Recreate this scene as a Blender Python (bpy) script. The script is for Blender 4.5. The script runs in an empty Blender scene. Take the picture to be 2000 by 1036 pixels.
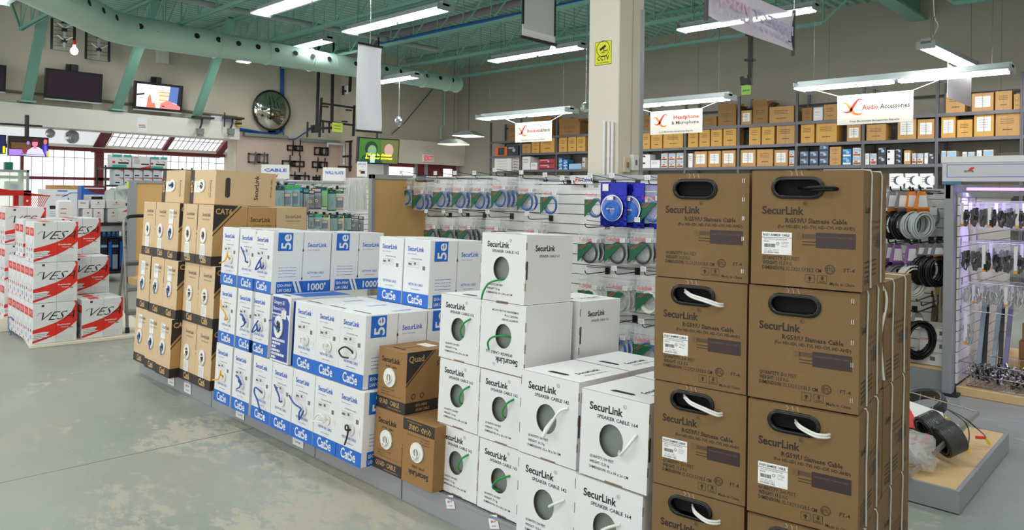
import bpy, math, random
from math import sin, cos, pi, radians, tan, atan2, sqrt
from mathutils import Matrix, Vector
random.seed(7)
SC = bpy.context.scene
COL = SC.collection
# ---------------------------------------------------------------- camera
F, AZ, ROLL, EYE = 1420.0, radians(43.6), radians(0.79), 1.4
RT = Vector((cos(AZ), sin(AZ), 0)); UP = Vector((0, 0, 1)); FW = Vector((-sin(AZ), cos(AZ), 0))
R2 = RT*cos(ROLL) + UP*sin(ROLL); U2 = UP*cos(ROLL) - RT*sin(ROLL)
cam = bpy.data.cameras.new('camera'); co = bpy.data.objects.new('camera', cam); COL.objects.link(co)
m3 = Matrix((R2, U2, -FW)).transposed()
co.matrix_world = Matrix.Translation((0, 0, EYE)) @ m3.to_4x4()
cam.sensor_width = 36; cam.lens = 36*F/2000; cam.shift_y = -142/2000; cam.clip_start = .05; cam.clip_end = 200
SC.camera = co
def P(px, py, X=None, Y=None, Z=None, D=None):
    """the point of the room that lies on the plane X=, Y= or Z= (or at depth D) along a line of sight"""
    d = FW + R2*((px-1000)/F) + U2*((376-py)/F)
    t = X/d.x if X is not None else Y/d.y if Y is not None else (Z-EYE)/d.z if Z is not None else D
    return Vector((0, 0, EYE)) + d*t
# ---------------------------------------------------------------- world, exposure
w = bpy.data.worlds.new('daylight'); SC.world = w; w.use_nodes = True
w.node_tree.nodes['Background'].inputs[0].default_value = (1, .985, .96, 1)
w.node_tree.nodes['Background'].inputs[1].default_value = 1.7
SC.view_settings.view_transform = 'Standard'; SC.view_settings.look = 'None'
SC.view_settings.gamma = 1; SC.view_settings.exposure = 0.1; SC.view_settings.use_curve_mapping = False
SC.cycles.use_denoising = True; SC.cycles.max_bounces = 8; SC.cycles.transparent_max_bounces = 24
SC.cycles.diffuse_bounces = 3; SC.cycles.glossy_bounces = 3; SC.cycles.sample_clamp_indirect = 4
LAMP = 16.0     # watts of one four-foot tube pair
# ---------------------------------------------------------------- materials
def srgb(c):
    return tuple((x/255/12.92 if x/255 <= .04045 else ((x/255+.055)/1.055)**2.4) for x in c)
MATS = {}
def mat(name, c, rough=.6, metal=0, noise=0, scale=20, bump=0, bscale=None, alpha=1, trans=0, emit=None, es=1, spec=.5, coat=0):
    if name in MATS: return MATS[name]
    m = bpy.data.materials.new(name); MATS[name] = m; m.use_nodes = True
    nt = m.node_tree; b = nt.nodes['Principled BSDF']
    col = srgb(c)+(1,)
    b.inputs['Base Color'].default_value = col; b.inputs['Roughness'].default_value = rough; b.inputs['Metallic'].default_value = metal
    b.inputs['Specular IOR Level'].default_value = spec; b.inputs['Alpha'].default_value = alpha
    b.inputs['Transmission Weight'].default_value = trans; b.inputs['Coat Weight'].default_value = coat
    m.diffuse_color = col
    if emit:
        b.inputs['Emission Color'].default_value = srgb(emit)+(1,); b.inputs['Emission Strength'].default_value = es
    if noise or bump:
        tc = nt.nodes.new('ShaderNodeTexCoord')
        n = nt.nodes.new('ShaderNodeTexNoise'); n.inputs['Scale'].default_value = scale; n.inputs['Detail'].default_value = 4
        nt.links.new(tc.outputs['Object'], n.inputs['Vector'])
        if noise:
            mx = nt.nodes.new('ShaderNodeMix'); mx.data_type = 'RGBA'
            mx.inputs['A'].default_value = tuple(x*(1-noise) for x in col[:3])+(1,)
            mx.inputs['B'].default_value = tuple(min(1, x*(1+noise)) for x in col[:3])+(1,)
            nt.links.new(n.outputs['Fac'], mx.inputs['Factor']); nt.links.new(mx.outputs['Result'], b.inputs['Base Color'])
        if bump:
            n2 = n
            if bscale:
                n2 = nt.nodes.new('ShaderNodeTexNoise'); n2.inputs['Scale'].default_value = bscale
                nt.links.new(tc.outputs['Object'], n2.inputs['Vector'])
            bp = nt.nodes.new('ShaderNodeBump'); bp.inputs['Strength'].default_value = bump; bp.inputs['Distance'].default_value = .01
            nt.links.new(n2.outputs['Fac'], bp.inputs['Height']); nt.links.new(bp.outputs['Normal'], b.inputs['Normal'])
    return m
# ---------------------------------------------------------------- mesh building
TXT = {}
def text_geo(s, bold=0, res=1):
    k = (s, bold, res)
    if k in TXT: return TXT[k]
    c = bpy.data.curves.new('t', 'FONT'); c.body = s; c.resolution_u = res; c.offset = bold
    o = bpy.data.objects.new('t', c); me = bpy.data.meshes.new_from_object(o)
    v = [tuple(x.co) for x in me.vertices]; f = [tuple(p.vertices) for p in me.polygons]
    bpy.data.objects.remove(o); bpy.data.curves.remove(c); bpy.data.meshes.remove(me)
    xs = [a[0] for a in v] or [0]
    TXT[k] = (v, f, min(xs), max(xs)); return TXT[k]
def plane(o, ax, ay, az):
    """matrix whose columns are the two in-plane axes and the outward normal"""
    return Matrix((tuple(ax)+(0,), tuple(ay)+(0,), tuple(az)+(0,), (o[0], o[1], o[2], 1))).transposed()
def FRONT(x, z, y=0, e=.0006): return plane((x, y-e, z), (1, 0, 0), (0, 0, 1), (0, -1, 0))
def SIDE(y, z, x, e=.0006): return plane((x+e, y, z), (0, 1, 0), (0, 0, 1), (1, 0, 0))
def TOP(x, y, z, e=.0006): return plane((x, y, z+e), (1, 0, 0), (0, 1, 0), (0, 0, 1))
def TOPS(x, y, z, e=.0006): return plane((x, y, z+e), (0, 1, 0), (-1, 0, 0), (0, 0, 1))
def ROT(M, deg): return M @ Matrix.Rotation(radians(deg), 4, 'Z')
class MB:
    def __init__(s): s.v = []; s.f = []; s.mi = []; s.sm = []; s.mats = []
    def m(s, mt):
        if mt not in s.mats: s.mats.append(mt)
        return s.mats.index(mt)
    def add(s, vs, fs, mt, M=None, smooth=False):
        n = len(s.v); i = s.m(mt)
        s.v += [tuple(M @ Vector(a)) for a in vs] if M is not None else [tuple(a) for a in vs]
        flip = M is not None and M.to_3x3().determinant() < 0
        for f in fs:
            g = [n+k for k in f]; s.f.append(g[::-1] if flip else g); s.mi.append(i); s.sm.append(smooth)
        return s
    def box(s, x0, x1, y0, y1, z0, z1, mt, M=None):
        v = [(x, y, z) for z in (z0, z1) for x, y in ((x0, y0), (x1, y0), (x1, y1), (x0, y1))]
        return s.add(v, [(0, 3, 2, 1), (4, 5, 6, 7), (0, 1, 5, 4), (1, 2, 6, 5), (2, 3, 7, 6), (3, 0, 4, 7)], mt, M)
    def cbox(s, x0, x1, y0, y1, z0, z1, mt, c=.003, M=None):
        """a box with chamfered edges"""
        vs = []; idx = {}
        X = (x0, x1); Y = (y0, y1); Z = (z0, z1); sg = (1, -1)
        for i in (0, 1):
            for j in (0, 1):
                for k in (0, 1):
                    for a in range(3):
                        p = [X[i], Y[j], Z[k]]
                        for b in range(3):
                            if b != a: p[b] += sg[(i, j, k)[b]]*c
                        idx[i, j, k, a] = len(vs); vs.append(p)
        fs = []
        q = [(0, 0), (1, 0), (1, 1), (0, 1)]
        for a in range(3):
            for e in (0, 1):
                f = []
                for u, w2 in q:
                    t = [0, 0, 0]; t[a] = e; t[(a+1) % 3] = u; t[(a+2) % 3] = w2; f.append(idx[t[0], t[1], t[2], a])
                fs.append(f if e else f[::-1])
        for a in range(3):      # edges along axis a
            b, d = (a+1) % 3, (a+2) % 3
            for u in (0, 1):
                for w2 in (0, 1):
                    t0 = [0, 0, 0]; t0[b] = u; t0[d] = w2; t1 = list(t0); t1[a] = 1
                    f = [idx[t0[0], t0[1], t0[2], b], idx[t1[0], t1[1], t1[2], b], idx[t1[0], t1[1], t1[2], d], idx[t0[0], t0[1], t0[2], d]]
                    fs.append(f if (u == w2) else f[::-1])
        for i in (0, 1):
            for j in (0, 1):
                for k in (0, 1):
                    f = [idx[i, j, k, 0], idx[i, j, k, 1], idx[i, j, k, 2]]
                    fs.append(f if (i+j+k) % 2 == 1 else f[::-1])
        return s.add(vs, fs, mt, M)
    def rect(s, x0, x1, y0, y1, mt, M):
        return s.add([(x0, y0, 0), (x1, y0, 0), (x1, y1, 0), (x0, y1, 0)], [(0, 1, 2, 3)], mt, M)
    def poly(s, pts, mt, M, d=0):
        n = len(pts)
        if not d: return s.add([(x, y, 0) for x, y in pts], [tuple(range(n))], mt, M)
        v = [(x, y, 0) for x, y in pts]+[(x, y, d) for x, y in pts]
        return s.add(v, [tuple(range(n))[::-1], tuple(range(n, 2*n))]+[(i, (i+1) % n, n+(i+1) % n, n+i) for i in range(n)], mt, M)
    def ring(s, r0, r1, mt, M, n=24, rz0=None, rz1=None, h=0):
        """flat (or h thick) annulus; radii along the two axes"""
        rz0 = rz0 or r0; rz1 = rz1 or r1
        a = [2*pi*i/n for i in range(n)]
        v = [(r0*cos(t), rz0*sin(t), h) for t in a]+[(r1*cos(t), rz1*sin(t), h) for t in a]
        f = [(i, n+i, n+(i+1) % n, (i+1) % n) for i in range(n)]
        if h:
            v += [(r0*cos(t), rz0*sin(t), 0) for t in a]+[(r1*cos(t), rz1*sin(t), 0) for t in a]
            f += [(n+i, 3*n+i, 3*n+(i+1) % n, n+(i+1) % n) for i in range(n)]+[(i, (i+1) % n, 2*n+(i+1) % n, 2*n+i) for i in range(n)]
        return s.add(v, f, mt, M)
    def disc(s, r, mt, M, n=24, ry=None):
        ry = ry or r
        return s.add([(r*cos(2*pi*i/n), ry*sin(2*pi*i/n), 0) for i in range(n)], [tuple(range(n))], mt, M)
    def tube(s, pts, r, mt, n=8, closed=False, M=None, cap=True, flat=1):
        pts = [Vector(p) for p in pts]; k = len(pts); v = []; f = []
        prev = None
        for i, p in enumerate(pts):
            a = pts[(i-1) % k] if (closed or i > 0) else p
            b = pts[(i+1) % k] if (closed or i < k-1) else p
            t = (b-a).normalized()
            if prev is None:
                u = t.orthogonal().normalized()
            else:
                u = (prev - t*prev.dot(t)); u = u.normalized() if u.length > 1e-6 else t.orthogonal().normalized()
            prev = u; w2 = t.cross(u)
            rr = r[i] if isinstance(r, (list, tuple)) else r
            v += [tuple(p+(u*cos(2*pi*j/n)+w2*sin(2*pi*j/n)*flat)*rr) for j in range(n)]
        for i in range(k if closed else k-1):
            for j in range(n):
                a = i*n+j; b = i*n+(j+1) % n; c = ((i+1) % k)*n+(j+1) % n; d = ((i+1) % k)*n+j
                f.append((a, b, c, d))
        s.add(v, f, mt, M, True)
        if cap and not closed:
            s.add(v[:n], [tuple(range(n))[::-1]], mt, M); s.add(v[-n:], [tuple(range(n))], mt, M)
        return s
    def cyl(s, a, b, r, mt, n=12): return s.tube([a, b], r, mt, n)
    def bar(s, a, b, wd, h, mt):
        """square bar from a to b"""
        a = Vector(a); b = Vector(b); t = (b-a); L = t.length; t.normalize()
        u = t.cross(UP); u = u.normalized() if u.length > 1e-4 else Vector((1, 0, 0)); w2 = u.cross(t)
        M = plane(a, u, w2, t*1); M = Matrix((tuple(u)+(0,), tuple(w2)+(0,), tuple(t)+(0,), tuple(a)+(1,))).transposed()
        return s.box(-wd/2, wd/2, -h/2, h/2, 0, L, mt, M)
    def lathe(s, prof, mt, M=None, n=24):
        v = []; f = []
        for r, z in prof: v += [(r*cos(2*pi*j/n), r*sin(2*pi*j/n), z) for j in range(n)]
        for i in range(len(prof)-1):
            for j in range(n): f.append((i*n+j, i*n+(j+1) % n, (i+1)*n+(j+1) % n, (i+1)*n+j))
        return s.add(v, f, mt, M, True)
    def panel(s, w2, h, cx, cz, inner, mt, M, depth=.004, wall=None):
        """w x h panel with one hole; inner(angle)->(dx,dz)"""
        n = 32
        A = sorted(set([2*pi*i/n for i in range(n)]+[atan2(z-cz, x-cx) % (2*pi) for x in (0, w2) for z in (0, h)]))
        I = []; O = []
        for a in A:
            dx, dz = inner(a); I.append((cx+dx, cz+dz, 0))
            c, d = cos(a), sin(a); ts = []
            if abs(c) > 1e-9: ts.append(((w2 if c > 0 else 0)-cx)/c)
            if abs(d) > 1e-9: ts.append(((h if d > 0 else 0)-cz)/d)
            t = min(x for x in ts if x > 0); O.append((cx+c*t, cz+d*t, 0))
        k = len(A)
        s.add(I+O, [(i, k+i, k+(i+1) % k, (i+1) % k) for i in range(k)], mt, M)
        J = [(x, z, -depth) for x, z, _ in I]
        s.add(I+J, [(i, (i+1) % k, k+(i+1) % k, k+i) for i in range(k)], wall or mt, M)
        return J
    def text(s, t, size, mt, M, al='L', bold=0, sx=1, shear=0, res=1, fit=None):
        v, f, a, b = text_geo(t, bold, res)
        if fit: sx = fit/(size*max(b-a, 1e-6))
        ox = {'L': -a, 'C': -(a+b)/2, 'R': -b}[al]
        v2 = [((x+ox+shear*y)*size*sx, y*size, 0) for x, y, z in v]
        return s.add(v2, f, mt, M)
    def mesh(s, name='mesh'):
        me = bpy.data.meshes.new(name); me.from_pydata(s.v, [], s.f)
        for mt in s.mats: me.materials.append(mt)
        me.polygons.foreach_set('material_index', s.mi); me.polygons.foreach_set('use_smooth', s.sm)
        me.update(); return me
def circ(r, rz=None): return lambda a: (r*cos(a), (rz or r)*sin(a))
def stadium(hw, r):
    def f(a):      # ray hit on a stadium of half length hw, end radius r
        c, d = cos(a), sin(a)
        if abs(d) > 1e-9:
            t = r/abs(d)
            if abs(c*t) <= hw-r: return (c*t, d*t)
        k = hw-r; b = c*k*(1 if c > 0 else -1)
        t = b+sqrt(max(0, b*b-k*k+r*r)); return (c*t, d*t)
    return f
CACHE = {}
def cached(key, fn):
    if key not in CACHE:
        mb = MB(); fn(mb); CACHE[key] = mb.mesh(str(key)[:50])
    return CACHE[key]
def obj(name, me, parent=None, loc=None, rot=None):
    if isinstance(me, MB): me = me.mesh(name)
    o = bpy.data.objects.new(name, me); COL.objects.link(o)
    if parent is not None: o.parent = parent
    if loc is not None: o.location = loc
    if rot is not None: o.rotation_euler = rot
    return o
def tag(o, label=None, cat=None, group=None, kind=None):
    if label: o['label'] = label
    if cat: o['category'] = cat
    if group: o['group'] = group
    if kind: o['kind'] = kind
    return o
def thing(name, label, cat, loc=(0, 0, 0), rot=(0, 0, 0), group=None):
    o = bpy.data.objects.new(name, None); COL.objects.link(o); o.empty_display_size = .05
    o.location = loc; o.rotation_euler = rot
    return tag(o, label, cat, group)
def solo(name, me, label, cat, loc=None, rot=None, group=None): return tag(obj(name, me, None, loc, rot), label, cat, group)
def struct(name, me): return tag(obj(name, me), kind='structure')
def dup(root, loc=None, rot=None, label=None, group=None):
    r = root.copy(); COL.objects.link(r)
    if loc is not None: r.location = loc
    if rot is not None: r.rotation_euler = rot
    if label: r['label'] = label
    if group: r['group'] = group
    for ch in list(root.children):
        c = ch.copy(); COL.objects.link(c); c.parent = r; c.matrix_parent_inverse = ch.matrix_parent_inverse
        for g in list(ch.children):
            d = g.copy(); COL.objects.link(d); d.parent = c
    return r
def ORD(i): return ['first', 'second', 'third', 'fourth', 'fifth', 'sixth', 'seventh', 'eighth', 'ninth', 'tenth', 'eleventh', 'twelfth', 'thirteenth', 'fourteenth', 'fifteenth', 'sixteenth', 'seventeenth', 'eighteenth', 'nineteenth', 'twentieth'][i]
WHITE = mat('white_card', (228, 229, 232), .55)
BLACK = mat('black_ink', (28, 26, 28), .6)
# ================================================================ the room
TEAL = mat('teal_paint', (128, 180, 166), .55); TEALD = mat('teal_deck_paint', (162, 203, 191), .6)
DUCT = mat('duct_paint', (182, 215, 204), .45)
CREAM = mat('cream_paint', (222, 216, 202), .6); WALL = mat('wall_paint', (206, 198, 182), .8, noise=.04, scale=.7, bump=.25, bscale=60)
PEACH = mat('pegboard_peach', (205, 184, 172), .7, noise=.03, scale=3)
GREY = mat('shelving_grey', (100, 100, 108), .45, .3); GREYL = mat('gondola_grey', (150, 153, 158), .5, noise=.03, scale=200)
RED = mat('window_red_frame', (120, 45, 55), .5)
BLK = mat('black_metal', (34, 33, 36), .45); BLKP = mat('black_plastic', (20, 20, 22), .3)
CHROME = mat('chrome_wire', (205, 208, 212), .25, .9)
KRAFT = mat('kraft_card', (188, 146, 92), .7, noise=.06, scale=30); KRAFTD = mat('kraft_brown_card', (150, 112, 66), .7, noise=.06, scale=40, bump=.15, bscale=250)
KRAFTY = mat('kraft_yellow_card', (206, 160, 84), .7, noise=.05, scale=8)
PAPER = mat('paper_white', (236, 236, 236), .5)
WOODP = mat('maple_panel', (214, 172, 112), .45, noise=.05, scale=3); LAM = mat('particle_board', (222, 190, 140), .5, noise=.07, scale=12)
GLOW = mat('fluorescent_tube', (255, 255, 255), .5, emit=(255, 253, 248), es=12)
# floor: worn grey-green paint over tan concrete, with one saw-cut joint
fl = mat('painted_concrete', (160, 165, 160), .42); nt = fl.node_tree; b = nt.nodes['Principled BSDF']; N = nt.nodes.new; L = nt.links.new
geo = N('ShaderNodeNewGeometry')
def noise_(sc, det, rough=.6, vec=None):
    n = N('ShaderNodeTexNoise'); n.inputs['Scale'].default_value = sc; n.inputs['Detail'].default_value = det; n.inputs['Roughness'].default_value = rough
    L(vec or geo.outputs['Position'], n.inputs['Vector']); return n.outputs['Fac']
def ramp(x, a, c):
    r = N('ShaderNodeMapRange'); r.inputs['From Min'].default_value = a; r.inputs['From Max'].default_value = c; L(x, r.inputs['Value']); return r.outputs['Result']
def mixc(f, a, c):
    x = N('ShaderNodeMix'); x.data_type = 'RGBA'
    for s, v in (('A', a), ('B', c)):
        if isinstance(v, tuple): x.inputs[s].default_value = v
        else: L(v, x.inputs[s])
    L(f, x.inputs['Factor']) if not isinstance(f, float) else setattr(x.inputs['Factor'], 'default_value', f); return x.outputs['Result']
def math_(op, a, c):
    x = N('ShaderNodeMath'); x.operation = op
    for i, v in enumerate((a, c)):
        if isinstance(v, (int, float)): x.inputs[i].default_value = v
        else: L(v, x.inputs[i])
    return x.outputs[0]
base = mixc(ramp(noise_(.9, 5), .35, .65), srgb((142, 150, 146))+(1,), srgb((160, 165, 158))+(1,))
mp = N('ShaderNodeMapping'); mp.inputs['Scale'].default_value = (1, 1.8, 1); mp.inputs['Rotation'].default_value = (0, 0, .9); L(geo.outputs['Position'], mp.inputs['Vector'])
def patch(px, py, r):      # trodden areas of the paint, wide soft spots at fixed places on the floor
    q = P(px, py, Z=0); vd = N('ShaderNodeVectorMath'); vd.operation = 'DISTANCE'; L(geo.outputs['Position'], vd.inputs[0]); vd.inputs[1].default_value = q
    m = N('ShaderNodeMapRange'); m.inputs['From Min'].default_value = r; m.inputs['From Max'].default_value = 0; m.inputs['To Max'].default_value = .075; L(vd.outputs['Value'], m.inputs['Value']); return m.outputs['Result']
spots = math_('ADD', math_('ADD', patch(470, 950, 1.1), patch(190, 1010, .7)), math_('ADD', patch(350, 850, .35), patch(660, 1010, .8)))
worn = ramp(math_('ADD', math_('ADD', math_('MULTIPLY', noise_(8.5, 12, .74, mp.outputs['Vector']), .62), math_('MULTIPLY', noise_(.75, 3), .5)), spots), .622, .652)
base = mixc(math_('MULTIPLY', worn, .72), base, srgb((186, 179, 162))+(1,))
base = mixc(math_('MULTIPLY', ramp(noise_(42, 6, .7), .5, .75), .35), base, srgb((140, 140, 132))+(1,))
base = mixc(ramp(noise_(.45, 2), .52, .75), base, mixc(.5, base, srgb((150, 140, 128))+(1,)))
A0, A1 = P(0, 944, Z=0), P(498, 836, Z=0); dv = (A1-A0).normalized(); nv = Vector((-dv.y, dv.x, 0))
dt = N('ShaderNodeVectorMath'); dt.operation = 'DOT_PRODUCT'; L(geo.outputs['Position'], dt.inputs[0]); dt.inputs[1].default_value = nv
dist = math_('ABSOLUTE', math_('SUBTRACT', math_('ADD', dt.outputs['Value'], math_('MULTIPLY', noise_(2, 2), .02)), A0.dot(nv)+.01), 0)
base = mixc(math_('LESS_THAN', dist, .0035), base, srgb((92, 84, 74))+(1,))
L(base, b.inputs['Base Color'])
rr = N('ShaderNodeMapRange'); rr.inputs['To Min'].default_value = .38; rr.inputs['To Max'].default_value = .6; L(worn, rr.inputs['Value']); L(rr.outputs['Result'], b.inputs['Roughness'])
mb = MB(); mb.box(-20, 5, -6, 13.2, -.2, 0, fl); struct('floor', mb)
YB, ZC = 12.8, 4.63
Y1 = P(705, 250, X=-14.2).y; XL = P(665, 250, Y=Y1).x; YE = P(457, 274, X=XL).y
zt0, zt1 = P(0, 198, X=XL).z, P(394, 235, X=XL).z; zb = P(300, 262, X=XL).z
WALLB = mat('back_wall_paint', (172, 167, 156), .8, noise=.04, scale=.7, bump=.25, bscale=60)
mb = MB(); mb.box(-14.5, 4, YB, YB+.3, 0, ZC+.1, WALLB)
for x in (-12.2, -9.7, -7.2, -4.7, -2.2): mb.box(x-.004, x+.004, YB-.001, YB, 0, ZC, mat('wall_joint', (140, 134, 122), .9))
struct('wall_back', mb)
mb = MB(); mb.box(-14.5, -14.2, Y1+.001, YB, 0, ZC+.1, WALL); mb.box(XL-.3, -14.5, Y1, Y1+.3, 0, ZC+.1, WALL)
mb.box(XL-.3, XL, YE, Y1, 0, ZC+.1, WALL); mb.box(XL-.3, XL, -3, YE, zb+.1, ZC+.1, WALL)
struct('wall_left', mb)
# header beam over the window alcove
mb = MB(); BW = mat('beam_white', (226, 224, 218), .6)
v = [(XL-.35, -3, zb), (XL+.25, -3, zb), (XL+.25, YE, zb-.02), (XL-.35, YE, zb-.02), (XL-.35, -3, zt0+.03), (XL+.25, -3, zt0+.03), (XL+.25, YE, zt1-.02), (XL-.35, YE, zt1-.02)]
mb.add(v, [(0, 3, 2, 1), (4, 5, 6, 7), (0, 1, 5, 4), (1, 2, 6, 5), (2, 3, 7, 6), (3, 0, 4, 7)], BW); struct('beam', mb)
# pegboard facing and soffit with the exit sign
mb = MB(); mb.box(XL, XL+.02, YE+.05, Y1-.02, 0, P(560, 272, X=XL).z, PEACH); mb.box(XL, -14.18, Y1-.02, Y1, 0, P(680, 276, Y=Y1).z, PEACH); struct('wall_pegboard', mb)
zs0, zs1 = P(780, 318, X=-13.9).z, P(780, 272, X=-13.9).z
mb = MB(); mb.box(-14.2, -13.9, Y1+.1, YB, zs0, zs1, CREAM); struct('beam_soffit', mb)
mb = MB(); mb.box(-14.2, -14.17, Y1+.1, YB, 0, zs0, mat('low_wall_white', (225, 225, 225), .6)); struct('trim_1', mb)
# ceiling deck, ribs running away from the aisle
mb = MB(); v = []; f = []; x = XL-.3; k = 0
while x < 4:
    for dx, dz in ((0, 0), (.07, 0), (.085, .045), (.145, .045)): v += [(x+dx, -6, ZC+dz), (x+dx, YB, ZC+dz)]; k += 1
    x += .16
f = [(2*i, 2*i+1, 2*i+3, 2*i+2) for i in range(k-1)]
mb.add(v, f, TEALD); mb.box(XL-.4, 4.1, -6, YB+.2, ZC+.06, ZC+.12, TEALD); struct('ceiling', mb)
# alcove with the slanted glazing
XA = -17.2
GL = mat('window_glass', (240, 245, 250), .05, alpha=.12); MUN = mat('muntin_blue_grey', (70, 90, 140), .5); MUNW = mat('muntin_white', (205, 205, 205), .5)
zg = P(250, 295, X=XA).z
xr, zr = XL-.3, P(250, 296, X=XA).z+ (1.05)
YA = P(436, 300, X=XA).y
mb = MB()                                                        # sill wall and end wall of the alcove
mb.box(XA-.1, XA+.1, -3, YA, 0, .95, BW); mb.box(XA, XL, YA+.02, YA+.2, 0, 3.6, mat('alcove_end_paint', (200, 196, 190), .7)); struct('wall_alcove', mb)
mb = MB(); mb.box(4, 4.2, -6, YB, 0, ZC+.1, WALL); struct('wall_right', mb)
yw = [P(px, 300, X=XA).y for px in (40, 185)]; cuts = [-2.0, yw[0]-1.6, yw[0], yw[1], YA]
n = 0
for i in range(len(cuts)-1):
    y0, y1 = cuts[i], cuts[i+1]
    n += 1; mb = MB(); t = .05 if i != 3 else .05
    mb.box(XA-.04, XA+.04, y0, y0+(.16 if i == 3 else .05), .95, zg, RED); mb.box(XA-.04, XA+.04, y0, y1, P(100, 348, X=XA).z-.03, P(100, 348, X=XA).z+.03, RED)
    mb.box(XA-.06, XA+.1, y0, y1, zg-.05, zg+.02, RED); mb.box(XA+.1, XA+.14, y0, y1, zg+.02, zg+.09, BW)
    wo = struct('window_%d' % n, mb)
    mb = MB(); mb.box(XA-.006, XA, y0, y1, .95, zg, GL)
    c = int((y1-y0)/.17)
    for j in range(1, c): mb.box(XA, XA+.012, y0+j*(y1-y0)/c-.006, y0+j*(y1-y0)/c+.006, .95, zg, MUNW)
    for z in (1.2, 1.55, 2.0): mb.box(XA, XA+.012, y0, y1, z-.006, z+.006, MUNW)
    obj('pane', mb, wo)
# slanted roof glazing: plain white panel first, then two glazed bays
ys = [P(px, 290, X=XA).y for px in (178, 312, 418)]
sl = Vector((xr-XA, 0, zr-zg)); SLn = sl.length; sl.normalize(); nrm = Vector((-sl.z, 0, sl.x))
def slant(y, z): return plane((XA, y, z), (0, 1, 0), tuple(sl), (sl.z, 0, -sl.x))
FROST = mat('frosted_daylit_panel', (238, 240, 244), .6, emit=(238, 244, 250), es=.55)  # emission stands in for daylight passing through the panel
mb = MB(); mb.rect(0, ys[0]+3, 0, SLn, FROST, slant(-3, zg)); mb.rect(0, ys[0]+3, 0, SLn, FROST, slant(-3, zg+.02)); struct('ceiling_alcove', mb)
for i in range(2):
    n += 1; W = ys[i+1]-ys[i]; mb = MB(); M = slant(ys[i], zg)
    mb.box(0, .22 if i == 0 else .1, 0, SLn, -.03, .03, RED, M); mb.box(0, W+(.15 if i else 0), -.05, .05, -.05, .05, RED, M)
    if i: mb.box(W, W+.15, 0, SLn, -.05, .05, RED, M)
    wo = struct('window_%d' % n, mb)
    mb = MB(); mb.box(0, W, 0, SLn, -.004, 0, GL, M)
    for j in range(1, 11): mb.box(W*j/11-.008, W*j/11+.008, 0, SLn, -.004, .0, MUN, M)
    for j in range(1, 4): mb.box(0, W, SLn*j/4-.01, SLn*j/4+.01, -.004, .0, MUN, M)
    obj('pane', mb, wo)
# glazed doors below the soffit
for i, (a, c) in enumerate(((756, 806), (832, 882))):
    y0, y1 = P(a, 340, X=-14.17).y, P(c, 340, X=-14.17).y; n += 1
    mb = MB(); z1 = P(820, 328, X=-14.17).z
    mb.box(-14.17, -14.1, y0-.1, y0, 0, z1+.15, GREYL); mb.box(-14.17, -14.1, y1, y1+.1, 0, z1+.15, RED if i else GREYL); mb.box(-14.17, -14.1, y0, y1, z1, z1+.15, RED)
    if not i: mb.box(-14.17, -14.12, y1+.1, y1+.95, .3, z1+.15, RED)
    wo = struct('window_%d' % n, mb); mb = MB(); mb.box(-14.165, -14.155, y0, y1, .1, z1, mat('daylit_opal_glass', (245, 247, 250), .4, emit=(250, 252, 255), es=1.1)); obj('pane', mb, wo)  # pane emits by itself in place of daylight behind the door
# column and girder
mb = MB(); mb.cbox(-3.48, -3.194, 4.5, 4.83, 0, ZC-.05, CREAM, .006); mb.box(-3.194, -3.188, 4.66, 4.675, 0, ZC-.4, mat('column_seam', (190, 182, 165), .7))
mb.box(-3.50, -3.48, 4.5, 4.62, 3.02, ZC-.05, CREAM)
struct('column', mb)
mb = MB(); mb.box(-3.42, -3.2, -5, YB, ZC-.06, ZC-.02, TEAL); mb.box(-3.42, -3.2, -5, YB, ZC-.42, ZC-.38, TEAL); mb.box(-3.32, -3.3, -5, YB, ZC-.4, ZC-.04, TEAL); struct('beam_girder', mb)
# open web joists
def joist(y, x0, x1, label):
    t = thing('ceiling_joist', label, 'joist', (x0, y, 4.0), group='open web ceiling joists'); Ln = x1-x0
    mb = MB()
    for s in (-.03, .012): mb.box(0, Ln, s, s+.018, .56, .61, TEAL)
    obj('top_chord', mb, t)
    mb = MB(); e = .75
    for s in (-.03, .012): mb.box(e, Ln-e, s, s+.018, -.02, .03, TEAL)
    obj('bottom_chord', mb, t)
    mb = MB(); k = int((Ln-2*e)/.62); st = (Ln-2*e)/k
    for i in range(k):
        a = e+i*st
        mb.bar((a, 0, .01), (a+st/2 if i % 1 else a+st, 0, .58), .02, .02, TEAL); mb.bar((a, 0, .01), (a, 0, .58), .016, .016, TEAL)
    mb.bar((e, 0, .01), (.1, 0, .56), .03, .03, TEAL); mb.bar((Ln-e, 0, .01), (Ln-.1, 0, .56), .03, .03, TEAL); mb.bar((Ln-e, 0, .01), (Ln-e, 0, .58), .02, .02, TEAL)
    obj('web', mb, t)
jy = [1.5, 3.1, 4.7, 6.3, 7.85, 9.45, 11.1]
for i, y in enumerate(jy):
    joist(y, XL, -3.42, 'teal open web steel joist over the window side bays, %s' % ('next to the back wall' if i == 6 else '%s out from the back wall' % ORD(6-i)))
for i, y in enumerate(jy[2:]):
    joist(y, -3.2, 2.8, 'teal open web steel joist beyond the girder, %s' % ('next to the back wall' if i == 4 else '%s out from the back wall' % ORD(4-i)))
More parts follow.
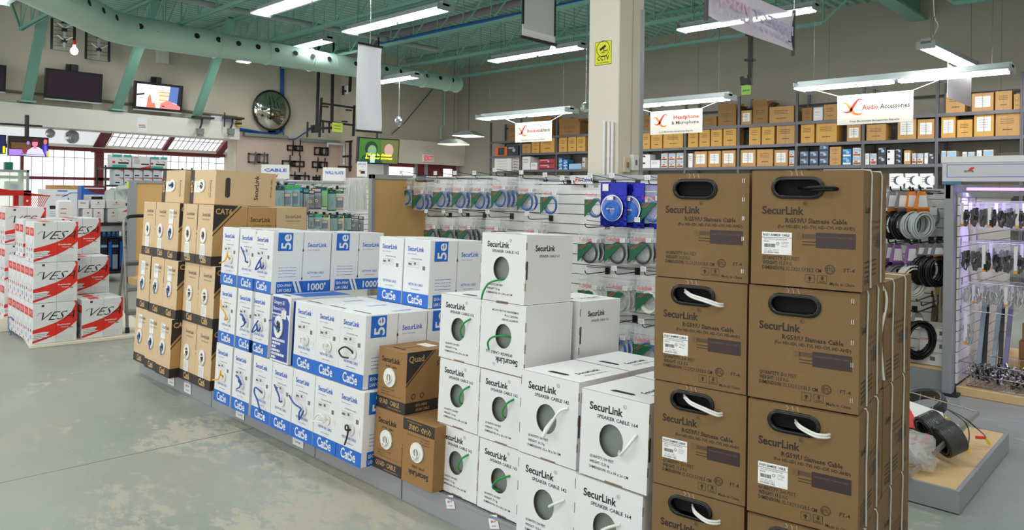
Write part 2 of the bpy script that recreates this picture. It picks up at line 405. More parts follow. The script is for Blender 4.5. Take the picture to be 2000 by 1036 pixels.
# long pipes and blue cable in the joists
mb = MB(); a, c = P(500, 33, Z=4.05), P(615, 58, Z=4.05); mb.cyl((a.x, 2.5, 4.1), (a.x, 9, 4.1), .045, mat('conduit_grey', (150, 160, 162), .5))
solo('conduit_pipe', mb, 'thick grey pipe running between the teal joists towards the back wall', 'pipe')
mb = MB(); q = [P(*p, Y=8.65) for p in ((725, 95), (738, 70), (800, 60), (1000, 8))]
mb.tube([q[0]+Vector((0, 0, -.25)), q[0], q[1], q[2], q[3], q[3]+(q[3]-q[2]).normalized()*3], .06, mat('mauve_pipe', (132, 118, 128), .5))
solo('drain_pipe', mb, 'mauve grey pipe with an elbow above the white banner', 'pipe')
mb = MB(); jyb = 7.85
mb.tube([(-10.8, jyb, 4.04), (-9, jyb-.02, 4.05), (-7, jyb, 4.04), (-3.5, jyb, 4.05)], .03, mat('blue_cable', (20, 80, 160), .5), 6)
solo('blue_cable_run', mb, 'bundle of blue cable lying along the third joist', 'cable')
# spiral duct
mb = MB(); XD = -11.9; kD = 11.9/12.6; e0 = P(225, 55, X=XD); dr = (FW+RT*(-150/1420)).normalized()
path = [e0-dr*5+Vector((0, 0, .0)), e0-dr*2.5, e0-dr*.45, e0-dr*.2+Vector((0, 0, 0)), e0+Vector((0, .22, 0)), e0+Vector((0, .5, 0))]; rad = [.25*kD]*6
yy = e0.y+.5; steps = [(y_*kD, a_*kD, b_*kD) for y_, a_, b_ in [(5.6, .235, .235), (5.7, .215, .215), (8.0, .215, .2), (9.6, .195, .185), (11.37, .185, .175)]]
zE = P(895, 165, X=XD).z; zD = lambda y: e0.z+(zE-e0.z)*(y-e0.y)/(11.37*kD-e0.y)
for y, r0, r1 in steps: path.append(Vector((XD, y, zD(y)))); rad.append(r1)
mb.tube(path, rad, DUCT, 20)
for y in (4.55, 5.62, 5.68, 6.6, 7.5, 8.0, 8.9, 9.6, 10.3, 11.0, 11.3):
    r = (.24 if y < 5.65 else .215 if y < 8 else .197)*kD; y *= kD
    mb.tube([(XD, y-.012, zD(y)), (XD, y+.012, zD(y))], r*1.02+.003, DUCT, 20, cap=True)
HOLE = mat('duct_hole', (22, 26, 26), .8)
def hole(p, ax, r, rr):
    ax = ax.normalized(); s = Vector((ax.y, -ax.x, 0))
    if s.dot(Vector((0, 0, EYE))-p) < 0: s = -s
    nn = (s*cos(.2)+UP*sin(.2)); uu = ax.cross(nn)
    mb.disc(rr, HOLE, plane(p+nn*(r+.004), tuple(ax), tuple(nn.cross(ax)), tuple(nn)), 12)
for px in (263, 295, 373, 415, 455, 493, 530, 566, 600, 632, 685, 745, 772, 798, 825, 850, 874):
    y = P(px, 110, X=XD).y; hole(Vector((XD, y, zD(y))), Vector((0, 1, 0)), kD*(.24 if y < 5.65*kD else .215 if y < 8*kD else .195), .046)
for k in range(9): hole(e0-dr*(.5+.42*k), dr, .25*kD, .046)
solo('spiral_air_duct', mb, 'big round teal ventilation duct with a row of dark air holes', 'duct')
# slanting teal braces
for i, (a, c) in enumerate((((52, 197), (92, -8)), ((228, 214), (276, 80)), ((383, 230), (430, 98)))):
    p0 = P(a[0], a[1], X=XL+.2); best = None
    for j in range(60):
        X = XL+.1+.03*j; q = P(c[0], c[1], X=X)
        if best is None or abs(q.y-p0.y) < abs(best.y-p0.y): best = q
    mb = MB(); d = (best-p0); 
    if best.z < ZC: best = p0+d*((ZC-p0.z)/d.z) if d.z > .1 else best
    mb.bar(p0, best, .15, .09, TEAL); mb.box(p0.x-.12, p0.x+.12, p0.y-.12, p0.y+.12, p0.z-.03, p0.z, TEAL)
    solo('roof_brace', mb, 'teal slanting steel brace standing on the beam %s' % ('beside the dark television', 'between the two large televisions', 'beyond the television with hands on screen')[i], 'brace')
# ---------------------------------------------------------------- fluorescent fixtures
LC = mat('fixture_white', (168, 180, 182), .4); REFL = mat('fixture_reflector', (190, 205, 215), .15, .7)
LMP = bpy.data.lights.new('fluorescent', 'AREA'); LMP.shape = 'RECTANGLE'; LMP.size = 1.2; LMP.size_y = .08; LMP.energy = LAMP; LMP.color = (1, .98, .94)
def fluoro(a, c, label, drop=.35, wing=.15, glow=True, n=2):
    """strip fixture from a to c (a row of n four-foot tube pairs)"""
    a = Vector(a); c = Vector(c); d = c-a; Ln = d.length; t = thing('fluorescent_light', label, 'ceiling light', (a+c)/2, group='fluorescent ceiling lights')
    t.rotation_euler = d.to_track_quat('X', 'Z').to_euler(); h = Ln/2
    mb = MB(); mb.box(-h, h, -.055, .055, 0, .06, LC); mb.box(-h, -h+.01, -wing, wing, -.06, .03, LC); mb.box(h-.01, h, -wing, wing, -.06, .03, LC); hs = obj('housing', mb, t)
    mb = MB()
    for s in (1, -1): mb.add([(-h, s*.05, 0), (h, s*.05, 0), (h, s*wing, -.035), (-h, s*wing, -.035), (-h, s*.05, .01), (h, s*.05, .01), (h, s*wing, -.025), (-h, s*wing, -.025)], [(0, 1, 2, 3), (7, 6, 5, 4), (3, 2, 6, 7)], REFL if s > 0 else LC)
    obj('reflector', mb, t)
    for k in range(n):
        for s in (-.05, .05):
            mb = MB(); x0 = -h+Ln*k/n+.04; x1 = -h+Ln*(k+1)/n-.04; mb.tube([(x0, s, -.045), (x1, s, -.045)], .019, GLOW, 8); obj('tube', mb, hs)
        lo = bpy.data.objects.new('lamp', LMP); COL.objects.link(lo); lo.parent = t; lo.location = (-h+Ln*(k+.5)/n, 0, -.067)
    for x in (-h+.2, h-.2): mb = MB(); mb.tube([(x, 0, .06), (x, 0, ZC+.02-(a.z+c.z)/2)], .004, mat('chain_grey', (120, 120, 124), .5, .5), 5); obj('chain', mb, t)
    return t
def seg(p, q, z): a, c = P(*p, Z=z), P(*q, Z=z); y = (a.y+c.y)/2; return (a.x, y, z), (c.x, y, z)
zf = 3.82
fluoro(*seg((697, 62), (857, 8), zf), 'long bright strip light near the top of the white banner', .7)
a, c = seg((505, 22), (575, 3), zf); fluoro(a, (a[0]+2.44, a[1], zf), 'strip light cut by the frame above the round duct', .7)
fluoro(*seg((967, 117), (1135, 86), zf), 'strip light below the hanging white projector screen', .7)
fluoro(*seg((1330, 55), (1597, 12), zf), 'strip light running behind the big translucent banner', .7)
a, c = seg((1256, 203), (1425, 187), 2.9); fluoro((c[0]-2.44, c[1], 2.9), c, 'low strip light over the headphone sign beside the column', 1.6, .2)
a, c = seg((1562, 170), (1850, 143), 2.9); fluoro(a, (a[0]+2.44, a[1], 2.9), 'low strip light over the audio accessories sign', 1.6, .2)
a, c = seg((968, 228), (1112, 213), 2.9); fluoro((c[0]-2.3, c[1], 2.9), c, 'low strip light over the brackets sign', 1.6, .2)
b8 = None
for j in range(80):
    X = -.9-.03*j; a, c = P(1808, 85, X=X), P(1903, 130, X=X)
    if b8 is None or abs((a-c).length-2.44) < abs((b8[0]-b8[1]).length-2.44): b8 = (a, c)
zz = (b8[0].z+b8[1].z)/2
t8 = fluoro(b8[0], b8[1], 'tilted strip light hung on loose wires over the blank white tag', .8, .1, n=2)
for i, (p, q, z) in enumerate((((302, 89), (335, 85), 3.95), ((470, 117), (503, 112), 3.95), ((740, 158), (768, 153), 3.6), ((575, 92), (592, 88), 4.1))):
    a, c = seg(p, q, z); fluoro(a, (a[0]+1.22, a[1], z), 'short strip light glimpsed %s the round duct' % ('beneath the near end of', 'beneath the middle of', 'beyond the far end of', 'just above')[i], .5, n=1)
for i, (x, y) in enumerate(((-1.5, 2.4), (-5.2, .8), (-1.5, -.9), (-5.2, -2.4), (-9.2, -.6), (1.2, 5.6), (1.2, .8), (1.0, 9.2), (-10.2, 2.2))):  # unseen fixtures continuing the rows, added for illumination
    fluoro((x-1.22, y, zf), (x+1.22, y, zf), 'strip light overhead outside the picture, %s' % ORD(i), .7)
for i, p in enumerate(((915, 266), (886, 282))):          # flat hanging light boxes
    c = P(*p, X=-12.4 if i == 0 else -12.8); t = thing('hanging_light_box', 'square white light box near the shelving end, %s one' % ('upper', 'lower')[i], 'ceiling light', c, (0, 0, .3), 'square light boxes')
    mb = MB(); mb.add([(-.3, -.3, 0), (.3, -.3, 0), (.3, .3, 0), (-.3, .3, 0), (-.12, -.12, .12), (.12, -.12, .12), (.12, .12, .12), (-.12, .12, .12)], [(4, 5, 6, 7), (0, 1, 5, 4), (1, 2, 6, 5), (2, 3, 7, 6), (3, 0, 4, 7)], LC); obj('shade', mb, t)
    mb = MB(); mb.box(-.27, .27, -.27, .27, -.01, .01, mat('warm_lens', (255, 250, 235), .5, emit=(255, 246, 225), es=1.6)); obj('lens', mb, t)
    mb = MB(); mb.tube([(0, 0, .12), (0, 0, ZC-c.z)], .006, BLK, 5); obj('cord', mb, t)
# ================================================================ cartons on the long display base
BLUE = mat('print_blue', (20, 102, 200), .5); NAVY = mat('print_navy', (24, 62, 150), .45); INKB = mat('ink_blue', (48, 100, 200), .55)
BAND = mat('band_brown_black', (46, 38, 36), .55); INKG = mat('ink_grey', (110, 105, 108), .6); INKK = mat('ink_kraft', (86, 66, 46), .6)
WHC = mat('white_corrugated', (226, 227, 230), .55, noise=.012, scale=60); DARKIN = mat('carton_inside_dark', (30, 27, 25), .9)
REEL = mat('reel_grey_green', (126, 134, 130), .5); GROM = mat('grommet_white', (232, 232, 230), .3); KTXT = mat('kraft_print', (205, 165, 108), .6)
KFR = mat('kraft_front', (212, 184, 146), .7, noise=.04, scale=30)
TEAR = mat('torn_card_brown', (140, 118, 90), .8)
CABM = {'blue': mat('cable_blue', (36, 84, 170), .4), 'yellow': mat('cable_yellow', (240, 178, 20), .4), 'white': mat('cable_white', (232, 232, 228), .35), 'black': mat('cable_black', (24, 24, 26), .35),
        'green': mat('cable_green', (20, 146, 62), .35), 'grey': mat('cable_grey', (170, 172, 172), .4)}
SLIT = mat('slit_dark', (60, 58, 58), .8)
def shell(mb, w, h, d, mt, c=.002): mb.cbox(0, w, .0006, d, 0, h, mt, c)
def scribble(mb, M, x, z, w, rows, mt, h=.0012, gap=.004, seed=1):
    """rows of tiny illegible print as short bars"""
    r = random.Random(seed)
    for i in range(rows):
        a = 0
        while a < w:
            l = r.uniform(.006, .02); l = min(l, w-a)
            mb.rect(x+a, x+a+l, z-i*gap-h, z-i*gap, mt, M); a += l+.003
def cup(mb, cx, cz, r, rz, mt, inner=None, dep=.05):
    """dark well behind a round hole of the front face"""
    n = 24; v = [(cx+r*cos(2*pi*i/n), y, cz+rz*sin(2*pi*i/n)) for y in (0, dep) for i in range(n)]
    mb.add(v, [(i, n+i, n+(i+1) % n, (i+1) % n) for i in range(n)]+[tuple(range(n, 2*n))], mt)
def hollow(mb, w, h, d, mt, cx, cz, inner, depth=.004, wall=None):
    """carton whose front has a real hole"""
    mb.add([(0, 0, 0), (w, 0, 0), (w, d, 0), (0, d, 0), (0, 0, h), (w, 0, h), (w, d, h), (0, d, h)], [(0, 3, 2, 1), (4, 5, 6, 7), (1, 2, 6, 5), (2, 3, 7, 6), (3, 0, 4, 7)], mt)
    mb.panel(w, h, cx, cz, inner, mt, FRONT(0, 0, 0, 0), depth, wall)
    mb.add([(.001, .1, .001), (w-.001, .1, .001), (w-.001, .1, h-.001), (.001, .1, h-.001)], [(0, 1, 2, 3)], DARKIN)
# ---- network cable, Cat6, kraft
C6 = (.232, .39, .43)
def c6_body(mb, w, h, d):
    shell(mb, w, h, d, KFR)
    f = FRONT(0, 0)
    mb.add([(w, .004, .003), (w, d-.003, .003), (w, d-.003, h-.003), (w, .004, h-.003)], [(0, 1, 2, 3)], KRAFT, Matrix.Translation((.0003, 0, 0)))  # side recoloured darker than the lit front, its shade put in the colour
    mb.rect(0, w, 0, .062, BAND, f); e = FRONT(0, 0, 0, .0012)
    mb.text('Cat6', .058, KTXT, FRONT(w/2, .014, 0, .0012), 'C', .03, .78, res=2)
    mb.text('SecurLink', .034, INKG, FRONT(w*.56, h-.075), 'C', .012, .9); mb.text('NETWORK CABLE', .013, INKG, FRONT(w*.56, h-.1), 'C')
    scribble(mb, f, w*.6, .075, .07, 1, INKG)
    s = SIDE(0, 0, w, .001)
    mb.poly([(.0, .0), (d, 0), (d, .075), (0, .062)], BAND, s); mb.text('1000\'', .05, KTXT, SIDE(d*.72, .016, w, .002), 'C', .02)
    mb.poly([(.0, h), (0, h-.17), (.16, h)], BAND, s); mb.poly([(0, h-.2), (0, h-.19), (.178, h), (.188, h)], BAND, s)
    mb.text('CAT6', .05, KTXT, SIDE(.012, h-.056, w, .002), 'L', .025, .9, res=2)
    mb.rect(d*.53-.001, d*.53+.001, 0, h, SLIT, s)
    mb.text('SecurLink', .042, BLACK, SIDE(d*.58, h-.1, w), 'L', .015, .85, res=2); mb.text('NETWORK CABLE', .016, INKK, SIDE(d*.63, h-.13, w))
def grommet(mb, cx, cz, r=.034, rz=None):
    rz = rz or r
    M = FRONT(cx, cz, 0, .001); mb.ring(r*.55, r, GROM, M, 24, rz*.55, rz, h=.006)
    mb.disc(r*.56, SLIT, FRONT(cx, cz, 0, .002), 20, rz*.56)
    for k in range(5):
        a = 2*pi*k/5+.3; mb.poly([(r*.58*cos(a-.22), rz*.58*sin(a-.22)), (r*.58*cos(a+.22), rz*.58*sin(a+.22)), (r*.3*cos(a), rz*.3*sin(a))], GROM, FRONT(cx, cz, 0, .0035))
def lead(mb, pts, col, r=.0035): mb.tube(pts, r, CABM[col], 7)
def smooth(pts, n=6):
    P_ = [Vector(p) for p in pts]; out = []
    for i in range(len(P_)-1):
        a = P_[max(i-1, 0)]; b = P_[i]; c = P_[i+1]; d = P_[min(i+2, len(P_)-1)]
        for k in range(n):
            t = k/n; out.append(.5*((2*b)+(c-a)*t+(2*a-5*b+4*c-d)*t*t+(3*b-a-3*c+d)*t*t*t))
    return out+[P_[-1]]
def c6_box(label, low_sticker=True, lead_col=None, loc=(0, 0, 0), rot=(0, 0, 0), group='Cat6 cartons', side=False):
    w, h, d = C6; t = thing('network_cable_box', label, 'box', loc, rot, group)
    obj('carton', cached('c6', lambda m: c6_body(m, w, h, d)), t)
    cz = h*.49
    obj('grommet', cached('c6g', lambda m: grommet(m, 0, 0, .042, .05)), t, (w*.46, 0, cz))
    sy = cz-.105 if low_sticker else cz+.105
    def st(m): m.rect(-.038, .038, -.05, .05, PAPER, FRONT(0, 0)); scribble(m, FRONT(0, 0, 0, .001), -.03, .035, .055, 7, INKG, .0015, .008, 3)
    obj('sticker', cached('c6s', st), t, (w*.42, 0, sy))
    if lead_col:
        def ld(m): lead(m, smooth([(.01, .002, .01), (-.008, -.012, .004), (.008, -.018, -.012), (-.004, -.01, -.03), (.0, -.008, -.055)]), lead_col, .0042)
        obj('cable_lead', cached('c6l'+lead_col, ld), t, (w*.46, 0, cz))
    return t
# ---- network cable, Cat5e, white and blue
C5 = (.21, .345, .37)
def c5_body(mb, w, h, d):
    shell(mb, w, h, d, WHC); f = FRONT(0, 0)
    mb.rect(0, w, 0, .068, BLUE, f); mb.text('Cat5e', .064, WHITE, FRONT(w*.5, .014, 0, .0012), 'C', .022, res=3, fit=.12)
    mb.text('SecurLink', .034, INKB, FRONT(.03, h-.062), 'L', .018, res=2, fit=.13); mb.text('Secure Connections', .0095, INKB, FRONT(.03, h-.08), 'L', fit=.075)
    mb.text('CAT5E NETWORK CABLE', .008, INKG, FRONT(w*.5, h-.105), 'C', .01, fit=.09)
    scribble(mb, f, .035, h-.117, .1, 4, INKG, .001, .0095, 5); mb.rect(.04, .065, h-.135, h-.125, INKG, f); mb.rect(w-.055, w-.035, h-.155, h-.135, INKG, FRONT(0, 0, 0, .0003)); mb.rect(.085, .1, h-.132, h-.12, INKG, f)
    mb.text('NETWORK CABLE', .019, INKB, FRONT(w*.5, .105), 'C', .0, fit=.115); mb.text('www.securlink.net', .0095, INKB, FRONT(w*.5, .085), 'C', fit=.075)
    s = SIDE(0, 0, w)
    mb.rect(.03, .12, h-.108, h-.006, BLUE, s); mb.text('5e', .085, WHITE, ROT(SIDE(.108, h-.098, w, .0015), 90), 'L', .018, res=4, fit=.084)
    mb.rect(.03, d, .0, .066, BLUE, s); mb.text('ISO-9001', .024, WHITE, SIDE(.038, .037, w, .0015), 'L', .025, fit=.085); mb.text('LAN CABLE', .024, WHITE, SIDE(.038, .01, w, .0015), 'L', .025, fit=.085)
    for o in (0, .024): mb.poly([(.128+o, .066), (.143+o, .066), (.168+o, 0), (.153+o, 0)], WHITE, SIDE(0, 0, w, .0016))
    mb.text('1000\'', .055, WHITE, SIDE(d*.77, .012, w, .0015), 'C', .03, res=2, fit=.115)
    mb.rect(.186, .1875, 0, h, SLIT, SIDE(0, 0, w, .0018))
    for z in (.075, .235): mb.poly([(.181, z), (.192, z), (.189, z+.012), (.1865, z+.02)], SLIT, SIDE(0, 0, w, .002))
    mb.text('SecurLink', .034, INKB, SIDE(.215, h-.085, w), 'L', .022, res=2, fit=.125); mb.text('Secure Connections', .01, INKB, SIDE(.215, h-.105, w), 'L', fit=.08)
    mb.text('NETWORK CABLE', .019, INKB, SIDE(.222, .105, w), 'L', fit=.105); mb.text('www.securlink.net', .01, INKB, SIDE(.24, .086, w), 'L', fit=.07)
    scribble(mb, s, .04, .145, .11, 4, INKB, .0025, .017, 9)
    mb.rect(.035, w-.035, .045, .058, SLIT, TOP(0, 0, h)); mb.text('SecurLink', .03, INKB, TOPS(w*.72, .2, h), 'L', .015); mb.text('NETWORK CABLE', .014, INKB, TOPS(w*.8, .2, h))
C5LEADS = {  # shapes of the loose cable ends, relative to the hole
 'hookdown': ('blue', [(0, .0, 0), (.005, -.02, .005), (-.004, -.02, .03), (-.03, -.03, .075), (-.04, -.03, .085)]),
 'yellowleft': ('yellow', [(0, 0, 0), (.0, -.02, .02), (-.005, -.02, .045), (.0, -.03, .0), (-.05, -.03, -.02), (-.1, -.02, -.03)]),
 'yellowup': ('yellow', [(0, 0, 0), (.0, -.02, -.01), (.008, -.02, .025), (-.03, -.03, .06), (-.07, -.02, .1)]),
 'ring': ('blue', [(0, 0, 0), (.0, -.02, .02), (-.01, -.02, .045), (-.03, -.025, .05), (.012, -.02, .03), (.014, -.02, -.005), (-.012, -.025, -.02)]),
 'knot': ('blue', [(0, 0, 0), (.01, -.02, -.02), (.0, -.025, .02), (-.008, -.02, -.01), (-.04, -.03, -.03), (-.02, -.025, .01), (.005, -.02, .04)]),
 'sagleft': ('blue', [(0, 0, 0), (.004, -.02, -.03), (-.01, -.02, -.045), (-.01, -.02, -.01), (.002, -.02, .012), (-.05, -.03, .03), (-.1, -.03, .06)]),
 'bigloop': ('blue', [(0, 0, 0), (.0, -.02, .02), (-.03, -.03, .03), (-.035, -.03, .0), (.0, -.03, -.03), (.03, -.03, -.07), (.035, -.02, -.1)]),
 'whiteloop': ('white', [(0, 0, 0), (.01, -.02, .01), (-.03, -.03, .028), (-.085, -.03, -.02), (-.06, -.03, -.015), (0, -.02, -.01)]),
 'whitehook': ('white', [(0, 0, 0), (-.008, -.02, .015), (-.02, -.02, .01), (-.02, -.02, -.015), (.005, -.02, -.03), (.012, -.02, .0)]),
 'blackloop': ('black', [(0, 0, 0), (.004, -.02, .02), (-.03, -.03, .03), (-.075, -.03, .005), (-.05, -.03, -.018), (-.01, -.02, -.02)]),
 'blackdown': ('black', [(0, 0, 0), (-.015, -.02, .0), (-.02, -.02, .018), (-.0, -.02, .02), (.0, -.02, -.02), (-.02, -.02, -.07)])}
def c5_box(label, ld=None, loc=(0, 0, 0), rot=(0, 0, 0), group='white and blue Cat5e cartons', tagged=False):
    w, h, d = C5; t = thing('network_cable_box', label, 'box', loc, rot, group)
    obj('carton', cached('c5', lambda m: c5_body(m, w, h, d)), t)
    if ld:
        def g(m): m.ring(.012, .026, GROM, FRONT(0, 0, 0, .001), 20, h=.005); m.disc(.013, GROM, FRONT(0, 0, 0, .003), 14)
        obj('grommet', cached('c5g', g), t, (w*.58, 0, h*.45))
        c, pts = C5LEADS[ld]
        obj('cable_lead', cached('c5l'+ld, lambda m: lead(m, smooth(pts, 5), c, .0042)), t, (w*.58, 0, h*.45))
        if tagged:
            def st(m): m.rect(0, .03, 0, .035, PAPER, FRONT(0, 0)); scribble(m, FRONT(0, 0, 0, .001), .004, .03, .02, 4, INKG, .001, .007, 3)
            obj('price_tag', cached('c5t', st), t, (w*.76, 0, h*.38))
    return t
# ---- speaker cable
BLK_ = mat('slot_black', (24, 22, 22), .8)
def sp_body(mb, w, h, d, num, dim):
    r = .178*w
    cx, cz = w*.47, h*.48
    hollow(mb, w, h, d, WHC, cx, cz, circ(r, r*1.1), .004, TEAR)
    k = w/.25; B = BLACK
    mb.text('SecurLink', .033*k, B, FRONT(w*.13, h-.058*k), 'L', .025, res=3, fit=.125*k); mb.text('R', .008*k, B, FRONT(w*.655, h-.03*k), 'C'); mb.ring(.0058*k, .0066*k, B, FRONT(w*.655, h-.027*k), 14)
    mb.text('SPEAKER CABLE '+num, .0155*k, B, FRONT(w*.25, h-.079*k), 'L', .016, fit=.15*k)
    for i, s in enumerate(('QUANTITY: 500 FEET', 'WEIGHT: '+{'162': '7.0 kg', '142': '10.5 kg', '164': '12.25 kg'}[num], 'DIMENSION: '+dim)):
        mb.text(s, .0115*k, B, FRONT(w*.16, .062*k-i*.0165*k), 'L', .014, fit=(.09, .075, .145)[i]*k)
    mb.text('SecurLink', .033*k, B, SIDE(.055, h-.065*k, w), 'L', .025, res=3, fit=.12*k); mb.text('SPEAKER CABLE '+num, .0135*k, B, SIDE(.08, h-.09*k, w), 'L', .006, fit=.125*k)
    mb.poly([(w*.3, .05), (w*.35, .045), (w*.62, .05), (w*.66, .06), (w*.6, .072), (w*.33, .07)], BLK_, TOP(0, 0, h)); mb.text('SecurLink', .034, BLK_, TOPS(w*.7, .1, h), 'L', .02); mb.text('SPEAKER CABLE '+num, .016, BLK_, TOPS(w*.82, .1, h))
    for z in (.2, .5, .78):    # joining tabs along the edges
        mb.box(w, w+.0015, -.001, .004, h*z, h*z+.03, TEAR); mb.box(-.002, .0, -.001, .004, h*z+.01, h*z+.045, TEAR)
    mb.box(w, w+.002, .004, .012, h*.36, h*.62, SLIT)
    mb.box(w*.4, w*.66, -.0012, .002, 0, .004, TEAR); mb.rect(0, w, h-.0012, h, TEAR, FRONT(0, 0, 0, .0003))
def sp_reel(mb, r):     # the coil seen through the hole
    mb.add([(r*1.5*cos(a*.3142), .022, r*1.6*sin(a*.3142)) for a in range(20)], [tuple(range(20))], REEL)
SPLEADS = {'up': [(.02, .015, -.03), (.03, -.004, -.025), (.035, -.02, 0), (.055, -.02, .035), (.075, 0, .055)],
 'out': [(.02, .015, -.04), (.0, -.01, -.045), (-.035, -.03, -.06), (-.06, -.035, -.095), (-.075, -.03, -.13)],
 'loopleft': [(.035, .01, .0), (.01, -.015, .005), (-.03, -.03, -.005), (-.055, -.03, -.03), (-.058, -.02, -.06)],
 'vee': [(.02, .012, .0), (.015, -.02, -.03), (.018, -.035, -.055), (.045, -.035, -.01), (.075, -.02, .045), (.1, 0, .06)],
 'rise': [(.03, .01, -.03), (.05, -.02, -.03), (.08, -.03, .0), (.1, 0, .045)],
 'short': [(.025, .012, .0), (.04, -.015, .01), (.07, -.02, .03), (.095, 0, .045)],
 'curl': [(-.0, .012, -.045), (-.02, -.012, -.03), (-.0, -.02, .0), (.035, -.02, .025), (.06, 0, .035)]}
def sp_box(label, num, dims, dim, ld=None, col='green', loc=(0, 0, 0), rot=(0, 0, 0), group=None, flip=False):
    w, h, d = dims; t = thing('speaker_cable_box', label, 'box', loc, rot, group or 'white speaker cable cartons')
    fl_ = Matrix.Translation((w, 0, h)) @ Matrix.Rotation(pi, 4, 'Y')
    def B(m):
        sp_body(m, w, h, d, num, dim)
        if flip: m.v = [tuple(fl_ @ Vector(v)) for v in m.v]
    obj('carton', cached(('sp', num, flip), B), t)
    if ld or True:
        cz = h*.48 if not flip else h*.52; cx = w*.47 if not flip else w*.53
        obj('cable_coil', cached(('spr', num), lambda m: sp_reel(m, .178*w)), t, (cx, 0, cz))
        if ld: obj('cable_lead', cached(('spl', ld, col), lambda m: lead(m, smooth(SPLEADS[ld], 6), col, .0042 if col == 'green' else .0052)), t, (cx, 0, cz))
    return t
D162, D142, D164 = (.25, .277, .29), (.272, .305, .31), (.272, .29, .31)
# ---- quad cable
CQ = (.212, .275, .29)
def q_body(mb, w, h, d, flip):
    shell(mb, w, h, d, KRAFTD); K = mat('quad_kraft_print', (190, 150, 98), .6)
    mb.rect(0, w, 0, .05, BAND, FRONT(0, 0)); mb.text('QUAD  CABLE', .03, K, FRONT(.02, .021, 0, .0012), 'L', .02, fit=.15); mb.text('www.securlink.net', .011, K, FRONT(.085, .007, 0, .0012), 'L', fit=.1)
    mb.text('SecurLink', .033, BLACK, FRONT(.028, h-.062), 'L', .02, res=2, fit=.135); mb.text('QUAD CABLE', .014, BLACK, FRONT(.055, h-.085), 'L', .005, fit=.085); mb.text('R', .008, BLACK, FRONT(.175, h-.035), 'C')
    for i, s in enumerate(('QUANTITY: 1000 FEET', 'WEIGHT: 9 KG', 'DIMENSION: 30 x 30 x 20 CM')): mb.text(s, .009, INKK, FRONT(.03, .087-i*.012), 'L', fit=(.1, .06, .15)[i])
    mb.rect(0, d, 0, .05, BAND, SIDE(0, 0, w)); mb.text('ISO-9001', .018, K, SIDE(.06, .027, w, .0015), 'L', .02); mb.text('QUAD CABLE', .016, K, SIDE(.06, .008, w, .0015), 'L', .02, fit=.08); mb.text('1000\'', .04, K, SIDE(.2, .01, w, .0015), 'L', .02)
    mb.poly([(0, h), (0, h-.14), (.15, h)], BAND, SIDE(0, 0, w)); mb.poly([(0, h-.155), (0, h-.148), (.158, h), (.166, h)], BAND, SIDE(0, 0, w))
    mb.text('Quad', .04, K, SIDE(.01, h-.045, w, .0015), 'L', .015, res=2); mb.text('SecurLink', .033, BLACK, SIDE(.175, h-.075, w), 'L', .015)
    for x in (.045, .095): mb.ring(.008, .014, INKK, SIDE(x, .075, w), 10)
    mb.rect(.06, .15, .03, .045, SLIT, TOP(0, 0, h)); mb.rect(.06, .15, .17, .23, PAPER, TOP(0, 0, h)); mb.text('SecurLink', .025, INKK, TOPS(.12, .06, h), 'L', .01)
    if flip: fl_ = Matrix.Translation((w, 0, h)) @ Matrix.Rotation(pi, 4, 'Y'); mb.v = [tuple(fl_ @ Vector(v)) for v in mb.v]
def q_box(label, loc, rot, flip=False):
    w, h, d = CQ; t = thing('quad_cable_box', label, 'box', loc, rot, 'brown quad cable cartons')
    obj('carton', cached(('q', flip), lambda m: q_body(m, w, h, d, flip)), t)
    def g(m):
        m.ring(.022, .043, GROM, FRONT(0, 0, 0, .001), 28, h=.006); m.ring(.016, .023, GROM, FRONT(0, 0, 0, .001), 28, h=.01); m.disc(.022, REEL, FRONT(0, 0, 0, .002), 20)
    obj('grommet', cached('qg', g), t, (w*.45 if not flip else w*.5, 0, h*.53))
    obj('cable_lead', cached('ql', lambda m: lead(m, smooth([(-.008, -.004, .012), (.008, -.015, .0), (.012, -.018, -.018), (-.012, -.014, -.03), (-.02, -.012, -.02)]), 'white', .003)), t, (w*.45 if not flip else w*.5, 0, h*.53))
    return t
# ---------------------------------------------------------------- placing the front rows
TILT = radians(-2.5); Z0 = .125; YF = 1.945
def SL(x, y, up): return (x, YF+y+up*tan(-TILT), Z0+up-y*tan(-TILT)*.9)
rt = (TILT, 0, 0)
EDGE = 'aisle end'
def lab6(c, r): return 'kraft Cat6 cable box in the %s row, %s from the aisle end' % (('bottom', 'middle', 'top')[r], ORD(c))
xs6 = {0: [-5.73, -5.45, -5.16, -5.03, -4.79], 1: [-5.735, -5.44, -5.2, -5.045, -4.805], 2: [-5.75, -5.5, -5.285, -5.045, -4.81]}
xs6 = {0: [-5.73, -5.46, -5.225, -4.985, -4.75], 1: [-5.735, -5.46, -5.225, -4.985, -4.75], 2: [-5.75, -5.515, -5.28, -5.04, -4.80]}
for r in range(3):
    for c in range(5):
        x = xs6[r][c]; yo = {0: (.03, .01, 0, .065, .065), 1: (.03, .02, .02, .06, .06), 2: (.05, .05, .03, .05, .05)}[r][c]
        c6_box(lab6(c, r), low_sticker=(c > 2) or (r == 2 and c != 2), lead_col='blue' if c < 3 and not (r == 2 and c < 2) else ('white' if r < 2 else None), loc=SL(x, yo, r*.39), rot=rt)
c6_box('kraft Cat6 cable box turned sideways behind the one with the black CAT6 corner', loc=SL(-4.572, .5, .78), rot=(0, 0, pi/2))
w, h, d = C6
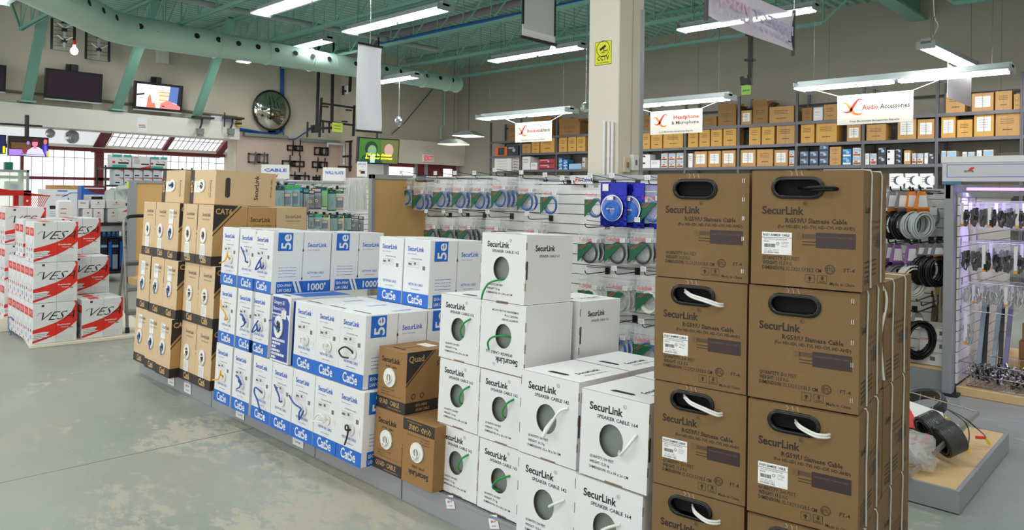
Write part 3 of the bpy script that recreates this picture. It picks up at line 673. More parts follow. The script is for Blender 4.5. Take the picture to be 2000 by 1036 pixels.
for k, (x, c) in enumerate(((-5.58, 'blue'), (-5.09, 'white'))):    # two lying on their sides on top
    w6, h6, d6 = C6
    t = c6_box('kraft Cat6 box lying on its side on top, %s' % ('blue cable in its ring', 'hand slot facing the shelves')[k], lead_col=c, group='Cat6 cartons lying on top')
    t.matrix_world = Matrix.Translation(SL(x, .11, 1.172)) @ Matrix.Rotation(TILT, 4, 'X') @ Matrix.Translation((0, 0, w6)) @ Matrix.Rotation(pi/2, 4, 'Y')
    for ch in t.children:
        if ch.name.startswith('sticker'): ch.location = (w6*.5, 0, C6[1]*.3)
    def hs(m): # top face of the carton now faces the shelves
        m.poly([((.05 if -4 <= a <= 4 else -.05)+.017*cos(a*pi/8), .017*sin(a*pi/8)) for a in range(-4, 13)], SLIT, TOP(w6/2, .085, h6, .002))
        m.text('SecurLink', .042, BLACK, TOP(.19, .3, h6, .002) @ Matrix.Rotation(pi, 4, 'Z'), 'L', .012, res=2); m.text('NETWORK CABLE', .016, INKK, TOP(.17, .4, h6, .002) @ Matrix.Rotation(pi, 4, 'Z'), 'L')
    obj('hand_slot', cached('c6slot', hs), t)
# Cat5e
rows5 = [
 (0, [(-4.315, 'yellowleft'), (-4.085, 'ring'), (-3.845, 'bigloop'), (-3.63, 'hookdown'), (-3.415, 'sagleft'), (-3.2, 'whiteloop'), (-2.995, 'blackdown')]),
 (1, [(-4.325, 'yellowup'), (-4.095, 'ring'), (-3.925, 'knot'), None, (-3.445, 'whitehook'), (-3.235, 'whitehook'), (-3.025, 'blackloop')]),
 (2, [(-4.335, 'yellowleft'), (-4.11, 'hookdown'), (-3.925, 'knot')])]
for r, row in rows5:
    for c, e in enumerate(row):
        if e is None: continue
        desc = {'yellowleft': 'yellow lead', 'yellowup': 'yellow lead', 'ring': 'curled blue lead', 'bigloop': 'long looped blue lead', 'hookdown': 'hooked blue lead', 'sagleft': 'trailing blue lead', 'whiteloop': 'long white loop', 'whitehook': 'short white lead', 'blackdown': 'hanging black lead', 'blackloop': 'black loop', 'knot': 'knotted blue lead'}[e[1]]
        c5_box('white Cat5e cable box with %s, %s row, %s from the kraft boxes' % (desc, ('bottom', 'middle', 'top')[r], ORD(c)), e[1], SL(e[0], -.0 if r == 0 else .01, r*.348), rt, tagged=c in (2, 3, 4, 5, 6) and r < 2 or (r == 2 and c == 2))
c5_box('white Cat5e cable box behind the top row, side reading 1000 feet', None, SL(-3.925, .385, 2*.348), rt)
c5_box('white Cat5e cable box behind the one with the black loop', None, SL(-3.025, .385, .348), rt)
c5_box('white Cat5e cable box two behind the black loop box, mostly hidden', None, SL(-3.025, .76, .348), rt)
c5_box('plain white Cat5e box set back above the middle row, beside its twin', None, SL(-3.265, .395, .696), rt)
c5_box('plain white Cat5e box set back above the middle row, by the speaker boxes', None, SL(-3.045, .395, .696), rt)
for i, (x, y) in enumerate(((-3.235, .385), (-3.445, .385), (-3.235, .76), (-3.445, .76))): c5_box('white Cat5e box of the middle row seen only from above, %s' % ORD(i), None, SL(x, y, .348), rt)
# the navy category 5e box
def nv(mb):
    w, h, d = .19, .355, .37; shell(mb, w, h, d, WHC); e = FRONT(0, 0)
    ch = lambda x0, x1, z0, z1, c: [(x0, z0), (x1, z0), (x1, z1-c), (x1-c, z1), (x0, z1)]
    mb.poly(ch(.008, w-.008, h-.095, h-.01, .025), NAVY, e); mb.poly(ch(.008, w-.008, .012, h-.103, .025), NAVY, e)
    mb.text('Category 5E', .027, WHITE, FRONT(.018, h-.045, 0, .0012), 'L', .02, fit=.115); mb.text('Network Cable', .027, WHITE, FRONT(.018, h-.08, 0, .0012), 'L', .02, fit=.13)
    mb.text('1000 Feet', .016, WHITE, FRONT(.018, h-.122, 0, .0012), 'L', .02)
    for i, k in enumerate((3, 2, 1, 2, 3, 1)): scribble(mb, FRONT(0, 0, 0, .0012), .018, .125-i*.019, .045*k, 1, WHITE, .013, .02, i)
    mb.rect(.02, d, 0, h-.02, NAVY, SIDE(0, 0, w)); mb.rect(.0, w, .08, d, BLUE, TOP(0, 0, h)); mb.rect(.05, .13, .03, .045, SLIT, TOP(0, 0, h)); mb.rect(.03, .05, .1, .34, WHITE, TOP(0, 0, h, .001))
t = thing('network_cable_box', 'navy blue and white Category 5E cable box in the middle row', 'box', SL(-3.67, .0, .348), rt); obj('carton', cached('nv', nv), t)
obj('grommet', cached('nvg', lambda m: grommet(m, 0, 0, .045, .06)), t, (.085, 0, .19)); obj('cable_lead', cached('nvl', lambda m: lead(m, smooth([(.03, -.0, -.02), (0, -.02, .0), (-.03, -.025, .03), (-.07, -.02, .025)]), 'blue', .005)), t, (.085, 0, .19))
def nst(m): m.rect(0, .05, 0, .045, PAPER, FRONT(0, 0, 0, .002)); scribble(m, FRONT(0, 0, 0, .003), .004, .04, .04, 5, INKG, .0012, .008, 3)
obj('sticker', cached('nst', nst), t, (.105, 0, .235))
# quad
q_box('brown quad cable box on top, triangle print on its side', SL(-2.785, .07, .277), rt)
q_box('brown quad cable box at the bottom beside the white Cat5e row', SL(-2.775, .06, 0), rt)
q_box('brown quad cable box standing upside down beside the speaker boxes', SL(-2.56, .055, 0), rt, True)
# speaker cable
T162 = '30 x 28 x 24 CM'; T142 = '32 x 30 x 26 CM'
G162 = 'white speaker cable 162 cartons'
for r, ld in enumerate(('up', 'up', 'up')):
    sp_box('white 162 speaker cable box in the shorter pile beside the quad boxes, %s' % ('at the bottom', 'in the middle', 'on top')[r], '162', D162, T162, ld, 'green', SL(-2.395-.012*r, .12, r*.279), rt, G162)
for r, ld in enumerate(('curl', 'up', 'loopleft', 'out')):
    sp_box('white 162 speaker cable box %s' % ('at the bottom of the four high pile', 'second from the floor in the four high pile', 'upside down, third from the floor in the tall pile', 'topmost of the four high pile')[r], '162', D162, T162, ld, 'green', SL(-2.135-.013*r, .115, r*.279), rt, G162, flip=(r == 2))
for r in range(3):
    sp_box('white 162 speaker cable box behind the four high pile, %s' % ('at the bottom', 'in the middle', 'its side facing the shelves, topmost')[r], '162', D162, T162, None, 'green', SL(-2.145, .435, r*.279), rt, G162)
for r, ld in enumerate(('short', 'vee')):
    sp_box('white 142 speaker cable box with a white lead, %s one' % ('lower', 'upper')[r], '142', D142, T142, ld, 'white', SL(-1.85-.004*r, .045, r*.307), rt, 'white speaker cable 142 cartons')
    sp_box('white 142 speaker cable box behind its own front pair, %s one' % ('lower', 'upper')[r], '142', D142, T142, None, 'white', SL(-1.85-.004*r, .36, r*.307), rt, 'white speaker cable 142 cartons')
for r, ld in enumerate(('curl', 'rise')):
    sp_box('white 164 speaker cable box beside the brown stack, %s one' % ('lower', 'upper')[r], '164', D164, T142, ld, 'white', SL(-1.56+.012*r, .02, .02+r*.295), rt, 'white speaker cable 164 cartons')
    sp_box('white 164 speaker cable box hidden behind the 164 pair, %s one' % ('lower', 'upper')[r], '164', D164, T142, None, 'white', SL(-1.56+.012*r, .335, .02+r*.295), rt, 'white speaker cable 164 cartons')
def wl(m): m.rect(0, .05, 0, .035, PAPER, FRONT(0, 0)); scribble(m, FRONT(0, 0, 0, .001), .006, .03, .036, 4, BLACK, .0016, .007, 4)
# ---------------------------------------------------------------- brown siamese cable stacks
BR = (.292, .322, .35); BX = mat('siamese_carton', (124, 96, 60), .75, noise=.07, scale=60, bump=.12, bscale=400); JK = mat('jacket_print', (52, 34, 36), .5); INKD = mat('ink_dark_brown', (40, 30, 24), .6)
def cable_picture(mb, M, x, z, k=1):
    mb.rect(x, x+.1*k, z, z+.041*k, JK, M @ Matrix.Translation((0, 0, .0002))); mb.rect(x-.035*k, x+.001, z+.024*k, z+.036*k, INKK, M); mb.rect(x-.05*k, x-.033*k, z+.02*k, z+.038*k, mat('copper_print', (112, 84, 52), .6), M)
    for q in (.006, .014): mb.rect(x-.035*k, x+.001, z+q*k, z+(q+.002)*k, INKD, M)
    mb.text('SecurLink RG59/U Siamese Cable', .008*k, mat('jacket_lettering', (120, 92, 78), .6), M @ Matrix.Translation((x+.005, z+.027*k, .0006)), 'L', fit=.088*k)
def br_print(mb, M, w, h):
    def T(s, size, x, z, fit, bold=.0, res=1): mb.text(s, size, INKD, M @ Matrix.Translation((x, z, 0)), 'L', bold, res=res, fit=fit)
    T('SecurLink', .031, .03, h-.122, .113, .026, 3); T('R', .009, .1435, h-.094, .006); mb.ring(.0052, .006, INKD, M @ Matrix.Translation((.1466, h-.0905, 0)), 16)
    T('RG59/U Siamese Cable', .0185, .094, h-.145, .16, .025); T('(For HD-SDI, HD-TVI, HD-CVI, HD-AHD)', .0125, .073, h-.16, .2, .014)
    T('QUANTITY: 500 FEET', .0145, .032, h-.25, .102, .018); T('WEIGHT: 11.5 KG', .0145, .032, h-.264, .08, .018); T('DIMENSION: 32.5X29.5X33.5 CM', .0145, .032, h-.278, .158, .018)
    cx = .212; mb.ring(.0118, .0132, INKD, M @ Matrix.Translation((cx, h-.268, 0)), 22); mb.ring(.0092, .0102, INKD, M @ Matrix.Translation((cx, h-.268, 0)), 22); T('ETL', .013, cx-.0075, h-.2725, .015, .01)
    T('FT-4', .0155, .247, h-.273, .026, .004); T('Made in China', .0125, .212, h-.322+.012, .062, .004)
    for i, x in enumerate((.148, .18)):
        z = h-.307; F_ = lambda a, b, c, d: mb.rect(x+a, x+b, z+c, z+d, INKD, M)
        F_(0, .025, 0, .001); F_(0, .025, .021, .022); F_(0, .001, 0, .022); F_(.024, .025, 0, .022)
        if i == 0: F_(.0105, .0145, .004, .012); mb.poly([(x+.007, z+.011), (x+.018, z+.011), (x+.0125, z+.018)], INKD, M)
        else: T('8', .016, x+.009, z+.009, .008, .02); F_(.005, .02, .0055, .0065); F_(.005, .02, .003, .004)
    cable_picture(mb, M, .175, h-.211)
def br_body(mb, w, h, d, stk):
    hollow(mb, w, h, d, BX, w*.43, h-.048, stadium(.062, .022), .006, BLKP)
    br_print(mb, FRONT(0, 0), w, h)
    s = SIDE(0, 0, w)
    mb.text('SecurLink', .03, INKD, SIDE(.03, h-.115, w), 'L', .02, fit=.1); mb.text('RG59/U Siamese Cable', .016, INKD, SIDE(.1, h-.145, w), 'L', fit=.15); mb.text('(For HD-SDI, HD-TVI, HD-CVI)', .012, INKD, SIDE(.09, h-.162, w), 'L', fit=.17)
    cable_picture(mb, s, .2, h-.215); scribble(mb, s, .03, h-.245, .16, 4, INKD, .004, .013, 8); mb.text('BLACK', .02, INKD, SIDE(.03, h-.305, w), 'L', .004); mb.text('WHITE', .02, INKD, SIDE(.24, h-.3, w), 'L', .004)
    mb.rect(.0005, w-.0005, -.001, .001, SLIT, TOP(0, d/2, h)); mb.rect(0, w, h-.0015, h, INKK, FRONT(0, 0, 0, .0004))
    if stk:
        for z in (.3, .245, .19, .13, .035):
            for o in (0, .005): mb.box(w-.02+o, w-.0185+o, -.0016, 0, z-.006, z+.006, CHROME)
TAPE = mat('packing_tape', (176, 140, 90), .1, alpha=.13, coat=.3)
def br_box(label, loc, rz, ld=None, sticker=True, staples=False, straps=0, group='brown siamese cable cartons'):
    w, h, d = BR; t = thing('siamese_cable_box', label, 'box', loc, (0, 0, rz), group)
    obj('carton', cached(('br', staples), lambda m: br_body(m, w, h, d, staples)), t)
    def hd(m):
        n = 40
        for r0, r1, hh, mt in ((.0, .009, .004, BLKP), (.0, .004, .007, BLKP)):
            f0, f1 = stadium(.062+r0, .022+r0), stadium(.062+r1, .022+r1); A = [2*pi*i/n for i in range(n)]
            v = [(*f0(a), hh) for a in A]+[(*f1(a), hh) for a in A]+[(*f1(a), 0) for a in A]+[(*f0(a), -.02) for a in A]
            m.add(v, [(i, n+i, n+(i+1) % n, (i+1) % n) for i in range(n)]+[(n+i, 2*n+i, 2*n+(i+1) % n, n+(i+1) % n) for i in range(n)]+[(i, (i+1) % n, 3*n+(i+1) % n, 3*n+i) for i in range(n)], mt, FRONT(0, 0, 0, 0), True)
        m.rect(-.062, .062, -.022, .022, mat('handle_black_depth', (8, 8, 8), .9), FRONT(0, 0, 0, -.02))
    obj('handle', cached('brh', hd), t, (w*.43, 0, h-.048))
    obj('packing_tape', cached('brtl', lambda m: m.rect(-.028, .028, 0, .09, TAPE, FRONT(0, 0, 0, .001))), t, (w*.43, 0, 0))
    def tp(m):
        m.rect(-.028, .028, 0, .02, TAPE, FRONT(0, h-.02, 0, .001)); m.rect(-.028, .028, 0, d, TAPE, TOP(0, 0, h, .001))
        for k in range(3): m.tube([(-.02+.015*k, -.0016, h-.001), (-.014+.012*k, -.0018, h-.008), (-.018+.016*k, -.0016, h-.014)], .0004, PAPER, 4)
    obj('packing_tape', cached('brt', tp), t, (w*.43, 0, 0))
    if sticker:
        def st(m):
            m.rect(0, .082, 0, .063, PAPER, FRONT(0, 0)); q = lambda x, z: FRONT(x, z, 0, .0012)
            m.text('RG59 SIAMESE CABLE', .009, BLACK, q(.004, .052), 'L', .015, fit=.072); m.rect(0, .082, .0475, .0485, BLACK, q(0, 0)); m.text('2 IN 1 FOR CCTV SECURITY DVR', .0055, BLACK, q(.006, .041), 'L', fit=.062)
            m.text('WHITE', .005, BLACK, q(.005, .035)); x = .007
            while x < .036: k_ = random.Random(x).choice((.0006, .001, .0016)); m.rect(x, x+k_, .02, .03, BLACK, q(0, 0)); x += k_+.001
            m.ring(.003, .0042, BLACK, q(.044, .031), 12); scribble(m, q(0, 0), .054, .036, .02, 4, INKG, .0008, .004, 2); scribble(m, q(0, 0), .007, .015, .04, 2, INKG, .0008, .004, 4); m.text('SECURLINK CABLE', .005, BLACK, q(.006, .004), 'L', .01)
        obj('shipping_label', cached('brs', st), t, (.03, 0, h-.236))
    if ld:
        pts = {'w': [(.0, .02, .0), (.02, -.008, -.005), (.06, -.022, -.014), (.085, -.012, -.016), (.094, .002, -.016)], 'wl': [(-.03, .01, .01), (.0, -.012, .0), (.05, -.024, -.008), (.085, -.016, -.018), (.094, .002, -.02)],
               'b': [(-.0, .015, .0), (.03, -.02, .0), (.07, -.03, .002), (.1, -.022, .0), (.1, -.01, -.004), (.04, -.008, -.006)]}[ld]
        def g(m):
            for o in ((0, 0) if ld == 'b' else (-.003, .004)): m.tube([Vector(p)+Vector((0, 0, o)) for p in smooth(pts, 6)], .0042 if ld == 'b' else .0037, CABM['black' if ld == 'b' else 'white'], 7)
        obj('cable_lead', cached(('brl', ld), g), t, (w*.43, 0, h-.048))
    def sp(m):
        for y in (.09, .245): m.tube([(w-.12, y, h+.002), (w+.001, y, h+.002), (w+.004, y+.002, h-.01), (w+.0035, y+.012*sin(y*40), h*.5), (w+.004, y, .004)], .0028, mat('strap_white', (206, 202, 190), .6), 6, flat=1)
    if straps: obj('strap', cached('brstrap', sp), t)
    return t
zb0 = .170
L0 = P(1284.5, 738, D=2.296); Rc = P(1462, 770, D=2.088); th = radians(7.6); tl = radians(6.6)
rws = [('wl', True, False), ('wl', True, False), ('wl', True, False), (None, False, True)]
nm = ('on the floor level', 'second from the bottom', 'third from the bottom', 'topmost')
for r in range(4):
    ld, stk_, stp = rws[r]; br_box('brown siamese cable carton %s in the column beside the white 164 boxes' % nm[r], (L0.x-.006+.002*(r % 2), L0.y-.012, zb0+r*.3245), tl, ld if r else 'w', stk_, stp, 0, 'cartons beside the white boxes')
for r in range(4):
    ld, stk_, stp = ((None, False, False), ('w', True, False), (None, False, True), ('b', True, False))[r]; o = (.004, .0, -.004, .004)[r]
    br_box('brown siamese cable carton %s in the corner column with white straps' % nm[r], (Rc.x+o, Rc.y-o, zb0+r*.3265), th, ld, stk_, stp, 1, 'cartons of the corner column')
Mr = Matrix.Translation((Rc.x, Rc.y, 0)) @ Matrix.Rotation(th, 4, 'Z')
thb = radians(3.2); cb = FW*2.215+RT*1.14; Mb = Matrix.Translation((cb.x, cb.y, 0)) @ Matrix.Rotation(thb, 4, 'Z')
for r in range(3):
    q = Mb @ Vector((-BR[0], 0, 0)); br_box('brown siamese cable carton behind the corner column, %s' % ('lowest', 'middle one', 'highest with a loose white cord')[r], (q.x, q.y, zb0+r*.3245), thb, None, False, False, 1, 'cartons behind the corner column')
    q = Mb @ Vector((-2*BR[0]-.01, .02, 0)); br_box('brown siamese cable carton hidden behind the stack, level %s' % ('one', 'two', 'three')[r], (q.x, q.y, zb0+r*.3245), thb, None, False, False, 0, 'cartons behind the corner column')
mb = MB(); T0 = lambda x, y, z: Mb @ Vector((x-.37, y-.36, z)); zt = zb0+3*.3245
mb.tube(smooth([T0(.33, .42, zt+.004), T0(.30, .37, zt+.02), T0(.345, .345, zt+.008), T0(.372, .37, zt-.05), T0(.362, .352, zt-.16), T0(.366, .357, zt-.26), T0(.37, .36, zt-.3)], 6), .0045, CABM['white'], 7)
solo('white_twine', mb, 'loose white cord hanging over the carton behind the corner column', 'cord')
mb = MB(); 
for k in range(6): mb.tube([T0(.17+.045*cos(a*.5236), .5+.07*sin(a*.5236), zt+.008+.012*k) for a in range(12)], .006, CABM['white'], 6, True)
solo('coiled_white_cable', mb, 'small coil of white cable lying on the carton behind the brown stack', 'cable')
# ---------------------------------------------------------------- display base
def base(x0, x1, y0, y1, h, label, tags=(), tilt=True, rot=0, loc=None):
    t = thing('display_plinth', label, 'display base', loc or (x0, y0, 0), (0, 0, rot), 'grey display bases of the long row'); W_, D_ = x1-x0, y1-y0; dz = D_*tan(-TILT) if tilt else 0
    mb = MB(); mb.box(.002, W_-.002, 0, .02, 0, h-.012, GREYL); mb.box(.002, .02, .02, D_, 0, h-.012-dz, GREYL); mb.box(W_-.02, W_-.002, .02, D_, 0, h-.012-dz, GREYL); obj('kick_plate', mb, t)
    mb = MB(); a, b_ = h, h-dz
    mb.add([(0, -.004, a-.012), (W_, -.004, a-.012), (W_, D_, b_-.012), (0, D_, b_-.012), (0, -.004, a), (W_, -.004, a), (W_, D_, b_), (0, D_, b_)], [(0, 3, 2, 1), (4, 5, 6, 7), (0, 1, 5, 4), (1, 2, 6, 5), (2, 3, 7, 6), (3, 0, 4, 7)], GREYL); obj('deck', mb, t)
    for x in tags:
        def pt(m):
            m.rect(-.055, .055, -.045, .045, PAPER, FRONT(0, 0)); m.text('NETWORK CABLE', .014, INKB, FRONT(0, .022, 0, .0012), 'C', .02); m.text('$89.99', .022, mat('print_magenta', (200, 40, 90), .5), FRONT(0, -.005, 0, .0012), 'C', .02); m.text('1000 FEET', .013, BLACK, FRONT(0, -.03, 0, .0012), 'C')
        pl = obj('price_label', cached('plabel', pt), t, (x-x0, -.003, .062), (0, 0, 0))
        if x > -2.7: pl.scale = (.5, 1, .6); pl.rotation_euler = (0, -.3, 0); pl.location.z = .09
    return t
Yb0 = 2.055
xs = [-5.83, -4.585, -3.35, -2.62, -1.85, -.62]
tg = [P(335, 745, Y=Yb0).x, P(367, 765, Y=Yb0).x, P(470, 798, Y=Yb0).x, P(583, 868, Y=Yb0).x, P(880, 975, Y=Yb0).x, P(965, 1018, Y=Yb0).x]
for i in range(5):
    base(xs[i], xs[i+1]-.004, Yb0-(.0), 2.95, .112, 'grey metal display base under the %s' % ('kraft Cat6 boxes', 'first Cat5e boxes beside the kraft ones', 'Cat5e boxes with white and black leads', 'quad and shorter speaker pile', 'speaker cable 142 boxes and the brown stack')[i], [x for x in tg if xs[i] < x < xs[i+1]])
# low grey pallet under the brown stack
mb = MB(); mb.cbox(0, .66, .02, .75, .118, .165, GREYL, .004)
o = solo('riser_board', mb, 'grey riser board under the brown siamese cable stack', 'riser'); o.location = (L0.x-.01, L0.y+.0, 0); o.rotation_euler = (0, 0, radians(5))
# ================================================================ slatwall gondolas and hanging goods
SLAT = mat('slatwall_white', (238, 238, 238), .5); GRV = mat('slatwall_groove', (120, 120, 122), .7); RAIL = mat('rail_grey', (172, 175, 180), .35, .2)
CLEAR = mat('clear_bag', (235, 238, 240), .12, alpha=.2, spec=.8); CLEAR2 = mat('clear_blister', (225, 235, 235), .1, alpha=.25, spec=.8)
GRN = mat('card_green', (20, 96, 66), .5); REDI = mat('ink_red', (216, 48, 44), .5); STK = mat('sticker_white', (232, 232, 236), .5)
def slatwall(name, label, o, length, h, axis='x', z0=0, face=-1, rail=True, tone=SLAT, depth=.02):
    """slatted panel starting at o, running along axis, grooves facing face"""
    t = thing(name, label, 'slatwall', o, (0, 0, 0 if axis == 'x' else pi/2))
    mb = MB(); mb.box(0, length, 0, depth, z0, h, GRV); z = z0; 
    while z < h-.01: mb.box(0, length, -.012, 0, z, min(z+.068, h), tone); z += .075
    obj('slat_panel', mb, t)
    if rail: mb = MB(); mb.cbox(0, length, -.03, depth+.02, h, h+.035, RAIL, .004); obj('top_rail', mb, t)
    return t
def tagbits(m, x, z, y, s=1): m.rect(-.022*s, .022*s, -.016*s, .016*s, STK, FRONT(x, z, y)); scribble(m, FRONT(x, z, y, .0014), -.017*s, .01*s, .03*s, 3, INKG, .002*s, .008*s, 3)
HOOKN = 0
def hook(x, y, z, L, label, group, axis='y', mt=None, tag_=True, up=.05, r=.0035):
    """double wire hook projecting L towards -y (or +x)"""
    mt = mt or BLKP; t = thing('display_hook', label, 'hook', (x, y, z), (0, 0, 0 if axis == 'y' else pi/2), group)
    def f(m):
        m.box(-.02, .02, -.006, 0, -.02, .03, mt); m.tube([(0, 0, 0), (0, -L+.03, 0), (0, -L+.008, .008), (0, -L, .03)], r, mt, 6)
        if tag_: m.tube([(0, 0, .025), (0, -L-.01, .055)], r*.7, mt, 5)
    obj('wire', cached(('hook', L, mt.name, tag_, r), f), t)
    if tag_: obj('price_tag', cached(('hooktag', L), lambda m: tagbits(m, 0, .045, -L-.012)), t)
    return t
def ring_pts(r, n=20, rz=None, wob=0, y=0): rz = rz or r; return [(r*cos(2*pi*i/n), y+wob*sin(6*pi*i/n), rz*sin(2*pi*i/n)) for i in range(n)]
def coilmesh(m, r, rz, n, mt, tr=.004, seed=0, y0=0, th=.012, sp=.012):
    rd = random.Random(seed)
    for k in range(n): a = rd.uniform(-.006, .006); m.tube([(x+a, y+y0-th/2+th*k/max(n-1, 1), z+rd.uniform(-.001, .001)+a) for x, y, z in (lambda q: ring_pts(r-q, 20, rz-q))(rd.uniform(0, sp))], tr, mt, 6, True)
def cable_bag(label, col, loc, w=.165, h=.25, rz=0, group=None, full=True, tilt=0):
    """clear zip bag with green card, red lettering and a coil; hangs from its top centre"""
    t = thing('bagged_cable', label, 'cable pack', loc, (tilt, 0, rz), group)
    def bag(m):
        nx, nz = 5, 6; v = []; 
        for s in (-1, 1):
            for j in range(nz+1):
                for i in range(nx+1):
                    u, q = i/nx, j/nz; b = .012*sin(pi*u)*sin(pi*min(1, q*1.35) if q < .74 else 0)
                    v.append((-w/2+w*u+.002*sin(9*q+i), s*(b+.0005), -h+h*q))
        K = (nx+1)*(nz+1); f = []
        for s in (0, 1):
            for j in range(nz):
                for i in range(nx): a = s*K+j*(nx+1)+i; f.append((a, a+1, a+nx+2, a+nx+1) if s == 0 else (a, a+nx+1, a+nx+2, a+1))
        m.add(v, f, CLEAR, None, True); m.box(-w/2, w/2, -.0012, .0012, -.045, -.038, mat('zip_strip', (230, 232, 235), .4, alpha=.6))
    cb = obj('clear_bag', cached(('bag', w, h), bag), t)
    if full:
        def card(m):
            c = FRONT(0, 0, -.016); m.poly([(-w*.48, -h*.98), (-w*.48, -h*.46), (w*.28, -h*.46)], GRN, c)
            for k in range(2): m.poly([(-w*.44+.02*k, -h*(.6)), (-w*.44+.006+.02*k, -h*.6), (-w*.2+.006+.02*k, -h*.47), (-w*.2+.02*k, -h*.47)], REDI, FRONT(0, 0, -.0168))
            m.text('TechCraft', .036, REDI, FRONT(-w*.44, -h*.38, -.0135), 'L', .0, shear=.15, fit=w*.62)
        obj('insert_card', cached(('card', w, h), card), cb)
        obj('price_sticker', cached(('bst', w, h), lambda m: tagbits(m, w*.33, -h*.34, -.0145, .9)), cb)
    c = {'blue': (50, 96, 170), 'dark': (52, 58, 62), 'white': (222, 222, 214), 'grey': (160, 164, 156)}[col]
    mt = mat('coil_'+col, c, .35)
    obj('cable_coil', cached(('coil', col, w), lambda m: coilmesh(m, w*.38, w*.42, 6 if col in ('dark', 'white') else 4, mt, .0045 if col != 'white' else .006, 3)), t, (w*.06, 0, -h*.69))
    return t
def hung(hx, xr, col, label, grp, z, Yw, L=.27, n=3, **k):
    hook(hx, Yw-.012, z+.005, L, 'hook carrying the %s' % label, 'hooks of the cable wall')
    first = None
    for i in range(n):
        y = Yw-L+.035+i*.045
        if first is None: first = cable_bag('%s, frontmost on its hook' % label, col, (hx, y, z), group=grp, rz=k.pop('rz', 0), **k); f0 = first
        else: dup(f0, (hx+.002*i, y, z-.002), (0, 0, f0.rotation_euler.z+.05*i), '%s, %s on its hook' % (label, ('second', 'third', 'fourth')[i-1]), grp)
YW = 4.33; XW0 = -5.2; XW1 = -1.9
slatwall('slatwall_gondola', 'white slatwall full of bagged cables behind the speaker boxes', (XW0, YW, 0), XW1-XW0, 1.5, z0=.12)
base2 = thing('gondola_plinth', 'grey base shelf under the white slatwall of bagged cables', 'gondola base', (XW0, YW-.55, 0)); mb = MB(); mb.box(0, XW1-XW0, 0, .02, 0, .12, GREYL); obj('kick_plate', mb, base2); mb = MB(); mb.box(0, XW1-XW0, -.005, .53, .12, .14, GREYL); obj('deck', mb, base2)
t = thing('end_panel', 'maple end panel with grey metal posts closing the cable slatwall', 'end panel', (-5.235, 3.71, 0))
mb = MB(); mb.box(-.01, .012, .035, .62, .1, 1.5, WOODP); obj('wood_panel', mb, t)
mb = MB(); mb.cbox(-.02, .03, 0, .035, 0, 1.54, GREYL, .003); obj('post', mb, t); mb = MB(); mb.cbox(-.02, .03, 0, .64, 1.5, 1.54, RAIL, .003); obj('top_rail', mb, t); mb = MB(); mb.box(-.02, .03, 0, .64, 0, .1, GREYL); obj('foot_rail', mb, t)
mb = MB(); mb.rect(0, .05, 0, .075, mat('note_yellow', (206, 226, 90), .6), FRONT(0, 0)); scribble(mb, FRONT(0, 0, 0, .001), .008, .06, .035, 4, BLACK, .003, .012, 3); obj('yellow_note', mb, t, (-.03, -.003, 1.4), (0, 0, .5))
row1 = [(789, 348), (815, 356), (856, 350), (894, 350), (932, 350), (972, 345), (1024, 350), (1070, 355), (1158, 358), (1270, 362)]
Rn = 'blue patch cable in a clear bag on the top row of hooks'
for i, (px, py) in enumerate(row1):
    p = P(px, py, Y=4.07); n = (2, 3, 3, 3, 3, 4, 2, 1, 1, 3)[i]
    hung(p.x, 0, 'blue', '%s blue patch cable pack from the maple panel, top row' % ORD(i), 'bagged blue patch cables', p.z, YW, n=n)
row2 = [(838, 424, 'dark'), (872, 425, 'dark'), (905, 424, 'dark'), (958, 426, 'dark'), (1035, 430, 'dark'), (1146, 446, 'dark'), (1200, 445, 'dark'), (1250, 444, 'dark')]
for i, (px, py, c) in enumerate(row2): p = P(px, py, Y=4.07); hung(p.x, 0, c, '%s dark cable pack from the maple panel, second row' % ORD(i), 'bagged dark cables', p.z, YW, n=3, w=.18 if i > 4 else .165)
row3 = [(1146, 537, 'white'), (1205, 538, 'grey'), (1262, 540, 'white')]
for i, (px, py, c) in enumerate(row3): p = P(px, py, Y=4.07); hung(p.x, 0, c, '%s %s cable pack from the speaker boxes, third row' % (ORD(i), c), 'bagged pale cables', p.z, YW, n=3, w=.18)
row4 = [(1200, 634, 'blue'), (1258, 642, 'blue')]
for i, (px, py, c) in enumerate(row4): p = P(px, py, Y=4.07); hung(p.x, 0, c, '%s thick blue cable pack from the speaker boxes, lowest row' % ORD(i), 'bagged thick blue cables', p.z, YW, n=3, w=.19)
for i, px in enumerate((1102, 1122)):
    p = P(px, 352, Y=4.06); hook(p.x, YW-.012, p.z-.03, .27, 'empty double wire hook of the top row, %s after the eight cable packs' % ORD(i), 'empty hooks')
# foil pouches of flat cable
BLUEF = mat('blue_foil', (22, 34, 150), .22, .55, bump=.5, bscale=40)
def foil(m):
    w, h = .215, .3; nx = 6; v = []; f = []
    for j in range(7):
        for i in range(nx+1): u, q = i/nx, j/6; v.append((-w/2+w*u, -.014*sin(pi*u)*sin(pi*q)-.003*((i+j) % 2), -h+h*q))
    for j in range(6):
        for i in range(nx): a = j*(nx+1)+i; f.append((a, a+1, a+nx+2, a+nx+1))
    m.add(v, f, BLUEF, None, True); m.add([(x, y+.004, z) for x, y, z in v], [g[::-1] for g in f], BLUEF)
def foilwin(m):
    m.disc(.086, mat('foil_window', (86, 104, 170), .12, .2, coat=.5), FRONT(0, -.175, -.018), 28); m.ring(.083, .09, PAPER, FRONT(0, -.175, -.0185), 28)
    m.rect(-.085, -.035, -.06, -.012, STK, FRONT(0, 0, -.012)); m.rect(-.03, .02, -.12, -.095, STK, FRONT(0, 0, -.034)); m.text('NETWORK', .014, WHITE, FRONT(0, -.185, -.034), 'C', .02)
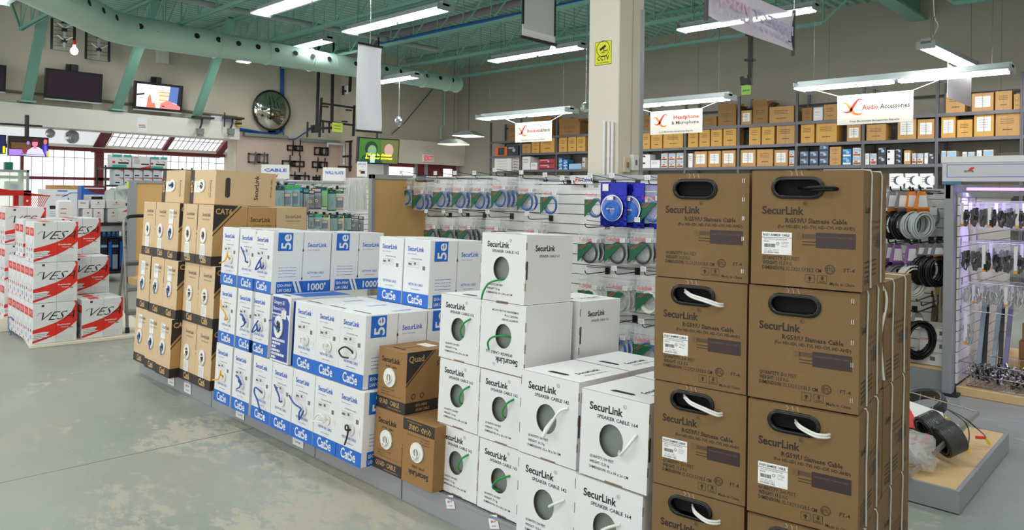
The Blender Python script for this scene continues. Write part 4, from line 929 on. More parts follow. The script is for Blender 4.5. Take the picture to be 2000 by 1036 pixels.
for i in range(3):
    p = P(1199, 356, Y=4.03); t = thing('foil_cable_pouch', 'shiny dark blue foil pouch of ethernet cable, %s on the hook' % ('frontmost', 'second', 'third')[i], 'cable pack', (p.x+.0+.1*i, 4.03+.05*i, p.z-.005*i), (0, 0, .06*i), 'blue foil pouches')
    obj('pouch', cached('foil', foil), t); obj('window', cached('foilwin', foilwin), t); obj('cable_coil', cached('foilcoil', lambda m: [m.tube(ring_pts(.028+.009*k, 20, None, 0, -.024-.002*(k % 2)), .0045, mat('coil_bright_blue', (60, 120, 215), .35), 6, True) for k in range(5)]), t, (0, 0, -.195))
p = P(1199, 356, Y=4.03); hook(p.x, YW-.012, p.z, .3, 'hook carrying the dark blue foil pouches', 'hooks of the cable wall')
mb = MB(); mb.rect(0, .2, 0, .065, PAPER, FRONT(0, 0)); mb.text('CAT6', .045, REDI, FRONT(.015, .016, 0, .0012), 'L', .03, fit=.075); mb.text('Cable', .042, INKB, FRONT(.098, .018, 0, .0012), 'L', .03, fit=.085); mb.box(0, .2, 0, .002, 0, .065, PAPER)
p = P(1116, 357, Y=4.28); solo('shelf_sign', mb, 'white CAT6 Cable sign on the rail of the slatwall', 'sign', (p.x, 4.28, p.z-.01))
# grey shelving rail pieces and things on top of the gondola
mb = MB(); mb.cbox(0, .5, 0, .02, 0, .02, mat('yellow_strip', (210, 190, 50), .5), .003); p = P(1018, 343, Y=4.6); solo('yellow_level', mb, 'long yellow bar lying behind the top rail of the cable slatwall', 'bar', (p.x, 4.6, p.z-.02))
# ---- tool wall running away from the aisle, faces the boxes
XT = -9.0; ya, yb_ = P(500, 350, X=XT).y, P(700, 356, X=XT).y+.15
slatwall('slatwall_gondola', 'white slatwall with tools in teal packaging beyond the kraft boxes', (XT, ya-.25, 0), yb_-ya+.4, 1.49, axis='y', z0=.0)
mb = MB(); mb.box(XT-.6, XT-.55, ya-.25, yb_+.15, 0, 1.5, SLAT); o = solo('gondola_back_panel', mb, 'white rear panel of the tool gondola', 'panel')
TL = [mat('pack_'+n, c, .4) for n, c in (('teal', (18, 110, 104)), ('dark', (38, 48, 52)), ('skyteal', (60, 160, 180)), ('green', (70, 180, 40)), ('navy', (30, 50, 110)), ('cream', (220, 200, 160)))]
def blister(label, kind, px, py, w, h, name='tool_pack'):
    p = P(px, py, X=XT+.24); t = thing(name, label, 'tool pack', p, (0, 0, pi/2-.45), 'tool packs on the white slatwall')
    mb = MB(); mb.cbox(-w/2, w/2, 0, .004, -h, 0, TL[kind], .0015); mb.rect(-w*.4, w*.4, -h*.16, -h*.03, TL[(kind+1) % 6], FRONT(0, 0)); mb.text(('PRO', 'TOOL', 'KIT')[kind % 3], .02, STK, FRONT(0, -h*.13), 'C', .02); obj('backing_card', mb, t)
    mb = MB()
    if kind == 1: mb.cyl((0, -.012, -h*.9), (0, -.012, -h*.5), .012, TL[1]); mb.cyl((0, -.012, -h*.5), (0, -.012, -h*.25), .005, TL[2])
    elif kind == 0: mb.tube([(-.02, -.01, -h*.9), (-.022, -.01, -h*.6), (0, -.01, -h*.45), (.004, -.01, -h*.28)], .007, TL[2], 7); mb.tube([(.02, -.01, -h*.9), (.022, -.01, -h*.6), (0, -.01, -h*.45), (-.004, -.01, -h*.28)], .007, TL[2], 7)
    elif kind == 3: mb.cbox(-w*.38, -w*.05, -.02, -.002, -h*.85, -h*.4, TL[3], .004); mb.cbox(w*.05, w*.38, -.02, -.002, -h*.85, -h*.4, TL[3], .004)
    elif kind == 4: mb.cbox(-w*.4, w*.4, -.03, -.002, -h*.9, -h*.35, TL[1], .006); mb.ring(.012, .02, TL[5], FRONT(0, -h*.6, -.031), 14)
    else: mb.cbox(-w*.32, w*.32, -.02, -.002, -h*.85, -h*.35, TL[4], .004); mb.rect(-w*.25, w*.25, -h*.5, -h*.38, TL[5], FRONT(0, 0, -.021))
    obj('tool', mb, t)
    mb = MB(); mb.cbox(-w*.44, w*.44, -.034, -.001, -h*.95, -h*.22, CLEAR2, .005); obj('blister_cover', mb, t)
    hook(XT+.012, p.y, p.z+.004, .26, 'hook of the tool wall holding the %s' % label.replace(' hanging', '').replace(' of the white slatwall', '').replace(', counted from the kraft boxes', ''), 'hooks of the tool wall', axis='x', tag_=(int(px) % 3 == 0))
    return t
K = [(546, 363, 0, .13, .3), (560, 362, 2, .16, .3), (575, 361, 2, .15, .3), (586, 366, 1, .08, .34), (598, 368, 1, .08, .34), (606, 372, 4, .12, .25), (618, 368, 4, .14, .28), (628, 365, 3, .17, .28), (648, 370, 0, .12, .3), (664, 372, 5, .14, .28), (676, 368, 1, .1, .3)]
for i, (a, b, k, w, h) in enumerate(K): blister('%s tool pack hanging on the upper hooks, counted from the kraft boxes' % ORD(i), k, a, b, w, h)
K = [(608, 418, 1, .08, .2), (620, 418, 2, .12, .2), (634, 420, 5, .14, .22), (650, 420, 0, .14, .22), (662, 422, 5, .14, .22), (676, 420, 0, .16, .22), (690, 422, 4, .16, .22), (700, 423, 4, .15, .22)]
for i, (a, b, k, w, h) in enumerate(K): blister('%s tool pack hanging on the lower hooks of the white slatwall' % ORD(i), k, a, b, w, h)

# long bundle of cable ties in clear bags
for i in range(3):
    p = P(700-4*i, 348, X=-8.2+.06*i); t = thing('cable_tie_pack', 'long clear pack of white cable ties beside the grey post, %s' % ('in front', 'second', 'third')[i], 'cable ties', p, (0, 0, .9), 'white cable tie packs')
    mb = MB(); r = random.Random(i)
    for k in range(26): x = r.uniform(-.11, .11); mb.tube([(x*.75, r.uniform(-.01, .01), -.02), (x, r.uniform(-.02, .02), -.2), (x*1.1+r.uniform(-.02, .02), r.uniform(-.02, .02), -.42)], .004, mat('nylon_white', (232, 234, 232), .4), 4)
    obj('tie_bundle', mb, t); mb = MB(); mb.cbox(-.13, .13, -.03, .03, -.45, 0, CLEAR, .01); obj('clear_bag', mb, t)
def placard(px, py, w, h, X, label, words_, rot=0, name='shelf_sign'):
    p = P(px, py, X=X); t = thing(name, label, 'sign', p, (0, 0, pi/2-.5+rot)); mb = MB(); mb.box(0, w, 0, .004, 0, h, PAPER)
    for s, z, c, f_ in words_: mb.text(s, h*.32, c, FRONT(w/2, z*h), 'C', .03, fit=f_*w)
    obj('board', mb, t); mb = MB(); mb.cyl((w*.2, .002, -.08), (w*.2, .002, 0), .004, CHROME, 6); obj('stand', mb, t); mb = MB(); mb.cyl((w*.8, .002, -.08), (w*.8, .002, 0), .004, CHROME, 6); obj('stand', mb, t)
placard(510, 349, .36, .19, XT-.1, 'white sign lettered CABLE TV standing on the tool wall', [('CABLE', .5, INKB, .8), ('TV', .12, REDI, .2)])
placard(630, 353, .32, .19, XT-.1, 'white sign lettered WALL PLATE standing on the tool wall', [('WALL PLATE', .5, INKB, .8)])
p = P(697, 345, X=-8.6); t = thing('shelf_sign', 'small white portrait sign with a picture beside the green screen television', 'sign', p, (0, 0, .9)); mb = MB(); mb.box(0, .14, 0, .003, 0, .21, PAPER); mb.text('SPECIAL', .03, INKB, FRONT(.07, .165), 'C', .02, fit=.11); mb.text('9.99', .02, INKB, FRONT(.07, .13), 'C'); mb.disc(.018, mat('orange_dot', (240, 150, 40), .5), FRONT(.045, .08), 14); mb.rect(.05, .11, .04, .08, BLK, FRONT(0, 0)); obj('board', mb, t)
# ================================================================ back wall shelving
YS = 12.2
ups = [P(px, 330, Y=YS).x for px in (957, 1016, 1086)]; st_ = 1.045
ux = [P(px, 300, Y=YS).x for px in (1337.6, 1441.8, 1555, 1685, 1829, 1995)]
zA = P(1500, 241, Y=YS).z; zB = P(1561, 280, Y=YS).z; zC = P(1560, 324, Y=YS).z; zT = P(1831, 165, Y=YS).z
ALLU = ups+[ups[2]+1.03, ups[2]+2.06]+ux+[ux[-1]+1.04, ux[-1]+2.08]
ALLU = sorted(ALLU)
def shelf_bay(i, x0, x1):
    t = thing('steel_shelving', 'grey steel shelving bay against the back wall, %s from the corner end' % ORD(i), 'shelving', (x0, YS, 0), group='grey shelving bays along the back wall')
    W_ = x1-x0; top = zT if i > 0 else P(957, 240, Y=YS).z
    for y in (0, .5):
        mb = MB(); mb.box(-.02, .02, y, y+.035, 0, top+(.08 if i > 2 else 0), GREY); mb.box(-.003, .003, y-.001, y, 0, top, mat('upright_slots', (60, 60, 66), .6)); obj('upright', mb, t)
    for z in (.12, .6, 1.05, zC-.42, zC, zB, zA) if i else (.6, 1.4, zC-.02, zB-.04, zA-.06):
        mb = MB(); mb.box(.0, W_-.022, 0, .53, z-.035, z-.03, GREY); mb.box(0, W_-.022, -.004, .006, z-.05, z, GREY); mb.box(0, W_-.022, .006, .53, z-.006, z, GREY); obj('shelf_board', mb, t)
    mb = MB(); mb.box(0, W_-.022, .5, .52, top-.12, top-.09, BLK); obj('cross_bar', mb, t)
    return t
for i in range(len(ALLU)-1): shelf_bay(i, ALLU[i], ALLU[i+1])
CB = {'k': KRAFT, 'y': KRAFTY, 'd': KRAFTD, 'w': WHC, 'g': mat('box_greyblue', (90, 100, 125), .5), 'b': mat('box_blue', (30, 120, 180), .5), 'r': mat('box_red', (176, 48, 60), .5), 'o': mat('box_orange', (214, 100, 40), .5), 'n': mat('box_dark', (48, 52, 60), .5), 'l': mat('box_lightblue', (150, 185, 220), .5), 'c': mat('box_cream', (222, 208, 190), .5), 't': mat('box_tealprint', (60, 170, 165), .5)}
KN = {'k': 'tan', 'y': 'yellow-brown', 'd': 'dark brown', 'w': 'white', 'g': 'grey-blue', 'b': 'blue', 'r': 'red', 'o': 'orange', 'n': 'dark', 'l': 'pale blue', 'c': 'cream', 't': 'teal'}
def stock(px0, px1, py_top, z, kind, label, extra='', Y=YS+.03, depth=.3, group=None, name='stock_box', cat='box'):
    x0, x1 = P(px0, 300, Y=Y).x+.004, P(px1, 300, Y=Y).x-.004; w = x1-x0; h = P((px0+px1)/2, py_top, Y=Y).z-z; m = CB[kind]; d = max(.1, min(depth, .45))
    bi = max([i for i in range(len(ALLU)) if ALLU[i] <= (x0+x1)/2+.02] or [0]); x0 = max(x0, ALLU[bi]+.023); x1 = min(x1, ALLU[min(bi+1, len(ALLU)-1)]-.023); w = max(x1-x0, .03)
    t = thing(name, label, cat, (x0, Y, z+.0005), (0, 0, 0), group); mb = MB(); f = FRONT(0, 0); h = max(h, .03)
    mb.cbox(0, w, 0, d, 0, h, m, .003)
    if kind in 'kyd': mb.rect(w*.47, w*.53, h*.0, h, TAPE, FRONT(0, 0, 0, .001)); scribble(mb, f, w*.2, h*.75, w*.55, 3, INKK, h*.03, h*.09, int(px0)); scribble(mb, f, w*.3, h*.3, w*.4, 1, INKK, h*.05, h*.09, int(px0))
    elif kind == 'w': mb.rect(w*.1, w*.4, h*.6, h*.85, BLK, f) if 'd' in extra else scribble(mb, f, w*.15, h*.8, w*.6, 3, INKG, h*.04, h*.12, int(px0))
    elif kind in 'gbrnt': mb.rect(w*.06, w*.94, h*.08, h*.3, CB['w'] if kind in 'bt' else CB['n'], f); mb.disc(min(w, h)*.2, CB['l'], FRONT(w*.6, h*.55), 12); scribble(mb, f, w*.1, h*.88, w*.5, 2, STK, h*.05, h*.12, int(px0))
    elif kind == 'c': mb.rect(w*.08, w*.92, h*.55, h*.92, CB['l'], f); mb.rect(w*.08, w*.92, h*.08, h*.3, mat('box_brown_print', (120, 90, 80), .5), f); mb.rect(w*.2, w*.6, h*.36, h*.5, REDI, f)
    elif kind == 'o': mb.rect(w*.25, w*.8, h*.1, h*.9, CB['n'], f)
    if 'x' in extra:   # grid of small boxes drawn as seams between real small cartons
        pass
    obj('carton', mb, t)
    if 'p' in extra: mb = MB(); mb.rect(w*.15, w*.85, h*.22, h*.82, PAPER, FRONT(0, 0, 0, .001)); scribble(mb, FRONT(0, 0, 0, .0018), w*.22, h*.7, w*.5, 4, INKG, h*.02, h*.1, int(px0)); obj('paper_label', mb, t)
    if 'f' in extra:
        mb = MB(); mb.add([(0, 0, h), (w, 0, h), (w*.95, -.05, h+.1), (w*.05, -.05, h+.1)], [(0, 1, 2, 3)], m); mb.add([(0, d, h), (w, d, h), (w*.98, d+.03, h+.12), (w*.02, d+.03, h+.12)], [(0, 3, 2, 1)], m); mb.add([(w, 0, h), (w, d, h), (w+.08, d, h+.05), (w+.08, 0, h+.05)], [(0, 1, 2, 3)], m); obj('open_flap', mb, t)
    return t
BAYN = [ALLU[i] for i in range(len(ALLU))]
CNT = {}
def bayof(px):
    x = P(px, 300, Y=YS).x
    return max(i for i in range(len(ALLU)) if ALLU[i] <= x+.02)
def put(row, z, lst):
    for e in lst:
        a, b, y, k = e[:4]; ex = e[4] if len(e) > 4 else ''; n = e[5] if len(e) > 5 else 1; bi = bayof((a+b)/2); key = (row, bi); 
        zz = z-(.02 if row == 'lower' and bi == 0 else .04 if row == 'middle' and bi == 0 else .06 if row == 'upper' and bi == 0 else 0)
        H = P((a+b)/2, y, Y=YS+.03).z-zz
        for s in range(n):
            CNT[key] = CNT.get(key, 0)+1; top = zz+H*(s+1)/n; 
            yy = 376; pt = Vector(((P(a, 300, Y=YS+.03).x+P(b, 300, Y=YS+.03).x)/2, YS+.03, top))-Vector((0, 0, EYE)); D_ = pt.dot(FW); pyy = 376-F*pt.dot(U2)/D_
            stock(a, b, pyy, zz+H*s/n, k, '%s carton%s, %s in shelving bay %s from the corner, %s shelf' % (KN[k], ' with a paper label' if 'p' in ex else ' with open flaps' if 'f' in ex else '', ORD(CNT[key]-1), ORD(bi), row), ex, group='cartons on the %s shelf' % row, depth=.3 if n == 1 else .2)
put('upper', zA, [(992, 1014, 243, 'd'), (1042, 1078, 238, 'd', 'f'), (1091, 1132, 241, 'd', 'f'), (1254, 1270, 226, 'd'), (1374, 1399, 228, 'd'), (1401, 1437, 214, 'd', 'f'), (1446, 1467, 216, 'k', 'p'), (1469, 1499, 207, 'd', 'f'), (1501, 1550, 208, 'k'), (1565, 1586, 211, 'd'), (1587, 1606, 210, 'w', 'p'), (1607, 1634, 204, 'k'), (1640, 1680, 200, 'k'), (1692, 1730, 192, 'd'), (1845, 1884, 180, 'k'), (1896, 1940, 182, 'k', 'p'), (1942, 1976, 178, 'k'), (1978, 1992, 184, 'k')])
put('middle', zB, [(967, 990, 287, 'o'), (991, 1012, 285, 'n'), (1019, 1036, 281, 'k'), (1038, 1053, 272, 'y'), (1055, 1083, 268, 'y'), (1091, 1107, 267, 'y'), (1109, 1125, 266, 'y'), (1126, 1143, 265, 'y'), (1254, 1269, 257, 'y'), (1271, 1293, 262, 'y'), (1295, 1334, 258, 'y'), (1343, 1363, 254, 'y'), (1365, 1386, 253, 'y'), (1388, 1410, 250, 'y'), (1412, 1438, 246, 'y'), (1462, 1485, 246, 'y'), (1487, 1512, 245, 'y'), (1516, 1552, 243, 'k'), (1563, 1590, 240, 'y'), (1593, 1634, 238, 'y'), (1653, 1681, 244, 'k', 'p'), (1691, 1730, 243, 'k'), (1752, 1789, 231, 'k', 'p'), (1791, 1825, 233, 'k', 'p'), (1837, 1866, 227, 'y', 'p'), (1868, 1899, 234, 'y'), (1901, 1941, 220, 'y', 'p'), (1943, 1992, 221, 'k')])
put('lower', zC, [(966, 999, 308, 'w', '', 5), (1001, 1014, 306, 'c', '', 5), (1020, 1036, 306, 'w'), (1037, 1049, 318, 'w'), (1052, 1084, 311, 'r', '', 2), (1091, 1099, 309, 'b', '', 3), (1100, 1109, 312, 'b', '', 3), (1111, 1136, 320, 'l'), (1137, 1143, 308, 'c', '', 2), (1254, 1270, 302, 'w', 'd', 2), (1271, 1289, 313, 'w'), (1291, 1304, 300, 'c', '', 2), (1306, 1319, 300, 'c', '', 2), (1321, 1335, 299, 'c', '', 2), (1344, 1353, 300, 'w'), (1356, 1381, 296, 'k', 'p'), (1383, 1408, 295, 'k', 'p'), (1410, 1437, 294, 'k', 'p'), (1446, 1476, 293, 'k', 'p'), (1478, 1510, 292, 'k'), (1512, 1539, 293, 'k', 'p'), (1541, 1552, 294, 'c', '', 2), (1562, 1579, 296, 'g', '', 2), (1581, 1598, 296, 'g', '', 2), (1600, 1618, 282, 'g', '', 3), (1620, 1643, 287, 'k', '', 2), (1645, 1663, 291, 'b', '', 2), (1665, 1682, 289, 'c', '', 2), (1689, 1698, 300, 'w'), (1699, 1712, 300, 'c'), (1714, 1731, 288, 'n', '', 2), (1732, 1747, 293, 'w', 'd', 2), (1749, 1762, 291, 'n', '', 3), (1765, 1779, 294, 'k', 'p'), (1781, 1790, 300, 'c'), (1791, 1803, 300, 'c'), (1805, 1813, 299, 'w'), (1814, 1826, 299, 'n'), (1838, 1848, 295, 'c'), (1849, 1868, 295, 'c'), (1879, 1889, 297, 'w'), (1890, 1904, 297, 'c'), (1907, 1918, 294, 'w'), (1920, 1941, 293, 'c')])
for i, (a, b) in enumerate(((1737, 1765), (1768, 1794), (1797, 1824))):     # white cartons with round print
    t = stock(a, b, 339, zC-.42, 'w', 'white carton with a half-filled round print below the lower shelf, %s' % ORD(i), group='white cartons with round print', name='stock_box')
    mb = MB(); mb.disc(.07, CB['g'], FRONT(.13, .17), 24); mb.disc(.07, WHITE, FRONT(.165, .17, 0, .001), 24); obj('round_print', mb, t)
# ================================================================ pile of white and red network cable boxes
VR = mat('carton_red', (222, 44, 32), .5); VB = (.165, .335, .35)
def v_body(m):
    w, d, h = VB; shell(m, w, h, d, WHC)
    s = SIDE(0, 0, w, .0012); top = [(0, .35), (.27, .42), (.52, .5), (.76, .63), (.92, .79), (.965, .92), (.935, 1)]; bot = [(1, .5), (.87, .38), (.7, .27), (.52, .18), (.27, .1), (0, .02)]
    pts = [(a*d, b*h) for a, b in top]+[(d, h)]+[(a*d, b*h) for a, b in bot]
    # split in quads so that the concave outline fills cleanly
    T = [(0, .35), (.27, .42), (.52, .5), (.7, .59), (.87, .73), (.965, .92), (1, 1)]; B = [(0, .02), (.27, .1), (.52, .18), (.7, .27), (.87, .38), (.965, .47), (1, .5)]
    for i in range(6): m.poly([(B[i][0]*d, B[i][1]*h), (B[i+1][0]*d, B[i+1][1]*h), (T[i+1][0]*d, T[i+1][1]*h), (T[i][0]*d, T[i][1]*h)], VR, s)
    m.poly([(.935*d, h), (.965*d, .92*h), (d, h)], VR, s)
    m.poly([(0, .26*h), (.25*d, .29*h), (.37*d, .28*h), (.3*d, .2*h), (.4*d, .19*h), (0, .08*h)], WHC, SIDE(0, 0, w, .002)); scribble(m, SIDE(0, 0, w, .003), .01, .085, .1, 4, INKG, .004, .014, 2)
    m.text('VESA', .105, BLACK, SIDE(.028, h*.57, w, .0026), 'L', -.012, shear=.55, res=2, fit=d*.84); m.tube([(w+.002, .03, h*.7), (w+.002, .045, h*.76), (w+.002, .075, h*.775)], .0012, BLACK, 4)
    m.rect(.065, .085, h-.03, h-.013, mat('logo_dark', (60, 30, 40), .5), s); m.text('Residential', .018, WHITE, SIDE(d*.55, h*.42, w, .002), 'L', .03, shear=.2, fit=d*.29); m.text('Category', .015, WHITE, SIDE(d*.63, h*.36, w, .002), 'L', .02, shear=.2, fit=d*.17); m.text('5e', .024, BLACK, SIDE(d*.83, h*.33, w, .002), 'L', .02, shear=.2)
    scribble(m, s, d*.55, h*.16, d*.36, 5, INKG, .0012, .011, 7); m.rect(d*.52, d*.524, 0, h, SLIT, SIDE(0, 0, w, .0024))
    f = FRONT(0, 0); m.rect(.01, w-.002, h*.66, h*.86, VR, f); scribble(m, FRONT(0, 0, 0, .001), .04, h*.8, .09, 3, WHITE, .004, .011, 5); m.rect(.05, .12, h*.5, h*.6, PAPER, FRONT(0, 0, 0, .001)); scribble(m, f, .04, h*.45, .1, 6, INKG, .0015, .012, 6); m.disc(.012, SLIT, FRONT(w*.5, h*.32), 12); scribble(m, f, .06, h*.2, .05, 3, INKB, .006, .012, 11)
    m.rect(w*.1, w*.9, d*.2, d*.45, VR, TOP(0, 0, h)); m.disc(.012, SLIT, TOP(w*.3, d*.35, h, .001), 10); m.disc(.012, SLIT, TOP(w*.7, d*.55, h, .001), 10)
VO = Matrix.Translation((-7.298, 1.698, 0)) @ Matrix.Rotation(radians(-7.5), 4, 'Z')
def v_box(u, v, r, label, lead_=None, g='white and red network cable cartons', org=None):
    fd = Vector((sin(radians(3)), cos(radians(3)), 0)); p = Vector((-7.298, 1.698, .028+r*.353))+fd*v+Vector((u, -u*.03, 0))-Vector((VB[0]*cos(radians(3)), -VB[0]*sin(radians(3)), 0))
    if org is not None: p = org+fd*(v-VB[1])+Vector((u, -u*.03, r*.353))-Vector((VB[0]*cos(radians(3)), -VB[0]*sin(radians(3)), 0))
    t = thing('network_cable_box', label, 'box', p, (0, 0, radians(-3)), g)
    obj('carton', cached('vb', v_body), t)
    if lead_: obj('cable_lead', cached('vl', lambda m: lead(m, smooth([(.07, 0, .11), (.06, -.02, .14), (.0, -.03, .12), (.02, -.03, 0.04), (.08, -.02, -.03), (.03, -.02, -.1)], 5), 'blue', .004)), t)
    return t
ROWN = ('bottom', 'middle', 'top')
for r in range(3):
    for k in range(11):
        if r == 2 and k in (2, 3): continue
        v_box(-.168*k, 0 if not (r == 2 and k > 3) else .05, r, 'VESA carton of the near pile, %s row, %s from its corner' % (ROWN[r], ORD(k)), (r == 0 and k == 4))
for k in range(4): v_box(-.168*k, .375, 0, 'VESA carton on the board beside the ladder, %s from the aisle' % ORD(k))
for k in range(4): v_box(-.17*k-.42, .375, 1, 'VESA carton behind the near pile, middle row, %s from the aisle' % ORD(k))
for k in range(3): v_box(-.17*k-.72, .375, 2, 'VESA carton behind the near pile, top row, %s from the aisle' % ORD(k))
FP = P(90, 405, D=7.2); FP.z = .13
for k in range(4):
    for r in range(3): v_box(-.17*k, 0, r, 'VESA carton of the far pile by the basket, %s level, %s along' % (ROWN[r], ORD(k)), org=FP)
for k in range(0): v_box(-2.3-.168*k, .22, 3, 'white and red VESA carton lying highest of all beside the red basket, %s' % ORD(k))
for r in range(0): v_box(-2.47, .12, r, 'white and red VESA carton holding up the highest one, %s level' % ROWN[r])
mb = MB(); a = VO; mb.cbox(-3.0, .02, -.02, 1.0, 0, .026, mat('board_pale', (232, 224, 205), .6), .003, a); mb.cbox(FP.x-.9, FP.x+.02, FP.y-.4, FP.y+.02, .0, .128, mat('board_pale', (232, 224, 205), .6), .004); solo('floor_board', mb, 'pale wooden board on the floor under the white and red cartons', 'board')
# small step ladder
t = thing('step_ladder', 'grey folding step ladder with a black handle beside the white and red cartons', 'ladder', (-7.32, 2.47, 0.026), (0, 0, radians(82)))
AL = mat('ladder_grey', (150, 148, 146), .35, .6); W_ = .44
for x in (0, W_): mb = MB(); mb.tube(smooth([(x, 0, .0), (x, .14, .6), (x, .24, 1.0), (x+(.03 if x == 0 else -.03), .26, 1.07)], 5), .014, AL, 8); obj('front_leg', mb, t); mb = MB(); mb.tube([(x, .55, 0), (x, .3, .5), (x, .18, .8)], .013, AL, 8); obj('rear_leg', mb, t); mb = MB(); mb.cyl((x, 0, 0), (x, .012, .05), .018, BLKP); obj('rubber_foot', mb, t)
for z in (.16, .38, .62): mb = MB(); mb.cbox(0, W_, .24*z-.02, .24*z+.14, z, z+.035, AL if z < .6 else mat('ladder_step_dark', (88, 88, 90), .5), .006); obj('step', mb, t)
mb = MB(); mb.tube(smooth([(.03, .26, 1.07), (.08, .265, 1.09), (.36, .265, 1.09), (.41, .26, 1.07)], 5), .017, BLKP, 8); obj('handle', mb, t)
# ================================================================ far shelf, table and goods before the windows
t = thing('end_panel', 'maple end panel with a grey post behind the kraft Cat6 boxes', 'end panel', (-11.3, 3.84, 0)); mb = MB(); mb.box(-.02, .01, .06, .62, .1, 1.46, WOODP); obj('wood_panel', mb, t); mb = MB(); mb.box(-.05, .03, -.04, .06, 0, 1.5, GREYL); mb.box(-.05, .03, .06, .64, 1.46, 1.5, GREYL); obj('post', mb, t); mb = MB(); mb.box(-.05, .5, -.04, .64, 0, .1, LAM); obj('foot', mb, t)
mb = MB(); mb.rect(0, .06, 0, .1, mat('note_yellow', (206, 226, 90), .6), FRONT(0, 0)); obj('yellow_note', mb, t, (-.02, -.06, 1.38), (0, 0, .7))
X1 = -13.2
t = thing('wire_shelving', 'black wire shelving holding camera kit boxes in front of the windows', 'shelving', (X1, 4.05, 0))
for y in (.03, 1.45):
    for x in (0, -.42): mb = MB(); mb.cyl((x, y, 0), (x, y, 1.76), .016, BLK, 8); obj('post', mb, t)
for z in (.35, .8, P(260, 362, X=X1).z, P(260, 328, X=X1).z): mb = MB(); mb.box(-.43, .01, .02, 1.46, z-.03, z-.022, BLK); mb.box(0, .012, .02, 1.46, z-.03, z, BLK); mb.box(-.43, .0, .02, 1.46, z-.006, z, BLK); obj('wire_shelf', mb, t)
def xbox(px0, px1, py0, py1, X, kind, label, name='stock_box', cat='box', depth=.25, group=None, z=None):
    """box whose face looks towards +x, measured on that face"""
    a, c = P(px0, py1, X=X), P(px1, py1, X=X); z0 = (a.z+c.z)/2 if z is None else z; h = P((px0+px1)/2, py0, X=X).z-z0; W_ = c.y-a.y
    t = thing(name, label, cat, (X, a.y+.003, z0), (0, 0, pi/2), group); mb = MB(); f = FRONT(0, 0); W_ -= .006
    if kind == 'kit':
        mb.cbox(0, W_, 0, depth, 0, h, WHC, .003); mb.rect(0, W_*.48, h*.78, h, CB['t'], f); mb.rect(W_*.6, W_, h*.8, h, CB['t'], f); mb.rect(0, W_*.75, 0, h*.2, CB['t'], f); mb.rect(W_*.3, W_*.85, h*.28, h*.42, BLK, f); mb.rect(0, W_*.14, h*.3, h*.48, VR, f)
        for s in (.3, .68): mb.poly([(W_*s, h*.7), (W_*(s+.18), h*.48), (W_*(s+.2), h*.54)], CB['n'], f)
    elif kind == 'kit2': mb.cbox(0, W_, 0, depth, 0, h, WHC, .003); scribble(mb, f, W_*.1, h*.7, W_*.3, 5, INKG, h*.03, h*.08, 3); mb.rect(W_*.5, W_*.95, h*.25, h*.38, CB['n'], f); mb.poly([(W_*.4, 0), (W_, 0), (W_, h*.2)], VR, f); mb.rect(W_*.05, W_*.35, h*.8, h*.86, VR, f)
    elif kind == 'cam': mb.cbox(0, W_, 0, depth, 0, h, mat('box_pale_blue', (206, 214, 226), .5), .003); mb.rect(W_*.1, W_*.6, h*.25, h*.4, BLK, f); mb.poly([(W_*.4, h), (W_, h), (W_, h*.75)], CB['o'], f)
    elif kind == 'modem':
        mb.cbox(0, W_, 0, depth, 0, h, mat('box_cool_white', (226, 230, 238), .5), .004); mb.rect(W_*.4, W_*.7, h*.93, h*.97, INKB, f); mb.text('wireless', h*.1, INKG, FRONT(W_*.35, h*.8), 'L', .01); mb.rect(W_*.18, W_*.45, h*.42, h*.52, BLK, f); mb.tube([(W_*.72, -.002, h*.3), (W_*.76, -.002, h*.5), (W_*.72, -.002, h*.75)], .008, INKB, 4); mb.tube([(W_*.55, -.002, h*.78), (W_*.8, -.002, h*.9), (W_, -.002, h*.9)], .006, INKB, 4); scribble(mb, f, W_*.2, h*.35, W_*.3, 4, INKB, h*.012, h*.06, 5)
    elif kind == 'kit3': mb.cbox(0, W_, 0, depth, 0, h, BLUE, .003); mb.poly([(W_*.05, h), (W_*.3, h*.65), (W_*.6, h*.5), (W_, h*.45), (W_, h)], mat('print_maroon', (110, 26, 48), .5), f); mb.rect(W_*.1, W_*.92, h*.1, h*.42, CB['w'], FRONT(0, 0, 0, .001)); mb.rect(W_*.4, W_*.85, h*.12, h*.3, BLK, FRONT(0, 0, 0, .0016)); mb.rect(W_*.12, W_*.9, h*.8, h*.87, WHITE, FRONT(0, 0, 0, .0016))
    elif kind == 'plain': mb.cbox(0, W_, 0, depth, 0, h, WHC, .004); mb.disc(min(W_, h)*.1, VR, FRONT(W_*.5, h*.7), 10); scribble(mb, f, W_*.3, h*.5, W_*.4, 2, INKG, h*.02, h*.07, 3)
    elif kind == 'blue': mb.cbox(0, W_, 0, depth, 0, h, CB['b'], .003); mb.rect(W_*.25, W_*.7, h*.3, h*.7, CB['l'], f)
    elif kind == 'navy': mb.cbox(0, W_, 0, depth, 0, h, mat('box_navy_black', (24, 32, 60), .4), .003); mb.rect(W_*.02, W_*.3, h*.1, h*.9, BLUE, f); mb.rect(W_*.35, W_*.95, h*.72, h*.8, CB['l'], f); mb.rect(W_*.4, W_*.9, h*.05, h*.5, mat('box_print_grey', (150, 165, 190), .4), f)
    else: mb.cbox(0, W_, 0, depth, 0, h, CB[kind], .003); scribble(mb, f, W_*.2, h*.7, W_*.5, 1, INKK, h*.1, h*.1, 3)
    obj('carton', mb, t); return t
zz1, zz2 = P(260, 328, X=X1).z, P(260, 362, X=X1).z
